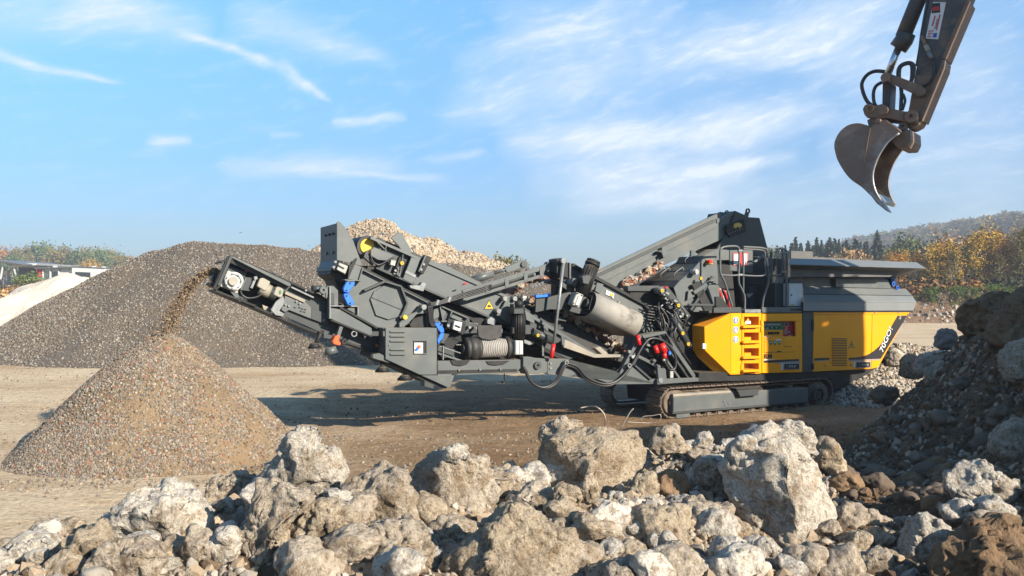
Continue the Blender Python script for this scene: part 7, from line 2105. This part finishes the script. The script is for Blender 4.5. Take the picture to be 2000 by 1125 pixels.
# ------------------------------------------------------------------ gravel falling from the fines conveyor
def build_falling():
    path = [(426, 529, .95), (411, 530, .95), (395, 537, .95), (376, 553, .95), (358, 578, .95), (343, 605, .95), (331, 632, .95), (320, 660, .95)]
    P = [MP.world(MP.at(*p)) for p in path]
    rnd = np.random.RandomState(4)
    Vi, Fi = ico(1)
    Vs, Fs, ids, off = [], [], [], 0
    for k in range(2600):
        s = rnd.rand() ** .85 * (len(P) - 1.001); i = int(s)
        c = np.array(P[i].lerp(P[i + 1], s - i))
        spread = (.016 + .007 * s)
        sc = .006 + .015 * rnd.rand() ** 2
        v = Vi * np.array([1, .8, .7]) @ np.linalg.qr(rnd.randn(3, 3))[0] * sc * (1 + .15 * rnd.randn(len(Vi), 1))
        Vs.append(v + c + rnd.randn(3) * spread * np.array([1, 2.5, 1.0])); Fs.append(Fi + off); off += len(Vi)
        ids.append(rnd.choice([0, 1, 2, 0, 1, 3]))
    me = mesh_np('falling_gravel', np.vstack(Vs), np.vstack(Fs), False)
    for m in (m_stone_tan, m_clod, m_stone_dark, m_clod): me.materials.append(m)
    me.polygons.foreach_set('material_index', np.repeat(ids, len(Fi)).astype(np.int32))
    o = link('falling_gravel', me)
    tag(o, 'stream of brown gravel falling from the left conveyor onto the cone', kind='stuff')
build_falling()
# ------------------------------------------------------------------ trees, woods, far buildings
def leaf_mat(name, a, b, c3=None, vary=.22):
    m = material(name, a, b, .9, 4, .35, .65, rough=.75, spec=.15, vary=vary, c3=c3, scale3=.5)
    return m
lf_orange = leaf_mat('orange_leaves', (.34, .135, .018), (.24, .125, .022), (.13, .085, .024))
lf_yellow = leaf_mat('yellow_leaves', (.35, .20, .024), (.21, .145, .024), (.10, .09, .022))
lf_olive = leaf_mat('olive_leaves', (.105, .095, .030), (.155, .115, .036), (.06, .068, .024))
lf_rust = leaf_mat('rust_leaves', (.20, .09, .036), (.135, .082, .035), (.09, .062, .03))
lf_tan = leaf_mat('tan_leaves', (.33, .20, .09), (.25, .165, .08), (.16, .12, .06))
lf_green = leaf_mat('green_leaves', (.062, .088, .028), (.095, .115, .038), (.12, .115, .035))
lf_conifer = leaf_mat('conifer_needles', (.016, .032, .020), (.026, .046, .026), None)
lf_creeper = leaf_mat('creeper_leaves', (.075, .115, .028), (.12, .15, .045), (.035, .055, .018))
lf_dark = leaf_mat('undergrowth_leaves', (.022, .026, .013), (.040, .036, .017), (.065, .043, .017))  # near-black tone puts the shade between the trunks into the leaves
m_bark = material('bark', (.10, .082, .065), (.16, .14, .115), 8, rough=.9)
m_birch = material('birch_bark', (.46, .43, .38), (.22, .20, .17), 3, rough=.85)
m_twig = material('twigs', (.15, .125, .10), (.20, .165, .13), 4, rough=.9)

def quads(C, size, rnd, up=.0, stretch=1.6):
    n = len(C)
    a = rnd.randn(n, 3); a /= np.linalg.norm(a, axis=1)[:, None]
    b = rnd.randn(n, 3); b -= (a * b).sum(1)[:, None] * a; b /= np.linalg.norm(b, axis=1)[:, None]
    s = (size * (.55 + .9 * rnd.rand(n)))[:, None]
    V = np.stack([C - a * s * stretch * .5, C + b * s * .5, C + a * s * stretch * .5, C - b * s * .5], 1).reshape(-1, 3)
    return V, np.arange(4 * n).reshape(n, 4)

def crown_mesh(kind, seed, n):
    rnd = np.random.RandomState(seed)
    if kind == 'conifer':      # unit height 1
        k = n
        t = 1 - np.sqrt(rnd.rand(k))
        lay = np.clip(np.floor(t * 19) / 19 + .05 * rnd.rand(k), 0, 1)
        rad = (1 - lay) * .25 + .003
        ang = rnd.rand(k) * 6.283
        sect = .72 + .28 * np.sin(ang * 5 + lay * 40)
        r = rad * np.sqrt(rnd.rand(k)) * sect
        C = np.stack([r * np.cos(ang), r * np.sin(ang), .04 + lay * .96 - r * .3], 1)
        return quads(C, .022, rnd, stretch=2.4)
    if kind == 'birch':
        nb = 34
        zc = .22 + .76 * rnd.rand(nb); ang = rnd.rand(nb) * 6.283
        rr = .15 * np.sin(np.clip((zc - .12) / .9, 0, 1) * np.pi) ** .6 * (.35 + .65 * rnd.rand(nb))
        cc = np.stack([rr * np.cos(ang), rr * np.sin(ang), zc], 1)
        idx = rnd.randint(0, nb, n)
        C = cc[idx] + rnd.randn(n, 3) * np.array([.032, .032, .05]) * (.6 + .8 * rnd.rand(n, 1))
        return quads(C, .0145, rnd)
    if kind == 'wood':
        nb = 14
        d = rnd.randn(nb, 3); d /= np.linalg.norm(d, axis=1)[:, None]
        cc = d * .27 * (.4 + .6 * rnd.rand(nb, 1)) + np.array([0, 0, .6])
        C = cc[rnd.randint(0, nb, n)] + rnd.randn(n, 3) * .075
        return quads(C, .075, rnd, stretch=1.3)
    if kind == 'broad':
        nb = 30
        d = rnd.randn(nb, 3); d /= np.linalg.norm(d, axis=1)[:, None]; d[:, 2] = np.abs(d[:, 2]) * 1.1 - .35
        cc = d * np.array([.30, .30, .30]) * (.55 + .5 * rnd.rand(nb, 1)) + np.array([0, 0, .62])
        idx = rnd.randint(0, nb, n)
        C = cc[idx] + rnd.randn(n, 3) * .062 * (.6 + .8 * rnd.rand(n, 1))
        return quads(C, .034, rnd)
    if kind == 'bush':
        nb = 16
        cc = np.stack([rnd.randn(nb) * .28, rnd.randn(nb) * .28, .18 + .6 * rnd.rand(nb) ** 1.2], 1)
        idx = rnd.randint(0, nb, n)
        C = cc[idx] + rnd.randn(n, 3) * .11
        C[:, 2] = np.abs(C[:, 2])
        return quads(C, .06, rnd)

def trunk_shape(kind, seed):
    rnd = random.Random(seed)
    q = Shape()
    top = .93
    pts = [(0, 0, -.03)] + [(rnd.uniform(-.012, .012) * k, rnd.uniform(-.012, .012) * k, top * k / 5) for k in range(1, 6)]
    r0 = {'birch': .009, 'conifer': .012, 'broad': .022, 'bare': .018}[kind]
    for a, b, k in zip(pts, pts[1:], range(5)): q.cone(a, b, r0 * (1 - k / 5.6), r0 * (1 - (k + 1) / 5.6), 7)
    nb = {'birch': 9, 'conifer': 0, 'broad': 10, 'bare': 16}[kind]
    for k in range(nb):
        z = rnd.uniform(.25, .8); a = rnd.uniform(0, 6.28); L = rnd.uniform(.12, .28) * (1.15 if kind != 'birch' else .6)
        s = Vector((0, 0, z)); d = Vector((math.cos(a), math.sin(a), rnd.uniform(.5, 1.3))).normalized()
        e = s + d * L
        q.cone(s, e, r0 * .4, r0 * .12, 5)
        if kind == 'bare':
            for j in range(7):
                t = rnd.uniform(.25, 1); s2 = s.lerp(e, t); d2 = (d + Vector((rnd.uniform(-1, 1), rnd.uniform(-1, 1), rnd.uniform(-.2, .8)))).normalized()
                e2 = s2 + d2 * rnd.uniform(.06, .16); q.cone(s2, e2, r0 * .16, r0 * .05, 4)
    return q

_proto = {}
def tree(kind, leaf, n, seed, x, y, z, h, label, group, cat='tree', spread=1.0, trunk=None):
    key = (kind, leaf.name, seed)
    e = bpy.data.objects.new({'birch': 'birch_tree', 'conifer': 'conifer_tree', 'broad': 'leafy_tree', 'bare': 'bare_tree', 'bush': 'bush'}[kind], None)
    COL.objects.link(e)
    if key not in _proto:
        V_, F_ = crown_mesh('broad' if kind == 'bare' else kind, seed, n)
        me = mesh_np('crown', V_, F_, False); me.materials.append(leaf)
        tm = None
        if kind != 'bush':
            to = trunk_shape(kind, seed).done('trunk', trunk or (m_birch if kind == 'birch' else m_bark)); tm = to.data; bpy.data.objects.remove(to)
        _proto[key] = (me, tm)
    me, tm = _proto[key]
    c = bpy.data.objects.new('crown', me); COL.objects.link(c); c.parent = e
    if tm is not None:
        t = bpy.data.objects.new('trunk', tm); COL.objects.link(t); t.parent = e
    e.location = (x, y, z); e.rotation_euler = (0, 0, random.uniform(0, 6.28)); e.scale = (h * spread, h * spread, h)
    tag(e, label, cat, group)
    return e

def at_tree(X, Ytop, D, base=0.0):
    p = px(X, Ytop, D)
    return p.x, D, base, p.z - base

def birch_words(n, X, h, D):
    w = ('tall ' if h > 8 else 'short ' if h < 6 else 'middling ') + n + (' in the front' if D < 88 else ' deeper') + ' in the autumn wood '
    w += 'over the hopper rim' if X < 1790 else ('above the far bank' if X < 1900 else 'near the right edge')
    return w, w.replace(n, n + 'es')

def build_trees():
    rnd = random.Random(21)
    # dark conifers
    con = [(1532, 476), (1543, 470), (1556, 466), (1569, 470), (1582, 463), (1594, 466), (1608, 462), (1618, 468), (1630, 464), (1642, 461), (1655, 463), (1668, 462), (1681, 466), (1690, 470), (1600, 470), (1550, 474), (1518, 478)]
    con += [(X + 6, Y + 10) for X, Y in con] + [(X - 5, Y + 15) for X, Y in con]
    for i, (X, Y) in enumerate(con):
        D = 150 + rnd.uniform(-8, 8)
        tree('conifer', lf_conifer, 4200, 300 + i % 3, *at_tree(X + rnd.uniform(-4, 4), Y + rnd.uniform(-5, 8), D), label='dark conifer in the row of conifers behind the feed hopper', group='dark conifers behind the hopper', spread=rnd.uniform(.75, 1.5))
    tree('conifer', lf_conifer, 4200, 303, *at_tree(1713, 450, 148), label='tallest and broadest dark conifer, at the right end of the conifer row', group=None, spread=1.35)
    for X, Y in ((1506, 472), (1496, 474)):
        tree('broad', lf_green, 1600, 310, *at_tree(X, Y, 170), label='small hazy green tree left of the conifer row behind the hopper', group='hazy trees left of the conifers', spread=.9)
    tree('broad', lf_green, 2400, 311, *at_tree(1766, 450, 140), label='round green tree right of the tallest conifer', group=None, spread=.95)
    tree('broad', lf_green, 2400, 312, *at_tree(1788, 458, 146), label='smaller green tree touching the round green one', group=None, spread=.9)
    tree('bare', lf_tan, 500, 313, *at_tree(1852, 444, 135), label='nearly bare grey tree in front of the wooded hill', group=None, spread=1.1, trunk=m_twig)
    tree('bare', lf_olive, 700, 314, *at_tree(1822, 462, 140), label='thin olive tree left of the bare grey tree', group=None, spread=1.1, trunk=m_twig)
    for i, (X, Y, D, s) in enumerate(((1598, 494, 105, 1), (1655, 483, 112, .8), (1672, 478, 112, .8), (1690, 492, 108, .9), (1640, 490, 110, .8))):
        tree('broad', lf_tan, 1500, 320 + i % 2, *at_tree(X, Y, D), label='pale tan autumn tree in front of the dark conifers', group='tan trees before the conifers', spread=s)
    leafs = [lf_orange, lf_yellow, lf_olive, lf_rust, lf_orange, lf_yellow, lf_olive]
    names = {'orange_leaves': 'orange birch', 'yellow_leaves': 'yellow birch', 'olive_leaves': 'olive green birch', 'rust_leaves': 'rust brown birch'}
    prof = [(1560, 508), (1600, 505), (1700, 500), (1740, 492), (1780, 485), (1820, 484), (1860, 480), (1890, 470), (1920, 455), (1960, 462), (2000, 455), (2080, 445), (2200, 440)]
    for i in range(105):
        X = rnd.uniform(1560, 2120) if i > 35 else rnd.uniform(1740, 2060)
        Yt = np.interp(X, [p[0] for p in prof], [p[1] for p in prof]) + rnd.uniform(-10, 46) * (1 if i > 8 else .2)
        D = rnd.uniform(78, 110)
        if i % 2: D = rnd.uniform(84, 96)
        lf = rnd.choice(leafs)
        x, y, z, h = at_tree(X, Yt, D)
        tree('birch', lf, 1800, 330 + rnd.randint(0, 2), x, y, z, h, *birch_words(names[lf.name], X, h, D), spread=rnd.uniform(.8, 1.25))
    tree('birch', lf_yellow, 1100, 335, *at_tree(1921, 434, 88), label='tallest yellow birch, standing above the autumn wood', group=None, spread=1.15)
    tree('birch', lf_yellow, 1100, 336, *at_tree(1988, 444, 86), label='tall yellow birch at the right edge of the autumn wood', group=None, spread=.9)
    tree('birch', lf_rust, 1100, 337, *at_tree(1948, 442, 92), label='tall rust brown birch between the two tallest yellow ones', group=None, spread=1.2)
    # bushes before the wood, mostly in dark leaves that stand for shade
    for i in range(46):
        X = rnd.uniform(1735, 2080); D = rnd.uniform(70, 80)
        lf = rnd.choice([lf_dark, lf_dark, lf_olive, lf_dark, lf_rust, lf_dark, lf_dark, lf_orange])
        h = rnd.uniform(1.8, 3.6)
        nm = {'undergrowth_leaves': 'dark', 'olive_leaves': 'olive', 'orange_leaves': 'orange', 'rust_leaves': 'rust brown'}[lf.name]
        tree('bush', lf, 700, 340 + rnd.randint(0, 1), (X - 1000) / F * D, D, 0, h, nm + ' bush at the foot of the autumn wood', nm + ' bushes below the wood', 'bush', 1.1)
    # treetops showing over the heaps
    tree('broad', lf_olive, 1600, 350, *at_tree(588, 476, 90), label='olive treetop showing over the grey gravel heap', group=None, spread=.75)
    tree('broad', lf_olive, 1600, 351, *at_tree(985, 489, 88), label='olive treetop showing right of the tan rubble heap', group=None, spread=.9)
    tree('broad', lf_olive, 1600, 352, *at_tree(1015, 503, 92), label='low treetop behind the far folding arm', group=None, spread=.9)
    tree('broad', lf_tan, 1400, 353, *at_tree(1160, 514, 100), label='faint brown treetop behind the foot of the rising conveyor', group=None, spread=.9)
    # hazy trees at the left
    lefts = [(-20, 470, lf_rust), (12, 474, lf_rust), (38, 478, lf_olive), (60, 470, lf_olive), (82, 464, lf_green), (58, 484, lf_olive), (25, 490, lf_green), (100, 500, lf_rust), (92, 508, lf_yellow), (122, 472, lf_olive), (118, 488, lf_olive),
             (140, 502, lf_rust), (155, 482, lf_green), (172, 474, lf_olive), (190, 476, lf_green), (205, 480, lf_olive), (222, 484, lf_green), (240, 490, lf_olive), (178, 500, lf_yellow), (250, 494, lf_rust), (-40, 474, lf_olive), (5, 500, lf_rust), (160, 505, lf_olive), (45, 505, lf_green)]
    nm = {'rust_leaves': 'rust brown', 'olive_leaves': 'olive', 'green_leaves': 'green', 'yellow_leaves': 'yellow'}
    for i, (X, Y, lf) in enumerate(lefts):
        D = 335 + rnd.uniform(-30, 30)
        tree('broad', lf, 1600, 360 + i % 3, *at_tree(X, Y, D), label=nm[lf.name] + ' hazy tree far behind the ' + ('white building' if X > 70 else 'canopy at the left edge'), group=nm[lf.name] + ' far trees behind the ' + ('building' if X > 70 else 'canopy'), spread=.85)
    for i in range(12):
        X = -30 + i * 11; D = 84 + rnd.uniform(-3, 3)
        lf = rnd.choice([lf_olive, lf_rust, lf_olive, lf_tan])
        tree('bush', lf, 600, 342, (X - 1000) / F * D, D, 0, rnd.uniform(2.6, 3.6), 'autumn shrub in front of the canopy at the left edge', 'shrubs before the canopy', 'bush', 1.2)
    tree('broad', lf_green, 1200, 354, *at_tree(57, 525, 118), label='small dark green tree beside the white building', group=None, spread=1.3)
build_trees()

# wooded hill at the right
def build_hill():
    xs = np.arange(60, 520, 9.0); ys = np.arange(250, 600, 9.0)
    X, Y = np.meshgrid(xs, ys); x, y = X.ravel(), Y.ravel()
    pxx = 1000 + x / 350 * F
    crest = np.interp(pxx, [1450, 1650, 1740, 1800, 1860, 1900, 1950, 2000, 2100, 2400, 3300], [0, 0, 1, 4, 8, 11.5, 16, 20, 26, 36, 46])
    t = np.clip((y - 262) / 90, 0, 1); t = t * t * (3 - 2 * t)
    z = crest * t + 1.5 * fbm(np.stack([x * .03, y * .03, x * 0], 1), 3) - .6
    n, m = len(xs), len(ys); i = np.arange(n * m).reshape(m, n)
    Fc = np.stack([i[:-1, :-1].ravel(), i[:-1, 1:].ravel(), i[1:, 1:].ravel(), i[1:, :-1].ravel()], 1)
    o = link('hill', mesh_np('hill', np.stack([x, y, z], 1), Fc), lf_dark)
    tag(o, 'wooded hill rising beyond the yard at the right', kind='structure')
    c = bpy.data.collections.new('wood_sources')
    lf_w1 = leaf_mat('far_olive_leaves', (.060, .056, .022), (.095, .075, .030)); lf_w2 = leaf_mat('far_green_leaves', (.030, .042, .018), (.05, .058, .024)); lf_w3 = leaf_mat('far_rust_leaves', (.12, .065, .03), (.09, .06, .03))
    for k, lf in enumerate((lf_w1, lf_w2, lf_w3, lf_w1, lf_w2)):
        V_, F_ = crown_mesh('wood', 400 + k, 800)
        me = mesh_np('wood_crown', V_ * np.array([1.3, 1.3, 1]), F_, False); me.materials.append(lf)
        q = bpy.data.objects.new('wood_crown', me); c.objects.link(q)
    w = scatter('wood', o, c, .045, 8, 13, 61, 'far autumn wood covering the hill at the right', power=1)
    for nd in w.modifiers[0].node_group.nodes:
        if nd.type == 'RANDOM_VALUE' and nd.data_type == 'FLOAT_VECTOR':
            nd.inputs[0].default_value = (-.1, -.1, -3.14); nd.inputs[1].default_value = (.1, .1, 3.14)
    # low wooded ground behind the left trees
    xs = np.arange(-330, -90, 9.0); ys = np.arange(360, 450, 9.0)
    X, Y = np.meshgrid(xs, ys); x, y = X.ravel(), Y.ravel()
    z = np.interp(x, [-330, -200, -150, -110, -90], [9, 7.5, 5, 3, 0]) * np.clip((y - 360) / 40, 0, 1) - .4
    n, m = len(xs), len(ys); i = np.arange(n * m).reshape(m, n)
    Fc = np.stack([i[:-1, :-1].ravel(), i[:-1, 1:].ravel(), i[1:, 1:].ravel(), i[1:, :-1].ravel()], 1)
    o2 = link('hill', mesh_np('hill_low', np.stack([x, y, z], 1), Fc), lf_dark)
    tag(o2, 'low wooded rise behind the far left trees', kind='structure')
    w2 = scatter('wood', o2, c, .022, 6, 9, 62, 'far hazy wood behind the left buildings', power=1)
    for nd in w2.modifiers[0].node_group.nodes:
        if nd.type == 'RANDOM_VALUE' and nd.data_type == 'FLOAT_VECTOR':
            nd.inputs[0].default_value = (-.1, -.1, -3.14); nd.inputs[1].default_value = (.1, .1, 3.14)
    # creepers over the top of the far bank
    cc = bpy.data.collections.new('creeper_sources')
    for k, lf in enumerate((lf_creeper, lf_creeper, lf_dark)):
        V_, F_ = crown_mesh('bush', 420 + k, 260)
        me = mesh_np('creeper_clump', V_ * np.array([1, 1, .6]), F_, False); me.materials.append(lf)
        q = bpy.data.objects.new('creeper_clump', me); cc.objects.link(q)
    co = np.zeros(len(BANK.data.vertices) * 3, np.float32); BANK.data.vertices.foreach_get('co', co); co = co.reshape(-1, 3)
    nse = fbm(np.stack([co[:, 0] * .25, co[:, 1] * .25, co[:, 2] * 0], 1), 3)
    dn = np.clip((co[:, 2] - .8 - .7 * nse) / .5, 0, 1)
    w3 = scatter('creepers', BANK, cc, 2.2, .5, 1.2, 63, 'green creepers hanging over the top of the far rubble bank', dens=dn, power=1)
    for nd in w3.modifiers[0].node_group.nodes:
        if nd.type == 'RANDOM_VALUE' and nd.data_type == 'FLOAT_VECTOR':
            nd.inputs[0].default_value = (-.3, -.3, -3.14); nd.inputs[1].default_value = (.3, .3, 3.14)
    # undergrowth inside the autumn wood, darkened for the shade between the trunks
    gxs = np.arange(25, 90, 3.0); gys = np.arange(76, 112, 3.0)
    X, Y = np.meshgrid(gxs, gys); x, y = X.ravel(), Y.ravel()
    n, m = len(gxs), len(gys); i = np.arange(n * m).reshape(m, n)
    Fc = np.stack([i[:-1, :-1].ravel(), i[:-1, 1:].ravel(), i[1:, 1:].ravel(), i[1:, :-1].ravel()], 1)
    o3 = link('wood_floor', mesh_np('wood_floor', np.stack([x, y, x * 0 + .03], 1), Fc), lf_dark)
    tag(o3, 'leaf strewn floor of the autumn wood', kind='structure')
    c3 = bpy.data.collections.new('under_sources')
    for k, lf in enumerate((lf_dark, lf_dark, lf_dark, lf_rust)):
        V_, F_ = crown_mesh('bush', 430 + k, 300)
        me = mesh_np('under_clump', V_, F_, False); me.materials.append(lf)
        q = bpy.data.objects.new('under_clump', me); c3.objects.link(q)
    w4 = scatter('undergrowth', o3, c3, .16, 1.8, 4.2, 64, 'dark undergrowth between the birches of the autumn wood', power=1)
    for nd in w4.modifiers[0].node_group.nodes:
        if nd.type == 'RANDOM_VALUE' and nd.data_type == 'FLOAT_VECTOR':
            nd.inputs[0].default_value = (-.2, -.2, -3.14); nd.inputs[1].default_value = (.2, .2, 3.14)
build_hill()

def build_far_buildings():
    BP = Plane((100 - 1000) / F * 130, 130, 0.0)
    S = lambda: Shape(BP)
    rt = BP.root('canopy'); tag(rt, 'open canopy with sloping roofs on slanted white posts at the left edge', 'canopy')
    m_roof = material('roof_edge', (.10, .11, .12), None, rough=.5)
    S().plate([(-60, 504), (5, 508.5), (42, 515), (42, 517), (5, 511), (-60, 507)], 0, 14, .02).done('roof', m_roof, rt)
    S().plate([(-60, 507.3), (5, 511.3), (42, 517.3), (42, 518.3), (5, 513), (-60, 509)], .5, 13.5, .02).done('soffit', m_white, rt)
    S().plate([(42, 513.5), (73, 514.5), (70, 518), (14, 521), (12, 519), (42, 516.4)], 3, 16, .02).done('lower_roof', m_white, rt)
    for (a, b) in (((6, 513), (0, 545)), ((25, 515), (31, 545)), ((-20, 511), (-28, 545))): S().bar(a, b, 2.0, 1, 1.25, .02).done('post', m_white, rt)
    S().plate([(36, 521), (52, 520), (68, 522), (68, 545), (36, 545)], 10, 14, .02).done('wall', m_grey, rt)
    rb = BP.root('industrial_building'); tag(rb, 'long low white industrial building behind the sand heap', 'building')
    S().plate([(70, 524.5), (142, 522.5), (142, 562), (70, 562)], 4, 20, .05).done('wall', m_white, rb)
    S().plate([(66, 523), (143, 520.8), (143, 522.4), (66, 524.8)], 3, 21, .02).done('roof', m_roof, rb)
    S().plate([(140, 521), (204, 524), (204, 562), (140, 562)], 2, 20, .05).done('wall', m_white, rb)
    S().plate([(139.5, 519.5), (205, 522.5), (205, 524), (139.5, 521)], 1.8, 20, .02).done('roof', m_roof, rb)
    S().plate([(147, 531), (176, 532), (176, 545), (147, 545)], 1.9, 2.2, .01).done('gate', m_grey2, rb)
    S().plate([(72, 526), (80, 525.6), (80, 541), (72, 541)], 3.8, 4.1, .01).done('sign_panel', m_print_red, rb)
    for X in (84, 101): S().plate([(X, 531), (X + 11, 531), (X + 11, 545), (X, 545)], 3.9, 4.1, .01).done('gate', m_grey2 if X > 90 else m_grey, rb)
    for X in (82, 96.5, 113): S().plate([(X, 526.5), (X + 2.2, 526.5), (X + 2.2, 545), (X, 545)], 3.7, 4.0, .01).done('pilaster', m_white, rb)
    for X, Y in ((93, 519), (103, 519.5), (179, 519.5), (198, 520.5)): S().rect(X, Y, X + 3, Y + 3.5, 8, 9, .02).done('roof_vent', m_white, rb)
    for X, Y0 in ((82, 510), (98, 512), (126, 514)):
        q = BP.root('lamp_post'); q.location.x += (X - 100) / F * 130; tag(q, 'thin lamp post behind the white building', 'lamp post', 'lamp posts behind the building')
        b = Vector((0, 30, 0)); t = Vector((0, 30, px(X, Y0, 160).z))
        Shape(BP).cyl(b, t, .09, 6).done('pole', m_alu, q); Shape(BP).box((-.6, 29.8, t.z), (.6, 30.2, t.z + .15), .02).done('lamp_head', m_white, q)
build_far_buildings()

def build_bird():
    c = px(470, 454.5, 140)
    q = Shape(); q.poly([c + Vector(v) for v in ((-.35, 0, .02), (-.12, -.05, .06), (0, -.12, .03), (.12, -.05, .06), (.36, 0, .0), (.1, .08, .03), (0, .16, .0), (-.1, .08, .03), (0, 0, -.05))],
                        [(0, 1, 7), (1, 2, 6, 7), (2, 3, 5, 6), (3, 4, 5), (0, 7, 8), (7, 6, 8), (6, 5, 8), (5, 4, 8), (0, 8, 1), (1, 8, 2), (2, 8, 3), (3, 8, 4)])
    o = q.done('bird', m_stone_dark); tag(o, 'small dark bird gliding in the sky above the gravel heap', 'bird')
build_bird()

# ------------------------------------------------------------------ haze
def build_haze():
    q = Shape(); q.box((-900, -120, -3), (900, 960, 62), 0)
    m = bpy.data.materials.new('autumn_haze'); m.use_nodes = True
    t = m.node_tree; t.nodes.clear()
    out = N(t, 'ShaderNodeOutputMaterial'); v = N(t, 'ShaderNodeVolumePrincipled')
    v.inputs['Color'].default_value = (.80, .87, .97, 1)
    v.inputs['Density'].default_value = HAZE
    v.inputs['Anisotropy'].default_value = .2
    t.links.new(v.outputs[0], out.inputs['Volume'])
    o = q.done('haze', m); tag(o, 'thin autumn haze', kind='stuff')
HAZE = .0007
build_haze()
